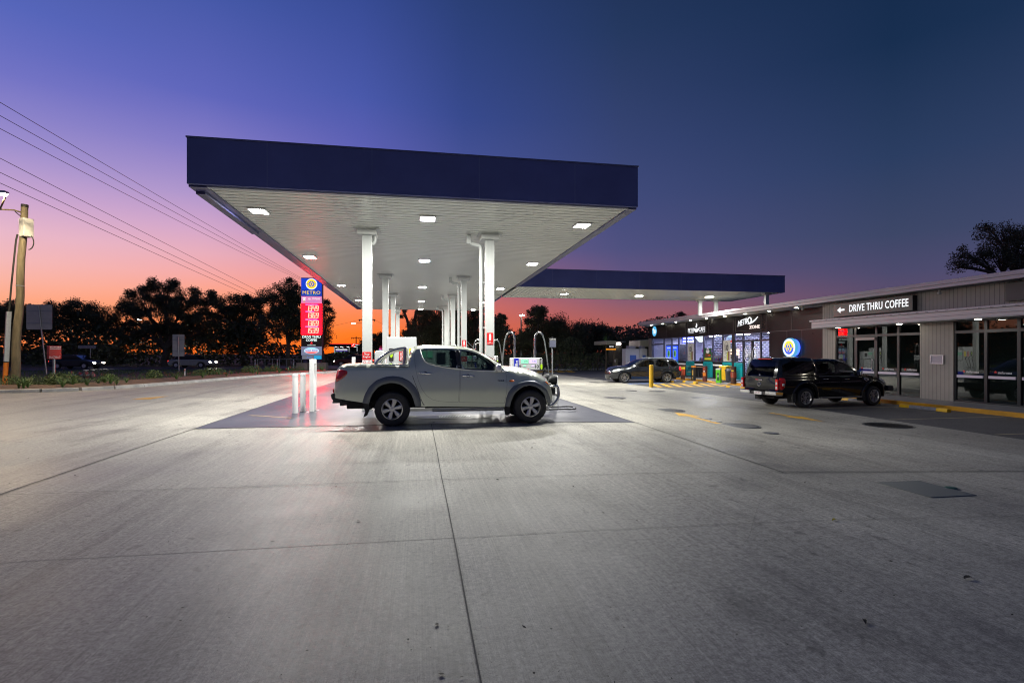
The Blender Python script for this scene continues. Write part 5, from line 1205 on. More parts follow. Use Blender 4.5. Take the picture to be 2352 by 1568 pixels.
# ================================================================ PUMPS AND ISLAND FURNITURE
PUMPW = mat('pump_white', (.52,.54,.54), .3, coat=.2); PBLUE = mat('pump_blue', (.02,.03,.5), .4); LCDG = emis('lcd_green', (.3,.9,.55), 1.3); LCDP = emis('lcd_lilac', (.75,.6,1), 1.3); LIME = mat('lime_label', (.45,.75,.02), .4)
def nozzle(mb, x, y, z, s=1):
    mb.tube([(x,y,z),(x,y-.03*s,z+.1),(x,y-.09*s,z+.13)], .02, 8); mb.tube([(x,y,z-.06),(x,y,z)], .026, 8)
def hose_pts(x, y, z0, z1, out, n=14): return [(x+out*math.sin(math.pi*i/n)*.4, y-.16*math.sin(math.pi*i/n), z0+(z1-z0)*i/n-.35*math.sin(math.pi*i/n)) for i in range(n+1)]
def big_pump(loc, label):
    t = thing('fuel_pump', label, 'fuel pump', loc, group='fuel pumps on the islands')
    MB().box(-.42,.42,-.26,.26,0,.9).build('lower_cabinet', PUMPW, t, bevel=.015)
    MB().box(-.41,.4,-.22,.22,.9,1.93).build('hose_cabinet', PUMPW, t, bevel=.02)
    for i, (c, wd) in enumerate(((BLACK,.1),(RED,.1),(mat('label_yellow',(.75,.65,.02),.4),.1))):
        x = -.28+i*.27
        p = MB().box(x-.06,x+.06,-.232,-.2205,1.28,1.62).build('grade_label', c, t)
        if i == 0: mb = MB(); mb.disc((x,-.235,1.47),(1,0,0),(0,0,1),.04,.11,n=20); mb.build('label_oval', LIME, p, norm=False)
        if i == 1: text('PREMIUM', WHITEP, p, (x,-.2325,1.45), (0,0,1), (-1,0,0), w=.3, h=.07, ext=.002)
        mb = MB(); nozzle(mb, x, -.27, 1.12); mb.build('nozzle', BLACK, t)
        MB().tube(hose_pts(x, -.28, 1.06, .55, .1 if i < 2 else -.1), .016, 8).build('hose', RUBBER, t, smooth=60)
    MB().box(.42,1.28,-.24,.24,.12,.95).build('meter_cabinet', PUMPW, t, bevel=.015); MB().box(.42,1.3,-.26,.26,0,.2).build('blue_skirt', PBLUE, t, bevel=.01)
    h = MB().box(.44,1.3,-.2,.2,1.0,1.64).build('display_head', PUMPW, t, bevel=.02)
    MB().box(.5,.66,-.215,-.2005,1.36,1.54).build('lcd_screen', LCDG, h); MB().box(.7,.84,-.215,-.2005,1.36,1.54).build('lcd_screen', LCDG, h)
    MB().box(.95,1.2,-.212,-.2005,1.2,1.5).build('card_reader', BLACK, h); mb = MB(); mb.box(.5,.6,-.15,.15,.95,1.0); mb.box(1.1,1.2,-.15,.15,.95,1.0); mb.build('head_neck', STEEL, h)
    return t
def mast_pump(loc, label, nums=('9','10')):
    t = thing('diesel_pump', label, 'fuel pump', loc, group='hose mast diesel pumps')
    MB().box(-.44,.44,-.22,.22,0,.95).build('cabinet', mat('pump_pink_grey', (.35,.27,.27), .45), t, bevel=.012)
    MB().box(.3,.44,-.225,.225,.0,.96).build('side_pillar', STEEL, t, bevel=.01)
    h = MB().box(-.44,.44,-.24,.24,1.1,1.45).build('display_head', mat('pump_silver', (.62,.63,.62), .3, .1), t, bevel=.02)
    MB().box(-.3,.3,-.1,.1,.95,1.1).build('head_neck', STEEL, h)
    MB().box(-.39,-.26,-.252,-.2405,1.0,1.44).build('blue_label', PBLUE, h); text('AdBlue', WHITEP, h, (-.325,-.2525,1.24), (0,0,1), (-1,0,0), w=.26, h=.08, ext=.002, bold=.02, name='label_lettering')
    MB().box(.36,.46,-.252,-.2405,1.1,1.44).build('black_label', BLACKP, h); text('DIESEL', WHITEP, h, (.41,-.2525,1.35), (0,0,1), (-1,0,0), w=.16, h=.05, ext=.002, name='label_lettering')
    mb = MB(); mb.disc((.41,-.2535,1.2),(1,0,0),(0,0,1),.032,.085,n=20); mb.build('label_oval', LIME, h, norm=False)
    for x, m, s in ((-.08,LCDG,'200'),(.16,LCDP,'7.00')):
        MB().box(x-.105,x+.105,-.246,-.2405,1.29,1.41).build('lcd_screen', m, h); text(s, mat('lcd_digit', (.02,.12,.14), .5), h, (x+.03,-.2465,1.355), (1,0,0), w=.11, h=.05, ext=.001, name='lcd_digits')
        MB().box(x-.04,x+.04,-.246,-.2405,1.2,1.24).build('lcd_small', m, h)
    text(nums[0], BLACKP, h, (-.21,-.241,1.205), (1,0,0), h=.1, ext=.002, bold=.02, name='pump_number'); text(nums[1], BLACKP, h, (.28,-.241,1.205), (1,0,0), h=.1, ext=.002, bold=.02, name='pump_number')
    MB().box(-.03,.05,-.247,-.2405,1.11,1.135).build('stop_button', RED, h)
    for x, d in ((-.33,-1),(.27,1)):
        m_ = MB().tube([(x,0,1.45),(x,0,2.02),(x+d*.02,0,2.12),(x+d*.08,0,2.19),(x+d*.16,0,2.2),(x+d*.23,0,2.13)], .03, 12).build('hose_mast', STEEL, t, smooth=50)
        MB().cyl((x,0,1.45),(x,0,1.7),.04).build('mast_sleeve', STEEL, m_, smooth=40)
        P = [(x+d*.23,0,2.13),(x+d*.29,0,1.95),(x+d*.34,-.03,1.6),(x+d*.38,-.06,1.2),(x+d*.43,-.08,.7),(x+d*.40,-.1,.45),(x+d*.33,-.14,.5),(x+d*.28,-.16,.9)]
        MB().tube(P, .02, 8).build('hose', mat('grey_hose', (.1,.11,.11), .5), t, smooth=60)
        mb = MB(); mb.tube([(x+d*.2,-.12,.85),(x+d*.22,-.14,1.0),(x+d*.26,-.2,1.12),(x+d*.24,-.28,1.14)], .03, 8); mb.build('nozzle', PBLUE if d < 0 else BLACK, t, smooth=50)
    return t
ISL = mat('island_concrete', (.14,.14,.14), .5, nz=(2,.2)); IY = [15.07, 23.55, 30.9, 38.3]
for i, y in enumerate(IY):
    t = thing('pump_island', ['low concrete pump island behind the silver utility','second pump island back from the silver utility','third pump island back under the canopy','farthest pump island under the canopy'][i], 'pump island', (.7,y,0), group='pump islands')
    MB().box(-1.75,3.0,-.45,.45,-.1,.1).build('island_kerb', ISL, t, bevel=.03)
bp = big_pump((-.42,15.07,.1), 'tall white multi grade pump behind the tray of the silver utility')
dp = mast_pump((3.12,15.07,.0), 'nearest two mast diesel pump numbered 9 and 10 with blue label')
for y, l1, l2 in ((23.55,'white multi grade pump on the second island','two mast diesel pump on the second island'),(30.9,'white multi grade pump on the third island','two mast diesel pump on the third island'),(38.3,'white multi grade pump on the farthest island','two mast diesel pump on the farthest island')):
    copy_tree(bp, loc=(-.42,y,.1), label=l1); copy_tree(dp, loc=(3.12,y,0), label=l2)
t = thing('towel_dispenser', 'white rounded squeegee and towel bin beside the nearest left column', 'dispenser', (-1.02,15.0,.1))
MB().prism([(-.13,.75),(.13,.75),(.13,1.5),(.09,1.56),(-.09,1.56),(-.13,1.5)], 'xz', -.13, .13).build('bin', PUMPW, t, bevel=.03); MB().cyl((0,0,0),(0,0,.75),.04).build('stand', PUMPW, t); MB().box(-.1,.1,-.137,-.1301,1.15,1.32).build('slot', mat('slot_grey', (.3,.3,.3), .5), t)
def bollard(x, y, h, r, m, label, name='bollard', z=None, cap=None):
    t = thing(name, label, 'bollard', (x,y,gz(x) if z is None else z))
    MB().lathe([(r,0),(r,h-.02),(r*.96,h-.005),(r*.7,h+.015),(0,h+.02)], n=28).build('post', m, t, smooth=40)
    MB().lathe([(r*1.05,h-.055),(r*1.05,h-.04),(r*1.0,h-.04)], n=28).build('cap_ring', m, t)
    return t
bollard(-3.17,14.7,1.03,.072,WHITE2,'left one of two white round bollards at the canopy slab edge'); bollard(-3.06,15.12,1.03,.07,WHITE2,'white round bollard just left of the white steel frame')
bollard(4.02,15.1,.95,.08,WHITE2,'white bollard behind the bull bar of the silver utility')
bollard(*gp(1495.8,888.8)[:2],1.19,.11,YELLOW,'tall yellow bollard in front of the dark grey wagon')
def hframe(x, y, label):
    t = thing('steel_frame', label, 'guard frame', (x,y,0))
    for yy in (-.16,.16):
        p = MB().box(-.055,.055,yy-.055,yy+.055,.01,1.42).build('post', WHITE2, t, bevel=.008)
        f = MB().box(-.12,.12,yy-.1,yy+.1,0,.0099).build('foot_plate', GALV, p)
    MB().box(-.055,.055,-.104,.104,1.3,1.42).build('top_rail', WHITE2, t, bevel=.008); MB().box(-.05,.05,-.104,.104,.35,.43).build('lower_rail', WHITE, t, bevel=.008)
hframe(-2.8,15.12,'white steel guard frame at the left end of the nearest pump island'); hframe(-2.7,23.6,'white steel guard frame at the left end of the second island')
t = thing('air_hose', 'black hose lying in a loop on the slab by the bull bar', 'hose', (3.9,14.5,0))
P = [(.55*math.cos(a)+.0, .42*math.sin(a), .03+.012*math.sin(3*a)) for a in [R(20+12*i) for i in range(29)]]; MB().tube(P, .018, 8).build('loop', RUBBER, t, smooth=60)
t = thing('caution_sign', 'small black framed CAUTION notice on a slim post beside the diesel pump', 'notice sign', (3.98,15.3,0))
MB().cyl((0,0,0),(0,0,2.06),.02).build('post', GALV, t); b = MB().box(-.11,.11,-.04,-.025,1.75,2.05).build('board', BLACKP, t); MB().box(-.095,.095,-.045,-.0405,1.77,1.96).build('notice', emis('notice_glow', (.6,.65,.9), .25), b); text('CAUTION', WHITEP, b, (0,-.0405,2.0), (1,0,0), w=.18, h=.04, ext=.002)  # notice face has a faint glow put into its colour
mb = MB()
for i in range(5): mb.box(-.08,.06,-.0465,-.0455,1.79+.033*i,1.8+.033*i)
mb.build('notice_lines', mat('ink_grey', (.1,.1,.15), .5), b)
# ================================================================ PRICE SIGN
pc = ap(717.5, 811, 50.); PX, PY = pc[0], pc[1]
pyl = thing('price_sign', 'tall illuminated fuel price pylon in blue, pink and red beside the road', 'price sign', (PX,PY,0), R(-3))
PW = .95
MB().box(-PW,PW,-.3,.3,.95,8.7).build('cabinet', mat('pylon_navy', (.02,.018,.07), .35), pyl, bevel=.02)
for s in (-1,1):
    MB().box(s*.62-.16,s*.62+.16,-.2,.2,.3,.95).build('leg', mat('pylon_navy', (.02,.018,.07), .35), pyl); MB().box(s*.85-.5,s*.85+.5,-.5,.5,0,.68).build('footing', mat('footing_concrete', (.2,.17,.16), .8, nz=(3,.3)), pyl, bevel=.03)
def pan(name, z0, z1, m, x0=-.93, x1=.93): return MB().box(x0,x1,-.33,-.3005,z0,z1).build(name, m, pyl)
YF = -.331
e = pan('emblem_panel', 7.53, 8.64, emis('panel_blue', (.005,.06,.75), .85))
GLW2 = emis('pylon_white', (1,.98,.95), 1.05); GLY2 = emis('pylon_yellow', (1,.68,.01), 1.1); GLB2 = emis('pylon_blue', (.01,.07,.7), 1.0)
def emb2():
    r = .52; c = (0,YF,8.1); lay = [(GLW2,1,0,2*math.pi),(GLY2,.84,0,math.pi),(GLY2,.84,math.pi,2*math.pi),(GLB2,.5,0,2*math.pi)]
    for i, (m, k, a0, a1) in enumerate(lay): mb = MB(); mb.disc((0,YF-.006*i,8.1),(1,0,0),(0,0,1),r*k,a0=a0,a1=a1,n=32); mb.build('emblem_layer', m, e, norm=False)
    for i, (m, w, h, z0) in enumerate(((GLY2,.2,.22,.0),(GLB2,.09,.12,.05))):
        mb = MB(); mb.quad((0,YF-.03-.006*i,8.1+h),(w,YF-.03-.006*i,8.1),(0,YF-.03-.006*i,8.1-h),(-w,YF-.03-.006*i,8.1)); mb.build('emblem_diamond', m, e, norm=False)
    for s in (-1,1): mb = MB(); mb.box(s*.36-.1,s*.36+.1,YF-.03,YF-.025,8.07,8.12); mb.build('emblem_bar', GLB2, e)
emb2()
e = pan('name_panel', 6.98, 7.5, emis('panel_blue2', (.01,.06,.65), .7)); text('METRO', GLY2, e, (0,YF,7.3), (1,0,0), w=1.6, h=.3, ext=.01, bold=.0, space=1.06); text('PETROLEUM', emis('cyan_print', (.05,.45,.75), .8), e, (.05,YF,7.06), (1,0,0), w=.95, h=.1, ext=.01)
e = pan('pink_panel', 6.3, 6.95, emis('panel_pink', (.9,.28,.62), .85)); text('Mr. Whippy', GLW2, e, (.25,YF,6.7), (1,0,.08), w=1.15, h=.24, ext=.01, shear=.2); text('SOFT SERVE', emis('pink_print', (.55,.3,.75), .8), e, (.1,YF,6.44), (1,0,0), w=.9, h=.08, ext=.01)
mb = MB(); mb.disc((-.66,YF-.002,6.72),(1,0,0),(0,0,1),.19,.11,n=20,a0=0,a1=math.pi); mb.disc((-.66,YF-.004,6.6),(1,0,0),(0,0,1),.12,.1,n=18); mb.build('ice_cream', GLW2, e, norm=False)
mb = MB(); mb.quad((-.75,YF-.006,6.56),(-.57,YF-.006,6.56),(-.62,YF-.006,6.37),(-.7,YF-.006,6.37)); mb.build('cone', emis('cone_peach', (.9,.45,.3), .8), e, norm=False)
e = pan('price_panel', 3.36, 6.27, emis('panel_red', (1,.0002,.0009), 60.))
LED = emis('led_digits', (1,.93,.62), 1.1); PUR = emis('grade_purple', (.55,.02,.55), 1.0)
SEGS = {'0':'abcdef','1':'bc','2':'abged','3':'abgcd','4':'fgbc','5':'afgcd','6':'afgedc','7':'abc','8':'abcdefg','9':'abcfgd'}
def digits(s, x0, x1, z0, z1):
    mb = MB(); n = len(s); pitch = (x1-x0)/n; t = .06; k = .12
    for i, ch in enumerate(s):
        a = x0+pitch*i+.02; b = x0+pitch*(i+1)-.02; zm = (z0+z1)/2
        if ch == '1': a = b-t
        R_ = {'a':(a,b,z1-t,z1),'d':(a,b,z0,z0+t),'g':(a,b,zm-t/2,zm+t/2),'b':(b-t,b,zm,z1),'c':(b-t,b,z0,zm),'f':(a,a+t,zm,z1),'e':(a,a+t,z0,zm)}
        for q in SEGS[ch]:
            u = R_[q]; P = [(x+(z-zm)*k,YF-.02,z) for x, z in ((u[0],u[2]),(u[1],u[2]),(u[1],u[3]),(u[0],u[3]))]; mb.add(P+[(p[0],YF,p[2]) for p in P],[(0,1,2,3),(0,1,5,4),(1,2,6,5),(2,3,7,6),(3,0,4,7)])
    return mb
for s, lb, z in (('1349','UNLEADED E10',5.56),('1369','UNLEADED',4.91),('1369','PREMIUM DIESEL',4.16),('1539','PREMIUM 98',3.49)):
    digits(s, -.5, .66, z, z+.48).build('price_digits', LED, e)
    b = MB().box(-.56,.62 if len(lb) > 9 else .25,YF-.008,YF,z+.53,z+.66).build('grade_strip', PUR, e); text(lb, emis('grade_white', (1,.8,.95), 1.0), b, (-.0 if len(lb) > 9 else -.16,YF-.0085,z+.595), (1,0,0), w=1.05 if len(lb) > 9 else .7, h=.085, ext=.006)
e = pan('coffee_panel', 2.25, 3.32, mat('pylon_black', (.02,.012,.014), .4)); text('DRIVE THRU', emis('coffee_white', (.85,1,.97), 1.05), e, (0,YF,3.13), (1,0,0), w=1.66, h=.24, ext=.01, bold=.03); text('COFFEE', emis('coffee_white', (.85,1,.97), 1.05), e, (0,YF,2.82), (1,0,0), w=1.0, h=.24, ext=.01, bold=.03)
mb = MB(); mb.prism([(.13*(1 if i%2==0 else .42)*math.sin(math.pi*i/5), 2.55+.13*(1 if i%2==0 else .42)*math.cos(math.pi*i/5)) for i in range(10)], 'xz', YF-.01, YF); mb.build('star', emis('star_glow', (1,.02,.03), 1.5), e); text('stellarossa', emis('coffee_white', (.85,1,.97), 1.05), e, (0,YF,2.36), (1,0,0), w=.75, h=.12, ext=.01)
e = pan('ice_cream_panel', 1.4, 2.22, emis('panel_grey', (.24,.27,.42), .75))
mb = MB(); mb.disc((0,YF-.004,1.82),(1,0,0),(0,0,1),.68,.3,n=36); mb.build('oval', emis('oval_sky', (.35,.75,1), 1.2), e, norm=False)
mb = MB(); mb.disc((0,YF-.008,1.82),(1,0,0),(0,0,1),.64,.27,n=36,a0=math.pi+.2,a1=2*math.pi-.2); mb.build('oval_band', emis('oval_red2', (.9,.1,.1), 1.2), e, norm=False)
MB().box(-.62,.62,YF-.016,YF-.009,1.72,1.96).build('oval_strip', GLW2, e); text('COLD ROCK', emis('oval_blue2', (.02,.08,.7), .9), e, (0,YF-.017,1.84), (1,0,0), w=1.2, h=.2, ext=.008, bold=.03)
e = pan('lower_panel', 1.03, 1.36, emis('panel_dimgrey', (.3,.32,.4), .5), -.85, .2); text('AIM', emis('aim_blue', (.15,.25,.7), .8), e, (-.2,YF,1.2), (1,0,0), w=.5, h=.17, ext=.006); pan('blue_panel', 1.03, 1.36, emis('panel_cyan', (.02,.4,.75), .9), .22, .9)
# ================================================================ LEFT VERGE
WOOD = mat('weathered_pole_wood', (.14,.115,.075), .85, nz=(1.4,.45,(6,6,.7)), bump=(14,.5))
b0 = Vector(gp(33,888)); b0.z = -.03; top = Vector(ap(57,470,25.2)); tv = top-b0
pol = thing('utility_pole', 'leaning timber power pole with street lamp arm and grey cabinet at the left edge', 'utility pole', tuple(b0), world=True)
pt = lambda f, dx=0., dy=0., dz=0.: b0+tv*f+Vector((dx,dy,dz))
MB().tube([pt(i/10, .02*math.sin(i*1.7), .02*math.cos(i*1.3)) for i in range(11)], .2, 14, radii=[.18-.045*i/10 for i in range(11)]).build('pole', WOOD, pol, smooth=50)
MB().tube([pt(.985),pt(1.0)], .142, 14).build('pole_cap', mat('pole_cap_tin', (.03,.028,.025), .5, .4), pol)
c = pt(.87, .18, -.1); cb = MB().obb(tuple(c), (.2,.2,.43), R(58)).build('cabinet', mat('cabinet_grey', (.5,.5,.5), .45, nz=(3,.08)), pol, bevel=.015)
MB().tube([pt(.82,.3,-.1)+Vector((.15*math.sin(a)*1.4,0,-.25-.35*math.cos(a)*-1)) for a in [R(x) for x in range(-60,200,20)]], .025, 8).build('cable_loop', RUBBER, pol, smooth=60)
MB().tube([pt(.83,-.1,-.2),pt(.8,-.2,-.12),pt(.7,-.25,-.1),pt(.55,-.3,-.1),pt(.4,-.33,-.1)], .04, 8).build('cable_duct', RUBBER, pol, smooth=60)
MB().tube([pt(.41,-.34,-.1),pt(.14,-.33,-.1)], .12, 4).build('cable_guard', GALV, pol); MB().tube([pt(.135,-.33,-.1),pt(0,-.33,-.1)], .1, 10).build('conduit', mat('orange_conduit', (.7,.2,.02), .5), pol, smooth=50)
MB().tube([pt(.045),pt(.06)], .185, 14).build('strap', BLACK, pol); MB().tube([pt(.69,-.02),pt(.695,-.02)], .155, 14).build('strap', GALV, pol); MB().tube([pt(.55),pt(.555)], .162, 14).build('strap', GALV, pol)
a0 = pt(.955,-.1,-.05); a1 = Vector(ap(0,481,23.9)); lh = Vector(ap(4,444,22.6))
MB().tube([a0, a0+(a1-a0)*.35+Vector((0,0,.06)), a1, lh+Vector((.15,0,-.1)), lh], .035, 10).build('lamp_arm', mat('arm_rust', (.22,.17,.1), .6), pol, smooth=50); MB().tube([pt(.93,-.1),a0+(a1-a0)*.3], .02, 8).build('arm_brace', BLACK, pol)
hd = MB().obb(tuple(lh+Vector((-.1,0,.04))), (.3,.14,.06)).build('lamp_head', GALV, pol, bevel=.03); MB().obb(tuple(lh+Vector((-.1,0,-.04))), (.24,.11,.025)).build('lamp_lens', emis('street_lamp_warm', (1,.8,.48), 2200.), hd)
# power lines
CABLE = mat('cable_black', (.012,.012,.014), .6)
def wire(p0, d0, p1, d1, sag, label, name='power_line'):
    a, b = Vector(ap(p0[0],p0[1],d0)), Vector(ap(p1[0],p1[1],d1)); n = 30
    mb = MB().tube([tuple(a+(b-a)*(i/n)-Vector((0,0,sag*4*(i/n)*(1-i/n)))) for i in range(n+1)], .014, 5)
    o = mb.build(name, CABLE, smooth=60); tag(o, label, 'power line', 'power lines running along the road')
wire((-220,105),19,(697,641),75,.12,'topmost power line crossing the upper left sky'); wire((-220,143),19.4,(695,642),75,.2,'second power line from the top in the left sky'); wire((-220,180),19.8,(694,644),75,.28,'third power line from the top in the left sky')
wire((-220,250),20,(700,722),75,.05,'upper wire of the lower group in the left sky'); wire((-220,290),20.3,(700,728),75,.1,'middle wire of the lower group in the left sky'); wire((-220,320),20.6,(700,733),75,.12,'lowest power line, passing close to the timber pole head')
def sign_back(px, py, pw, ph, pbase, d, label, lean):
    base = Vector(gp(*pbase)); c = Vector(ap(px,py,d)); k = d/FPX; base = Vector((c.x+lean, c.y+.1, 0))
    t = thing('road_sign', label, 'road sign', tuple(base), world=True); w, h = pw*k/2, ph*k/2
    P = smooth_poly([(-w,-h),(w,-h),(w,h),(-w,h)], 0); r = .12*w; Q = []
    for (sx, sz, a) in ((1,1,0),(-1,1,90),(-1,-1,180),(1,-1,270)):
        for i in range(5): an = R(a+22.5*i); Q.append((c.x+sx*(w-r)+r*math.cos(an), c.z+sz*(h-r)+r*math.sin(an)))
    o = MB().prism(Q, 'xz', c.y-.012, c.y).build('plate', mat('sign_back_alloy', (.55,.52,.5), .6, .1, nz=(2,.1)), t)
    for z in (-.5,.5): MB().box(c.x-w*.95,c.x+w*.95,c.y-.04,c.y-.0125,c.z+h*z-.03,c.z+h*z+.03).build('brace', GALV, o)
    MB().tube([tuple(base),(c.x,c.y-.09,c.z+h*.85)], .05, 10).build('post', GALV, t, smooth=50)
sign_back(90.5,728,52,57,(101,863),40,'large pale back of a road sign beside the timber pole',.42); sign_back(410,793,25,50,(410,852),47,'tall brownish back of a road sign further along the verge',.0)
t = thing('hazmat_box', 'small red HAZMAT information box on a grey post in the garden bed', 'hazmat box', gp(124,876.5), R(50))
MB().cyl((0,0,0),(0,0,2.0),.06,n=14).build('post', GALV, t, smooth=40); MB().box(-.27,.29,-.12,.14,1.27,2.0).build('box', mat('hazmat_red', (.62,.02,.015), .4), t, bevel=.01)
bx = [o for o in t.children if o.name.startswith('box')][0]
text('HAZMAT', WHITEP, bx, (.0,-.1205,1.36), (1,0,0), w=.5, h=.14, ext=.004); MB().box(-.22,.26,-.124,-.1205,1.9,1.96).build('label_plate', WHITEP, bx); MB().box(-.22,.26,-.124,-.1205,1.8,1.86).build('label_plate', WHITEP, bx)
text('EMERGENCY', RED, bx, (.02,-.1245,1.93), (1,0,0), w=.42, h=.035, ext=.001); text('INFORMATION', RED, bx, (.02,-.1245,1.83), (1,0,0), w=.42, h=.035, ext=.001)
t = thing('water_valve', 'grey water valve assembly lying among the plants of the garden bed', 'water valve', gp(186,869))
MB().tube([(-.75,0,.18),(.75,0,.2)], .09, 10).build('pipe', GALV, t, smooth=40)
for x, r in ((-.55,.24),(-.1,.2),(.28,.24),(.62,.18)): MB().lathe([(0,-.06),(r,-.05),(r,.05),(0,.06)], (x,0,.22), 'x', 16).build('flange', mat('valve_grey', (.12,.13,.13), .5, .4), t)
MB().lathe([(.03,.2),(.03,.48),(.14,.5),(.14,.53),(0,.54)], (.28,0,0), n=14).build('hand_wheel', WHITEP, t)
# garden bed
def off(P, d0, d1):
    A, B = [], []
    for i, p in enumerate(P):
        a = Vector(P[max(i-1,0)]); b = Vector(P[min(i+1,len(P)-1)]); t_ = (b-a).normalized(); n = Vector((-t_.y,t_.x)); A.append((p[0]+n.x*d0,p[1]+n.y*d0)); B.append((p[0]+n.x*d1,p[1]+n.y*d1))
    return A, B
KB = KL[2:14]; A, B = off(KB, .2, 4.2)
mb = MB(); n = len(A); m_ = 8; rb = random.Random(21)
for i in range(n):
    for j in range(m_+1): f = j/m_; mb.v.append((A[i][0]+(B[i][0]-A[i][0])*f, A[i][1]+(B[i][1]-A[i][1])*f, .09+.16*math.sin(math.pi*f)+rb.uniform(-.03,.03)-(.12*f)))
for i in range(n-1):
    for j in range(m_): mb.f.append((i*(m_+1)+j,(i+1)*(m_+1)+j,(i+1)*(m_+1)+j+1,i*(m_+1)+j+1))
mb.build('garden_bed', MULCH, smooth=60)['kind'] = 'structure'
LEAFG = mat('strappy_green', (.1,.18,.05), .5, nz=(2,.3)); LEAFD = mat('shrub_green', (.085,.13,.04), .6, nz=(2,.3))
def tuft_mesh(seed, n=26, h=.55, wd=.025):
    r = random.Random(seed); mb = MB()
    for i in range(n):
        a = r.uniform(0,6.28); L_ = h*r.uniform(.6,1.1); sp = r.uniform(.2,.85); u = Vector((math.cos(a),math.sin(a),0)); s_ = Vector((-math.sin(a),math.cos(a),0)); P = []
        for k in range(5): f = k/4; p = u*(sp*L_*f*(.4+.6*f))+Vector((0,0,L_*(f-.45*sp*f*f))); ww = wd*(1-f*.9); P += [p-s_*ww, p+s_*ww]
        k0 = len(mb.v); mb.add(P, [(2*q,2*q+1,2*q+3,2*q+2) for q in range(4)])
    return mb
def bush_mesh(seed, n=260, h=.6, r0=.4, lf=.05):
    r = random.Random(seed); mb = MB()
    for i in range(n):
        a = r.uniform(0,6.28); q = r0*math.sqrt(r.random()); z = h*(.1+.9*r.random())*(1-.5*(q/r0)**2); c = Vector((q*math.cos(a),q*math.sin(a),z))
        u = Vector((r.uniform(-1,1),r.uniform(-1,1),r.uniform(-.6,1))).normalized()*lf; v = u.cross(Vector((r.uniform(-1,1),r.uniform(-1,1),r.uniform(-1,1)))).normalized()*lf*.5
        mb.add([c-u,c+v,c+u,c-v],[(0,1,2,3)])
    return mb
tm = [tuft_mesh(i).build('grass_tuft', LEAFG, norm=False) for i in range(3)]; bmsh = [bush_mesh(i+7).build('garden_shrub', LEAFD, norm=False) for i in range(2)]
rp = random.Random(3); used = set()
for i in range(62):
    k = rp.uniform(0,len(KB)-1.01); j = int(k); f = k-j; row = rp.choice((.7,1.5,2.6,3.4)) ; e = (row+rp.uniform(-.3,.3))/4.2
    a = Vector(A[j])*(1-f)+Vector(A[j+1])*f; b = Vector(B[j])*(1-f)+Vector(B[j+1])*f; p = a+(b-a)*e
    src = tm[i % 3] if row < 2 else bmsh[i % 2]
    o = src if src.name not in used else src.copy()
    if src.name in used: COL.objects.link(o)
    used.add(src.name); o.location = (p.x,p.y,.1); o.rotation_euler = (0,0,rp.uniform(0,6)); s = rp.uniform(.7,1.15); o.scale = (s,s,s)
    if row < 2: tag(o, 'strappy green tuft planted in the mulch bed by the kerb', 'plant', 'strappy tufts in the kerbside bed')
    else: tag(o, 'low leafy shrub at the back of the kerbside mulch bed', 'shrub', 'low shrubs in the kerbside bed')
# grass on the verge: one mass
rg = random.Random(8); mb = MB()
for i in range(9000):
    x = rg.uniform(-60,-6); y = rg.uniform(30,56)
    d = min(((x-q[0])**2+(y-q[1])**2) for q in B); 
    if x > -8-(56-y)*.35: continue
    h = rg.uniform(.08,.22); a = rg.uniform(0,6.28); u = Vector((math.cos(a),math.sin(a),0))*.03; l = Vector((rg.uniform(-.08,.08),rg.uniform(-.08,.08),h)); c = Vector((x,y,-.05))
    mb.add([c-u,c+u,c+l],[(0,1,2)])
mb.build('verge_grass', mat('verge_green', (.075,.12,.035), .8, nz=(.3,.4)), norm=False)['kind'] = 'stuff'
# ================================================================ SHOP FORECOURT FURNITURE
def stand(px, py, label, base, bands, h=1.15, w=.38, tilt=0.):
    x, y, z = gp(px, py, .13); t = thing('promo_stand', label, 'promo stand', (x,y,PZ), R(-62)+tilt, 'printed advertising columns in front of the shop')
    t.scale = (.8,.8,.8); n = 24; E = [(w/2*math.cos(6.283*i/n), w*.32*math.sin(6.283*i/n)) for i in range(n)]
    MB().prism(E, 'xy', 0, h).build('column', base, t, smooth=40)
    for i, (z0, z1, m, k) in enumerate(bands):
        MB().prism([(a*(1.02+.004*i)*k, b*(1.02+.004*i)) for a, b in E], 'xy', z0*h, z1*h).build('print_band', m, t, smooth=40)
    return t
mm = lambda n, c: mat('print_'+n, c, .4)
BR, BK, MR = mm('brown',(.07,.025,.015)), mm('black',(.012,.01,.01)), mm('maroon',(.1,.02,.02)); OR, YW, CRM, GO, WH = mm('orange',(.65,.2,.02)), mm('yellow',(.75,.6,.03)), mm('cream',(.6,.5,.3)), mm('gold',(.45,.28,.06)), WHITEP
RDB = mm('redbrown',(.35,.05,.02))
def zp(zx, zy): return ((2260+zx*.19134)*.6125, (1180+zy*.19134)*.6125)
stand(*zp(1573,1262), 'brown column with yellow banner and iced drink print nearest the wagon', BR, [(.72,.86,YW,1),(.3,.72,RDB,1),(.36,.66,CRM,.55)])
stand(*zp(1780,1283), 'black column with orange top and gold print', BK, [(.88,.99,OR,1),(.35,.7,GO,.8),(.08,.25,GO,.35)])
stand(*zp(1705+300,1303), 'maroon column with white lettering and fried food print', MR, [(.62,.7,WH,.8),(.36,.6,OR,.95),(.74,.88,RDB,.9)])
def zq(zx, zy): return ((2560+zx*.20408)*.6125, (1160+zy*.20408)*.6125)
stand(*zq(935,1368), 'brown column with yellow label and milk bottle print left of the shop door', BR, [(.72,.8,YW,.9),(.36,.68,RDB,1),(.4,.68,CRM,.5)], 1.2, .4)
x, y, z = gp(*zq(665,1350), .13); t = thing('energy_stand', 'leaning bright green drink stand in front of the yellow bin', 'promo stand', (x,y,PZ), R(-62)); t.scale = (.72,.72,.72)
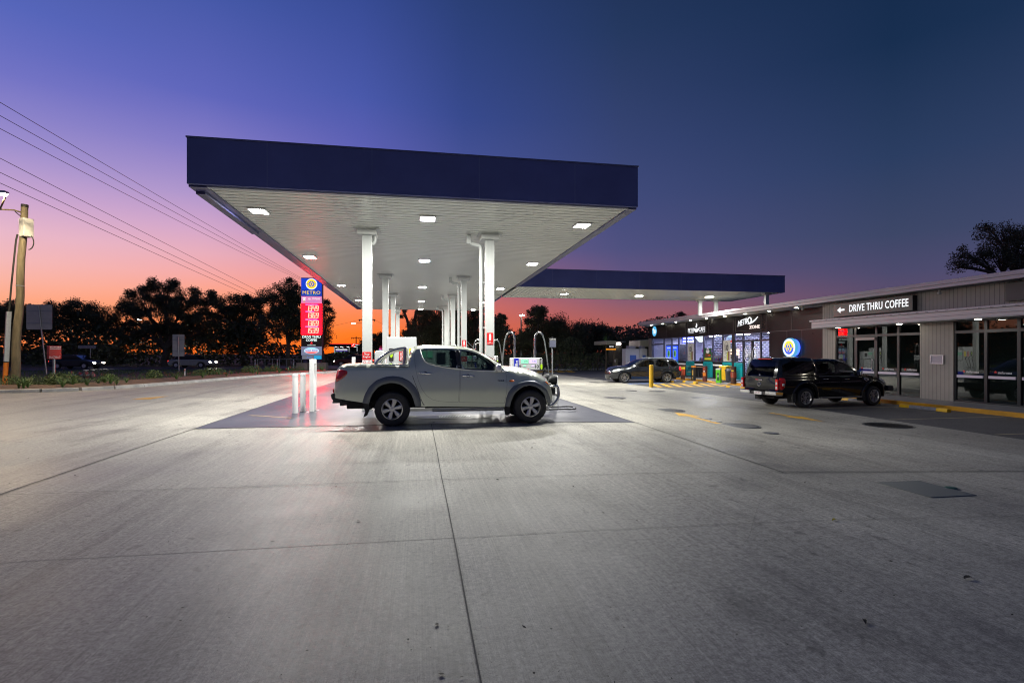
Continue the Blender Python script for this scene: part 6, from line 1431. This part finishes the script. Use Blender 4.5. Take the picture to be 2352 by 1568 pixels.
MB().prism([(-.2,0),(.2,0),(.17,1.05),(-.23,1.05)], 'xz', -.1, .1).build('column', mm('lime',(.12,.65,.02)), t, bevel=.02)
MB().prism([(-.235,1.051),(.175,1.051),(.17,1.2),(-.2,1.14)], 'xz', -.1, .1).build('header', WHITEP, t); MB().prism([(-.1,.2),(.1,.2),(.08,.8),(-.12,.8)], 'xz', -.112, -.1005).build('can_print', mm('darkgreen',(.01,.12,.02)), t); text('V', WHITEP, t, (-.01,-.1125,.52), (1,0,0), w=.14, h=.2, ext=.003, bold=.03)
x, y, z = gp(*zq(715,1305), .13); t = thing('wheelie_bin', 'yellow wheelie bin with open lid behind the green stand', 'bin', (x+.18,y-.12,PZ), R(-70)); t.scale = (.82,.82,.82)
MB().add([(-.24,-.26,.05),(.24,-.26,.05),(.24,.26,.05),(-.24,.26,.05),(-.29,-.33,1.02),(.29,-.33,1.02),(.29,.33,1.02),(-.29,.33,1.02)],[(0,3,2,1),(0,1,5,4),(1,2,6,5),(2,3,7,6),(3,0,4,7)]).build('tub', YELLOW, t, bevel=.02)
MB().prism([(-.36,1.03),(.36,1.03),(.34,1.11),(.0,1.14),(-.34,1.09)], 'yz', -.31, .31).build('lid', YELLOW, t, bevel=.02)
for s_ in (-1,1): MB().lathe([(0,-.02),(.1,-.02),(.1,.02),(0,.02)], (.26*s_,.24,.1), 'x', 16).build('wheel', RUBBER, t)
x, y, z = gp(*zq(800,1312), .13); t = thing('litter_bin', 'dark grey round litter bin with dome lid right of the yellow bin', 'bin', (x+.12,y-.05,PZ)); t.scale = (.66,.66,.66)
GBIN = mat('bin_grey', (.06,.065,.08), .5); MB().lathe([(0,0),(.24,.0),(.28,.82),(.3,.85),(.3,.89)], n=28).build('tub', GBIN, t, smooth=40); MB().lathe([(.3,.891),(.29,.98),(.22,1.1),(.1,1.16),(0,1.17)], n=28).build('lid', GBIN, t, smooth=60); MB().box(-.33,-.26,-.1,.1,.95,1.06).build('flap', BLACK, t, bevel=.01)
TIMB = mat('timber_top', (.3,.17,.08), .5, nz=(3,.2,(1,8,1)))
def cafe_chair(name, label, loc, rz, grp, m=BLACK, seat=None):
    t = thing(name, label, 'chair', loc, rz, grp)
    MB().lathe([(0,.44),(.2,.44),(.21,.455),(.2,.47),(0,.47)], n=20).build('seat', seat or m, t, smooth=40)
    for a in (45,135,225,315): c_, s_ = math.cos(R(a)), math.sin(R(a)); MB().tube([(c_*.15,s_*.15,.45),(c_*.23,s_*.23,0)], .014, 6).build('leg', m, t)
    MB().tube([(-.18-.03*math.sin(R(b)), .19*math.cos(R(b)), .46+.38*math.sin(R(b))) for b in range(0,181,12)], .014, 6).build('backrest', m, t, smooth=60)
    mb = MB(); mb.tube([(-.17,-.22,.66),(.05,-.25,.67),(.17,-.2,.47)], .012, 6); mb.tube([(-.17,.22,.66),(.05,.25,.67),(.17,.2,.47)], .012, 6); mb.build('armrest', m, t, smooth=60)
    return t
def cafe_table(label, loc, grp, top=None):
    t = thing('cafe_table', label, 'table', loc, 0, grp); MB().lathe([(0,.72),(.36,.72),(.37,.735),(.36,.75),(0,.75)], n=28).build('table_top', top or TIMB, t, smooth=40); MB().cyl((0,0,.02),(0,0,.72),.03).build('leg', BLACK, t); MB().lathe([(0,.03),(.22,.02),(.24,0)], n=20).build('base', BLACK, t)
    return t
G1 = 'outdoor cafe seats under the shop windows'
for x, y, a, lb in ((19.05,36.3,100,'black outdoor chair left of the first promo column gap'),(19.0,34.6,80,'black outdoor chair between the black and maroon columns'),(19.0,32.6,-80,'black outdoor chair right of the maroon column')): cafe_chair('outdoor_chair', lb, (x,y,PZ), R(a), G1, BLACK, TIMB).scale = (.82,.82,.82)
cafe_table('small outdoor table between the first two columns', (19.15,35.5,PZ), G1); cafe_table('small outdoor table behind the maroon column', (19.15,33.6,PZ), G1)
G2 = 'dark chairs inside the cafe window'
for x, y, a, lb in ((19.9,14.2,160,'dark bentwood chair inside the cafe glass, left of the mullion'),(20.2,13.3,20,'dark bentwood chair inside the cafe glass, right of the mullion'),(20.0,12.3,200,'dark bentwood chair nearest the right edge inside the cafe')): cafe_chair('cafe_chair', lb, (x,y,PZ+.01), R(a), G2)
cafe_table('dark round table among the chairs inside the cafe', (20.1,13.8,PZ+.01), G2, BLACK); cafe_table('dark round table near the right edge inside the cafe', (20.3,12.7,PZ+.01), G2, BLACK)
# ================================================================ BACKGROUND
BARK = mat('bark', (.1,.08,.06), .9, nz=(1.5,.3)); LEAF = mat('tree_foliage', (.1,.105,.055), .7, nz=(.35,.4)); LEAF2 = mat('tree_foliage_olive', (.09,.11,.05), .7, nz=(.35,.35))
def tree(name, label, px, d, blobs, seed, n=5200, ls=.25, trunk=.28, m=LEAF, group='trees along the far side of the road', base=None, lean=0., clump=1.15, forks=5):
    """blobs: (px, py, rx_px, ry_px) crown lobes read off as real sizes at depth d"""
    r = random.Random(seed); k = d/FPX; b = Vector(ap(px, 811, d)); b.z = -.05
    t = thing(name, label, 'tree', tuple(b), 0, group)
    L_ = []
    for (bx, by, rx, ry) in blobs:
        c = Vector(ap(bx, by, d))-b; L_.append((c, rx*k, ry*k))
    tot = sum(rx*ry for _, rx, ry in L_); mb = MB(); lim = MB()
    # limbs: trunk then a branch into each clump
    cx = sum((c*(rx*ry) for c, rx, ry in L_), Vector())/tot; hz = max(1.2, min(c.z-ry for c, rx, ry in L_))
    fork = Vector((cx.x*.35+lean, cx.y*.35, max(1., hz*.9)))
    lim.tube([Vector((0,0,-.1)), fork*.5+Vector((r.uniform(-.15,.15),0,0)), fork], trunk, 9, radii=[trunk*1.25, trunk, trunk*.8])
    for c, rx, ry in L_:
        q = c+Vector((r.uniform(-.2,.2)*rx,0,-ry*.25)); mid = fork+(q-fork)*.5+Vector((r.uniform(-.1,.1)*rx,r.uniform(-.2,.2)*rx,.12*(q-fork).length))
        lim.tube([fork, mid, q], .1, 7, radii=[trunk*.6, trunk*.4, trunk*.18])
        nc = max(9, int(46*rx*ry/tot*len(L_)**.5+6))
        for i in range(nc):
            while True:
                v = Vector((r.uniform(-1,1),r.uniform(-1,1),r.uniform(-1,1)))
                if .1 < v.length < 1: break
            v = v.normalized()*(v.length**.62); dp = rx*.55
            e = c+Vector((v.x*rx*.92, v.y*dp, v.z*ry*.92)); lim.tube([q if i % 2 else mid, q+(e-q)*.55+Vector((0,0,.08*rx)), e], .03, 5, radii=[trunk*.14, trunk*.09, trunk*.03])
            cl = min(clump, rx*.75)*r.uniform(.55,1.15); per = int(4.0*n*rx*ry/tot/nc)
            for j in range(per):
                g = Vector((r.gauss(0,.42),r.gauss(0,.42),r.gauss(0,.3)))
                while g.length > .85: g = Vector((r.gauss(0,.42),r.gauss(0,.42),r.gauss(0,.3)))
                p = e+g*cl
                s = ls*r.uniform(.45,1.05); u = Vector((r.uniform(-1,1),r.uniform(-1,1),r.uniform(-1,.6))).normalized()*s; w = u.cross(Vector((r.uniform(-1,1),r.uniform(-1,1),r.uniform(-1,1)))).normalized()*s*.36
                mb.add([p-u*.5, p+w*.6, p+u*.6, p-w*.6],[(0,1,2,3)])
    lim.build('trunk', BARK, t, smooth=60); mb.build('crown', m, t, norm=False)
    return t
tree('gum_tree', 'low tree crown mostly hidden behind the leaning timber pole', 20, 62, [(5,735,50,34),(40,705,24,18),(78,745,40,36)], 1, 3800)
tree('gum_tree', 'broad low tree between the timber pole and the large dark tree', 170, 66, [(150,716,62,30),(205,730,50,36),(100,738,40,34),(240,750,30,30)], 2, 8000)
tree('gum_tree', 'largest dark gum tree with lacy crown left of the price sign', 380, 66, [(380,676,50,42),(325,690,44,38),(430,692,46,40),(470,705,40,38),(290,725,30,34),(375,735,80,44),(450,755,60,40),(300,765,34,28)], 3, 17000, trunk=.4)
tree('gum_tree', 'mid height gum tree between the largest tree and the price sign', 560, 72, [(512,695,42,30),(555,705,40,30),(595,700,42,36),(560,738,66,44),(540,778,74,36)], 4, 12000)
tree('gum_tree', 'tall gum tree directly left of the price sign', 660, 66, [(676,668,32,30),(645,690,40,36),(690,715,34,42),(655,745,54,46)], 5, 9500)
tree('gum_tree', 'gum tree showing its crown edge just right of the price sign', 742, 68, [(752,725,18,20),(736,765,30,36),(745,700,16,18),(722,740,22,30)], 6, 2600)
tree('small_tree', 'small tree on the orange horizon behind the left canopy columns', 866, 95, [(860,785,16,18),(880,780,16,16),(836,795,12,18)], 7, 1600, ls=.4)
tree('tall_gum', 'tall pale trunked gum under the canopy behind the left columns', 930, 58, [(965,660,52,44),(1000,722,46,44),(955,760,34,26),(925,700,12,40)], 8, 5200, trunk=.42, clump=1.0)
tree('tall_gum', 'dark gum behind the centre of the canopy', 1010, 60, [(1040,700,38,54),(1020,765,50,34),(985,770,30,30)], 9, 5200, trunk=.4)
tree('tall_gum', 'twiggy tall gum seen between the right canopy columns', 1092, 62, [(1090,715,30,34),(1075,765,36,36),(1110,775,28,28)], 10, 2600, trunk=.22, ls=.26)
tree('round_tree', 'dark round tree right of the nearest right column', 1140, 56, [(1140,770,28,28),(1125,800,34,26),(1150,735,14,14)], 11, 3600)
tree('round_tree', 'loose headed tree just right of the lit lamp post', 1232, 58, [(1236,716,26,14),(1222,735,18,12),(1215,775,30,24)], 12, 2200, ls=.26, clump=.7)
tree('round_tree', 'dense dark tree mass behind the lower canopy, left half', 1270, 60, [(1262,760,52,36),(1225,795,40,24),(1310,775,44,34)], 13, 6500, clump=1.4)
tree('round_tree', 'dense dark tree mass behind the lower canopy, right half', 1370, 64, [(1352,765,46,30),(1390,775,32,26),(1410,800,34,22),(1340,800,40,24)], 14, 6000, clump=1.4)
tree('round_tree', 'small dark tree behind the drive through shelter', 1462, 62, [(1462,785,26,16),(1440,795,26,18),(1490,790,18,18)], 15, 2200)
tree('round_tree', 'treetop just showing over the shop roof', 1562, 85, [(1565,728,14,10),(1560,740,22,12)], 16, 900)
tree('street_tree', 'big feathery tree behind the cafe roof at the right edge', 2330, 36, [(2290,545,55,34),(2345,560,50,44),(2235,590,44,26),(2200,607,24,16),(2300,595,60,34),(2390,540,50,50),(2400,600,50,50)], 17, 5200, ls=.17, trunk=.3, clump=.75, group='trees behind the shop')
# lit shrubs and hedges behind the exit kerb
def shrub(name, label, px, py, d, w, h, seed, n=700, m=LEAF2, ls=.14, group='shrubs behind the exit kerb'):
    r = random.Random(seed); b = Vector(ap(px, py, d)); b.z = gz(b.x)-.03; mb = MB()
    for i in range(n):
        a = r.uniform(0,6.28); q = math.sqrt(r.random()); z = h*r.random()**.8; rr = w*.5*q*math.sqrt(max(.05,1-(z/h)**2.2)); c = Vector((rr*math.cos(a),rr*math.sin(a),z))
        s = ls*r.uniform(.5,1.1); u = Vector((r.uniform(-1,1),r.uniform(-1,1),r.uniform(-.5,1))).normalized()*s; v = u.cross(Vector((r.uniform(-1,1),r.uniform(-1,1),r.uniform(-1,1)))).normalized()*s*.35
        mb.add([c-u*.6,c+v,c+u,c-v],[(0,1,2,3)])
    t = thing(name, label, 'shrub', tuple(b), group=group); mb.build('leaves', m, t, norm=False)
    s_ = MB()
    for i in range(5): a = r.uniform(0,6.28); s_.tube([(0,0,-.05),(w*.1*math.cos(a),w*.1*math.sin(a),h*.4),(w*.25*math.cos(a),w*.25*math.sin(a),h*.8)], .03, 5)
    s_.build('stems', BARK, t); return t
for i, (px, w, h, lb) in enumerate(((1082,4.5,1.9,'hedge clump behind the right canopy columns'),(1130,3.5,2.2,'hedge clump right of the nearest right column'),(1180,4,1.8,'low hedge behind the diesel pump hose masts'),(1240,4,1.9,'low hedge behind the pump display'),(1290,3.6,1.8,'hedge clump left of the tall flowering shrub'),(1330,3.6,1.7,'hedge clump under the tall flowering shrub'),(1372,3.6,1.9,'hedge clump left of the drive through board'),(1412,3.5,1.8,'hedge clump beneath the drive through board'))):
    shrub('hedge_shrub', lb, px, 845, 56.5, w, h, 40+i)
shrub('flowering_shrub', 'tall open shrub with pale flower heads behind the exit kerb', 1312, 845, 57, 4.2, 3.6, 60, 1500, ls=.17)
def palm(name, label, px, d, h, seed, n=16, fl=1.5, tr=.09):
    r = random.Random(seed); b = Vector(ap(px,811,d)); b.z = gz(b.x)-.03; t = thing(name, label, 'plant', tuple(b)); MB().tube([(0,0,0),(.03,0,h*.5),(0,0,h)], tr, 8).build('stem', BARK, t, smooth=50)
    mb = MB()
    for i in range(n*3):
        a = r.uniform(0,6.28); el = r.uniform(-.2,1.3); u = Vector((math.cos(a)*math.cos(el),math.sin(a)*math.cos(el),math.sin(el))); s = Vector((-math.sin(a),math.cos(a),0))*.03; o = Vector((0,0,h)); q = o+u*fl*r.uniform(.7,1); mid = o+u*fl*.5+Vector((0,0,.05)); q.z -= .25*fl*math.cos(el)
        mb.add([o-s,o+s,mid+s,mid-s,q],[(0,1,2,3),(3,2,4)])
    mb.build('fronds', LEAFG, t, norm=False); return t
palm('spiky_palm', 'spiky strap leaved plant behind the diesel pump', 1132, 50, 1.3, 3, 26, 1.6); palm('cabbage_palm', 'slim trunked spiky plant left of the drive through post', 1392, 53, 2.7, 4); palm('cabbage_palm', 'second slim spiky plant right of the drive through post', 1408, 54, 2.2, 5, 12, 1.2)
# understorey that reads as one mass on the far side of the road
r = random.Random(77); mb = MB()
for i in range(60000):
    x = r.uniform(-135,38); 
    if -19 < x < -3 and r.random() < .6: continue
    y = r.uniform(72,84); h = 5.0+1.5*math.sin(x*.21)+.9*math.sin(x*.67+1)+(1.2 if x < -30 else 0); h = h*.42 if -20 < x < -3 else h; z = h*r.random()**.75; s = r.uniform(.16,.36); p = Vector((x,y,z))
    u = Vector((r.uniform(-1,1),r.uniform(-1,1),r.uniform(-1,1))).normalized()*s; v = u.cross(Vector((r.uniform(-1,1),r.uniform(-1,1),r.uniform(-1,1)))).normalized()*s*.5
    mb.add([p-u,p+v,p+u,p-v],[(0,1,2,3)])
mb.build('far_undergrowth', LEAF, norm=False)['kind'] = 'stuff'
mb = MB(); rh = random.Random(5)
P = [(-160+4*i, 2.0+1.3*math.sin(i*.5)+rh.uniform(-.5,.5)) for i in range(30)]
mb.add([(x,86,-.1) for x, z in P]+[(x,87+rh.uniform(0,2),z) for x, z in P]+[(x,95,-.1) for x, z in P],[(i,i+1,30+i+1,30+i) for i in range(29)]+[(30+i,30+i+1,60+i+1,60+i) for i in range(29)])
mb.build('far_embankment', EARTH)['kind'] = 'structure'
# street lamps
WARMW = emis('street_led', (.95,1,.92), 120.); WARM2 = emis('street_sodium', (1,.86,.66), 130.)
def street_lamp(label, px, hx, hy, d, m, r=.07, double=False):
    h = Vector(ap(hx,hy,d)); b = Vector((ap(px,811,d)[0], h.y, -.05)); t = thing('street_lamp', label, 'street lamp', tuple(b), world=True); top = Vector((b.x,b.y,h.z-.12))
    MB().tube([tuple(b),tuple(top)], r, 10, radii=[r*1.2,r*.7]).build('pole', GALV, t, smooth=40); MB().tube([tuple(top-Vector((0,0,.1))),tuple(top+(h-top)*.5+Vector((0,0,.05))),tuple(h)], .035, 8).build('arm', GALV, t, smooth=40)
    hd = MB().obb(tuple(h), (.34,.14,.05), 0).build('lamp_head', GALV, t, bevel=.02); MB().obb(tuple(h-Vector((0,0,.07))), (.28,.12,.02)).build('lamp_lens', m, hd)
street_lamp('slim street lamp with lit head in front of the largest dark tree', 333, 317, 733, 70, WARMW); street_lamp('street lamp right of the largest tree, beside the brown sign back', 453, 437, 745, 70, WARMW)
street_lamp('street lamp with its head above the large pale sign back', 204, 182, 721, 70, WARMW); street_lamp('street lamp with long arm against the orange sky behind the left column', 850, 811, 742, 88, WARM2)
street_lamp('bright lamp post between the right canopy columns and the round trees', 1197, 1199, 722, 60, WARM2, .1)
def power_pole(label, px, d, h, arms=True):
    b = Vector(ap(px,811,d)); b.z = -.05; t = thing('power_pole', label, 'power pole', tuple(b)); MB().tube([(0,0,0),(0,0,h)], .16, 8, radii=[.18,.13]).build('pole', BARK, t)
    MB().box(-1.4,1.4,-.06,.06,h-.5,h-.35).build('crossarm', BARK, t)
    mb = MB()
    for x in (-1.3,-.7,.7,1.3): mb.cyl((x,0,h-.75),(x,0,h-.5),.07,n=8)
    mb.build('insulator', DARKMETAL, t)
    if arms: MB().box(-.75,-.25,-.25,.25,h-.1,h+.9).build('transformer', DARKMETAL, t, bevel=.05)
power_pole('distant power pole with crossarm and transformer behind the left column', 843, 92, 7.9); power_pole('small distant power pole on the orange horizon right of the price sign', 818, 150, 6.4, False); power_pole('very small distant pole left of the horizon pole', 794, 170, 4.6, False)
wire((843,729),92,(690,760),60,.2,'thin wire from the distant crossarm pole towards the price sign'); wire((850,729),92,(1000,800),140,.2,'thin wire running right from the distant crossarm pole'); wire((818,768),150,(700,795),140,1.2,'sagging wire from the small horizon pole')
# rival station across the road
st = thing('far_station', 'distant low service station with red edged canopy across the road', 'service station', ap(800,811,140), world=True); sb = Vector(ap(800,811,140)); k = 140/FPX
fx = lambda px: ap(px,811,140)[0]
MB().box(fx(757),fx(852),sb.y,sb.y+12,3.35,4.1).build('canopy_fascia', mat('station_dark', (.02,.02,.022), .4), st); MB().box(fx(757),fx(852),sb.y-.05,sb.y-.005,4.0,4.14).build('red_edge', emis('station_red', (1,.03,.02), 1.4), st)
p = MB().box(fx(807),fx(815),sb.y-.12,sb.y-.055,3.3,4.2).build('red_square', emis('station_red', (1,.03,.02), 1.4), st); MB().prism([(fx(808),3.5),(fx(810),3.5),(fx(814),4.1),(fx(812.5),4.1),(fx(810),3.75)], 'xz', sb.y-.14, sb.y-.121).build('tick', GLW, p)
text('freedom', GLW, st, (fx(823),sb.y-.06,3.8), (1,0,0), w=1.5, h=.4, ext=.02, bold=.02)
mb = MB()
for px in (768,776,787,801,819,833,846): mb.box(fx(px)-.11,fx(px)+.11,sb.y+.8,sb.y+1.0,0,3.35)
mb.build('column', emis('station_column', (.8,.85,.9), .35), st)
MB().box(fx(757),fx(852),sb.y+9,sb.y+9.2,0,3.3).build('shop_wall', mat('station_wall', (.02,.02,.025), .7), st); MB().box(fx(770),fx(797),sb.y+8.9,sb.y+8.99,1.1,2.3).build('shop_window', emis('station_shop', (.35,.35,.6), .55), st)
MB().box(fx(771),fx(797),sb.y+.6,sb.y+.7,2.3,2.75).build('white_band', emis('station_white', (.9,.9,.95), .6), st); MB().box(fx(771),fx(797),sb.y+.6,sb.y+.7,1.95,2.29).build('blue_band', emis('station_blue', (.1,.05,.5), .6), st); MB().box(fx(770),fx(797),sb.y+.6,sb.y+.7,1.6,1.94).build('green_band', emis('station_green', (.2,.5,.15), .5), st)
mb = MB()
for px in (768,781,796,812,826,840): mb.box(fx(px)-.3,fx(px)+.3,sb.y+3,sb.y+3.4,3.3,3.345)
mb.build('canopy_light', emis('station_lamp', (1,.97,.9), 6.), st)
t = thing('far_price_board', 'small stacked red and blue price board between the left columns', 'price sign', ap(875,811,120), world=True); q = Vector(ap(875,811,120)); 
for z0, z1, m in ((3.7,4.9,emis('board_red', (1,.05,.05), 1.1)),(3.0,3.6,emis('board_red', (1,.05,.05), 1.1)),(2.35,2.95,emis('board_pink', (.9,.1,.35), .9)),(1.6,2.3,emis('board_cyan', (.1,.6,.9), .9))): MB().box(q.x-.75,q.x+.75,q.y-.1,q.y,z0,z1).build('board', m, t)
MB().box(q.x-.7,q.x+.7,q.y+.001,q.y+.1,0,4.9).build('frame', DARKMETAL, t); MB().prism([(q.x-.3,3.9),(q.x-.05,3.9),(q.x+.45,4.7),(q.x+.2,4.7),(q.x-.05,4.25)], 'xz', q.y-.14, q.y-.101).build('tick', GLW, t)
# guide posts, pedestrian fence
for px, lb in ((586,'white guide post left of the row by the road'),(637,'middle white guide post by the road'),(674,'white guide post nearest the price sign'),(424.5,'short white peg at the back of the garden bed')):
    d = 56 if px > 500 else 38; p = Vector(ap(px,811,d)); t = thing('guide_post', lb, 'guide post', (p.x,p.y,-.05)); MB().prism([(-.05,0),(.05,0),(.05,.95),(0,1.02),(-.05,.95)] if px > 500 else [(-.04,0),(.04,0),(.04,.5),(-.04,.5)], 'xz', -.02, .02).build('post', WHITEP, t); MB().box(-.035,.035,-.026,-.0205,.7,.82).build('reflector', RED, t) if px > 500 else MB().box(-.04,.04,-.024,-.0205,.36,.44).build('reflector', RED, t)
t = thing('roadside_fence', 'cranked top mesh fence along the far side of the road', 'fence', ap(500,811,76), world=True); f0, f1 = Vector(ap(150,811,74)), Vector(ap(552,811,80)); n = 22; mb = MB(); ml = MB()
for i in range(n+1): p = f0+(f1-f0)*(i/n); p.z = 0; mb.tube([p, p+Vector((0,0,1.5)), p+Vector((.0,-.2,1.75)), p+Vector((-.05,-.4,1.8))], .035, 6)
mb.build('post', GALV, t, smooth=50)
for z in (.3,.7,1.1,1.5): ml.tube([Vector((f0.x,f0.y,z)), Vector((f1.x,f1.y,z))], .018, 5)
ml.build('rail', GALV, t)
t = thing('temporary_fence', 'low white railing beside the road left of the price sign', 'railing', ap(620,811,58), world=True); mb = MB(); f0, f1 = Vector(ap(592,811,58)), Vector(ap(692,811,58))
for i in range(7): p = f0+(f1-f0)*(i/6); mb.cyl((p.x,p.y,0),(p.x,p.y,.95),.025,n=6)
mb.build('post', WHITE, t); mb = MB(); mb.cyl((f0.x,f0.y,.93),(f1.x,f1.y,.93),.02,n=6); mb.build('rail', WHITE, t)
t = thing('street_name_sign', 'small pale street name board reading FERNY GULLY across the road', 'street sign', ap(200,811,58), world=True); q = Vector(ap(200,796.5,58))
MB().box(q.x-.85,q.x+.85,q.y-.02,q.y+.02,q.z-.16,q.z+.16).build('board', mat('name_board', (.4,.38,.4), .5), t); text('FERNY GULLY', mat('name_ink', (.12,.12,.12), .5), t, (q.x,q.y-.021,q.z), (1,0,0), w=1.4, h=.18, ext=.004); MB().cyl((q.x+.3,q.y+.05,0),(q.x+.3,q.y+.05,q.z+.1),.04).build('post', GALV, t)
# invented cars at rest in place of the passing light trails
def added_road_car(label, x, y, c, rz, lit=True, seed=0):
    t = thing('added_road_car', label, 'car', (x,y,-.01), rz, 'added cars on the road behind the verge'); pm = mat('road_paint_%d' % seed, c, .3, .2, coat=.6)
    low = [(-2.15,.35),(-2.2,.6),(-2.1,.86),(-1.3,.92),(.9,.93),(1.7,.86),(2.15,.68),(2.2,.42),(2.1,.28),(1.75,.28),(1.68,.48),(1.5,.62),(1.3,.66),(1.1,.62),(.92,.48),(.85,.28),(-.85,.28),(-.92,.48),(-1.1,.62),(-1.3,.66),(-1.5,.62),(-1.68,.48),(-1.75,.28),(-2.05,.28)]
    MB().prism(low, 'xz', -.86, .86).build('body', pm, t, bevel=.06); cab = [(-1.75,.9),(-1.25,1.38),(-.2,1.46),(.35,1.4),(1.15,.92)]
    MB().prism([(a*.98,b) for a, b in cab], 'xz', -.7, .7).build('cabin', mat('far_car_glass', (.01,.012,.015), .06, coat=1), t, bevel=.05); MB().prism([(-1.3,1.37),(-.2,1.47),(.38,1.4),(.3,1.385),(-.2,1.445),(-1.24,1.35)], 'xz', -.72, .72).build('roof', pm, t, bevel=.02)
    for wx in (-1.3,1.3):
        for s in (-1,1): w = MB().lathe([(0,-.1),(.3,-.1),(.32,-.06),(.32,.06),(.3,.1),(0,.1)], (wx,s*.78,.32), 'y', 20).build('wheel', TYRE, t); MB().lathe([(0,s*.105),(.19,s*.102),(.2,s*.09)], (wx,s*.78,.32), 'y', 14).build('rim', ALLOY, w)
    for s in (-1,1):
        MB().box(2.08,2.19,s*.62-.16,s*.62+.16,.56,.7).build('headlight', emis('headlight_glow', (1,.93,.8), 45.), t, bevel=.02); MB().box(-2.2,-2.08,s*.62-.16,s*.62+.16,.66,.82).build('taillight', emis('taillight_glow', (1,.03,.02), 5.), t, bevel=.02)
added_road_car('added small dark sedan with lit headlights on the road behind the hazmat box', -34, 60.5, (.03,.03,.035), R(-8)); added_road_car('added pale hatch with lit headlights on the road behind the brown sign back', -24, 62.5, (.3,.3,.3), R(-8), seed=1)
added_road_car('added red lit car braking on the far lane between price sign and left column', -7.5, 66, (.1,.02,.02), R(172), seed=2)
# drive through shelter and service boxes left of the shop
CRE = mat('cream_fascia', (.5,.46,.33), .5); d0 = 52.; sh = thing('drive_thru_shelter', 'cream edged drive through shelter with tube light left of the shop', 'shelter', (ap(1440,811,d0)[0],ap(1440,811,d0)[1],-.24), world=True)
hx = lambda px, d=d0: ap(px,811,d)[0]; hy = ap(1430,811,d0)[1]; hz_ = lambda py, d=d0: ap(0,py,d)[2]
MB().box(hx(1385),hx(1409),hy-.6,hy+3,hz_(791.5),hz_(783)).build('fascia', CRE, sh, bevel=.02); MB().box(hx(1409),hx(1442),hy+1.5,hy+1.6,hz_(832),hz_(785)).build('back_wall', mat('shelter_dark', (.05,.045,.04), .7), sh)
MB().prism([(hx(1440),hz_(797)),(hx(1484),hz_(797)),(hx(1484),hz_(780)),(hx(1440),hz_(783))], 'xz', hy-3.2, hy-.6).build('fascia', CRE, sh, bevel=.02); MB().box(hx(1409),hx(1442),hy+.4,hy+1.6,hz_(785),hz_(783.4)).build('roof_sheet', GALV, sh)
MB().tube([(hx(1412),hy+1.2,hz_(789)),(hx(1437),hy+1.2,hz_(789))], .07, 8).build('tube_light', emis('tube_pinkwhite', (1,.85,.78), 14.), sh); MB().box(hx(1405.5),hx(1408.5),hy-.4,hy-.2,-.24,hz_(791)).build('post', mat('post_olive', (.12,.11,.08), .5), sh)
b = MB().box(hx(1388),hx(1405),hy-.7,hy-.61,hz_(800),hz_(792)).build('menu_board', BLACKP, sh); text('DRIVE THRU', GLW, b, (hx(1396.5),hy-.705,hz_(796)), (1,0,0), w=.45, h=.14, ext=.005)
b = MB().box(hx(1384),hx(1407),hy-.72,hy-.62,hz_(803.5),hz_(800.5)).build('orange_strip', emis('strip_orange', (1,.35,.02), .9), sh); text('HEIGHT 2.3m', RED, b, (hx(1396),hy-.7205,hz_(802)), (1,0,0), w=.7, h=.08, ext=.003)
t = thing('speaker_post', 'short grey drive through speaker post with a white plate', 'post', (ap(1416,811,48)[0],ap(1416,811,48)[1],-.24)); MB().box(-.13,.13,-.1,.1,0,1.35).build('post', mat('post_olive', (.12,.11,.08), .5), t, bevel=.01); MB().box(-.16,-.131,-.05,.05,1.02,1.25).build('plate', WHITEP, t)
ICE = mat('ice_box_grey', (.4,.4,.43), .45, nz=(2,.08)); d1 = 46.
def ice_box(label, pa, pb, ptop, dy):
    x0, x1 = ap(pa,811,d1)[0], ap(pb,811,d1)[0]; y = ap((pa+pb)/2,811,d1)[1]+dy; z1 = ap(0,ptop,d1)[2]; t = thing('ice_cabinet', label, 'ice cabinet', ((x0+x1)/2,y,-.24)); w = (x1-x0)/2
    MB().box(-w,w,-.45,.45,0,z1+.24).build('cabinet', ICE, t, bevel=.03); d = MB().box(-w*.75,w*.75,-.48,-.4505,.25,z1-.05).build('door', ICE, t, bevel=.01); MB().box(-w*.45,w*.45,-.487,-.4805,.6,z1-.3).build('blue_panel', mat('ice_blue', (.03,.09,.35), .4), d)
    MB().box(w*.6,w*.68,-.51,-.481,.8,1.1).build('handle', STEEL, d); MB().box(-w*.5,w*.5,-.3,.3,z1+.24,z1+.5).build('compressor', mat('ice_comp', (.2,.2,.24), .5), t, bevel=.02)
ice_box('pale grey ice cabinet with blue door panel left of the shop corner', 1432, 1466, 801, 0.); ice_box('second grey ice cabinet tucked against the shop corner', 1466.5, 1484, 801, .1)
t = thing('bin_post', 'dark slim post standing behind the exit kerb', 'post', gp(1353,849)); MB().box(-.28,.28,-.2,.2,0,1.7).build('post', mat('post_black', (.02,.02,.02), .6), t, bevel=.03); MB().box(-.32,.32,-.24,.24,1.7,1.78).build('cap', BLACK, t)
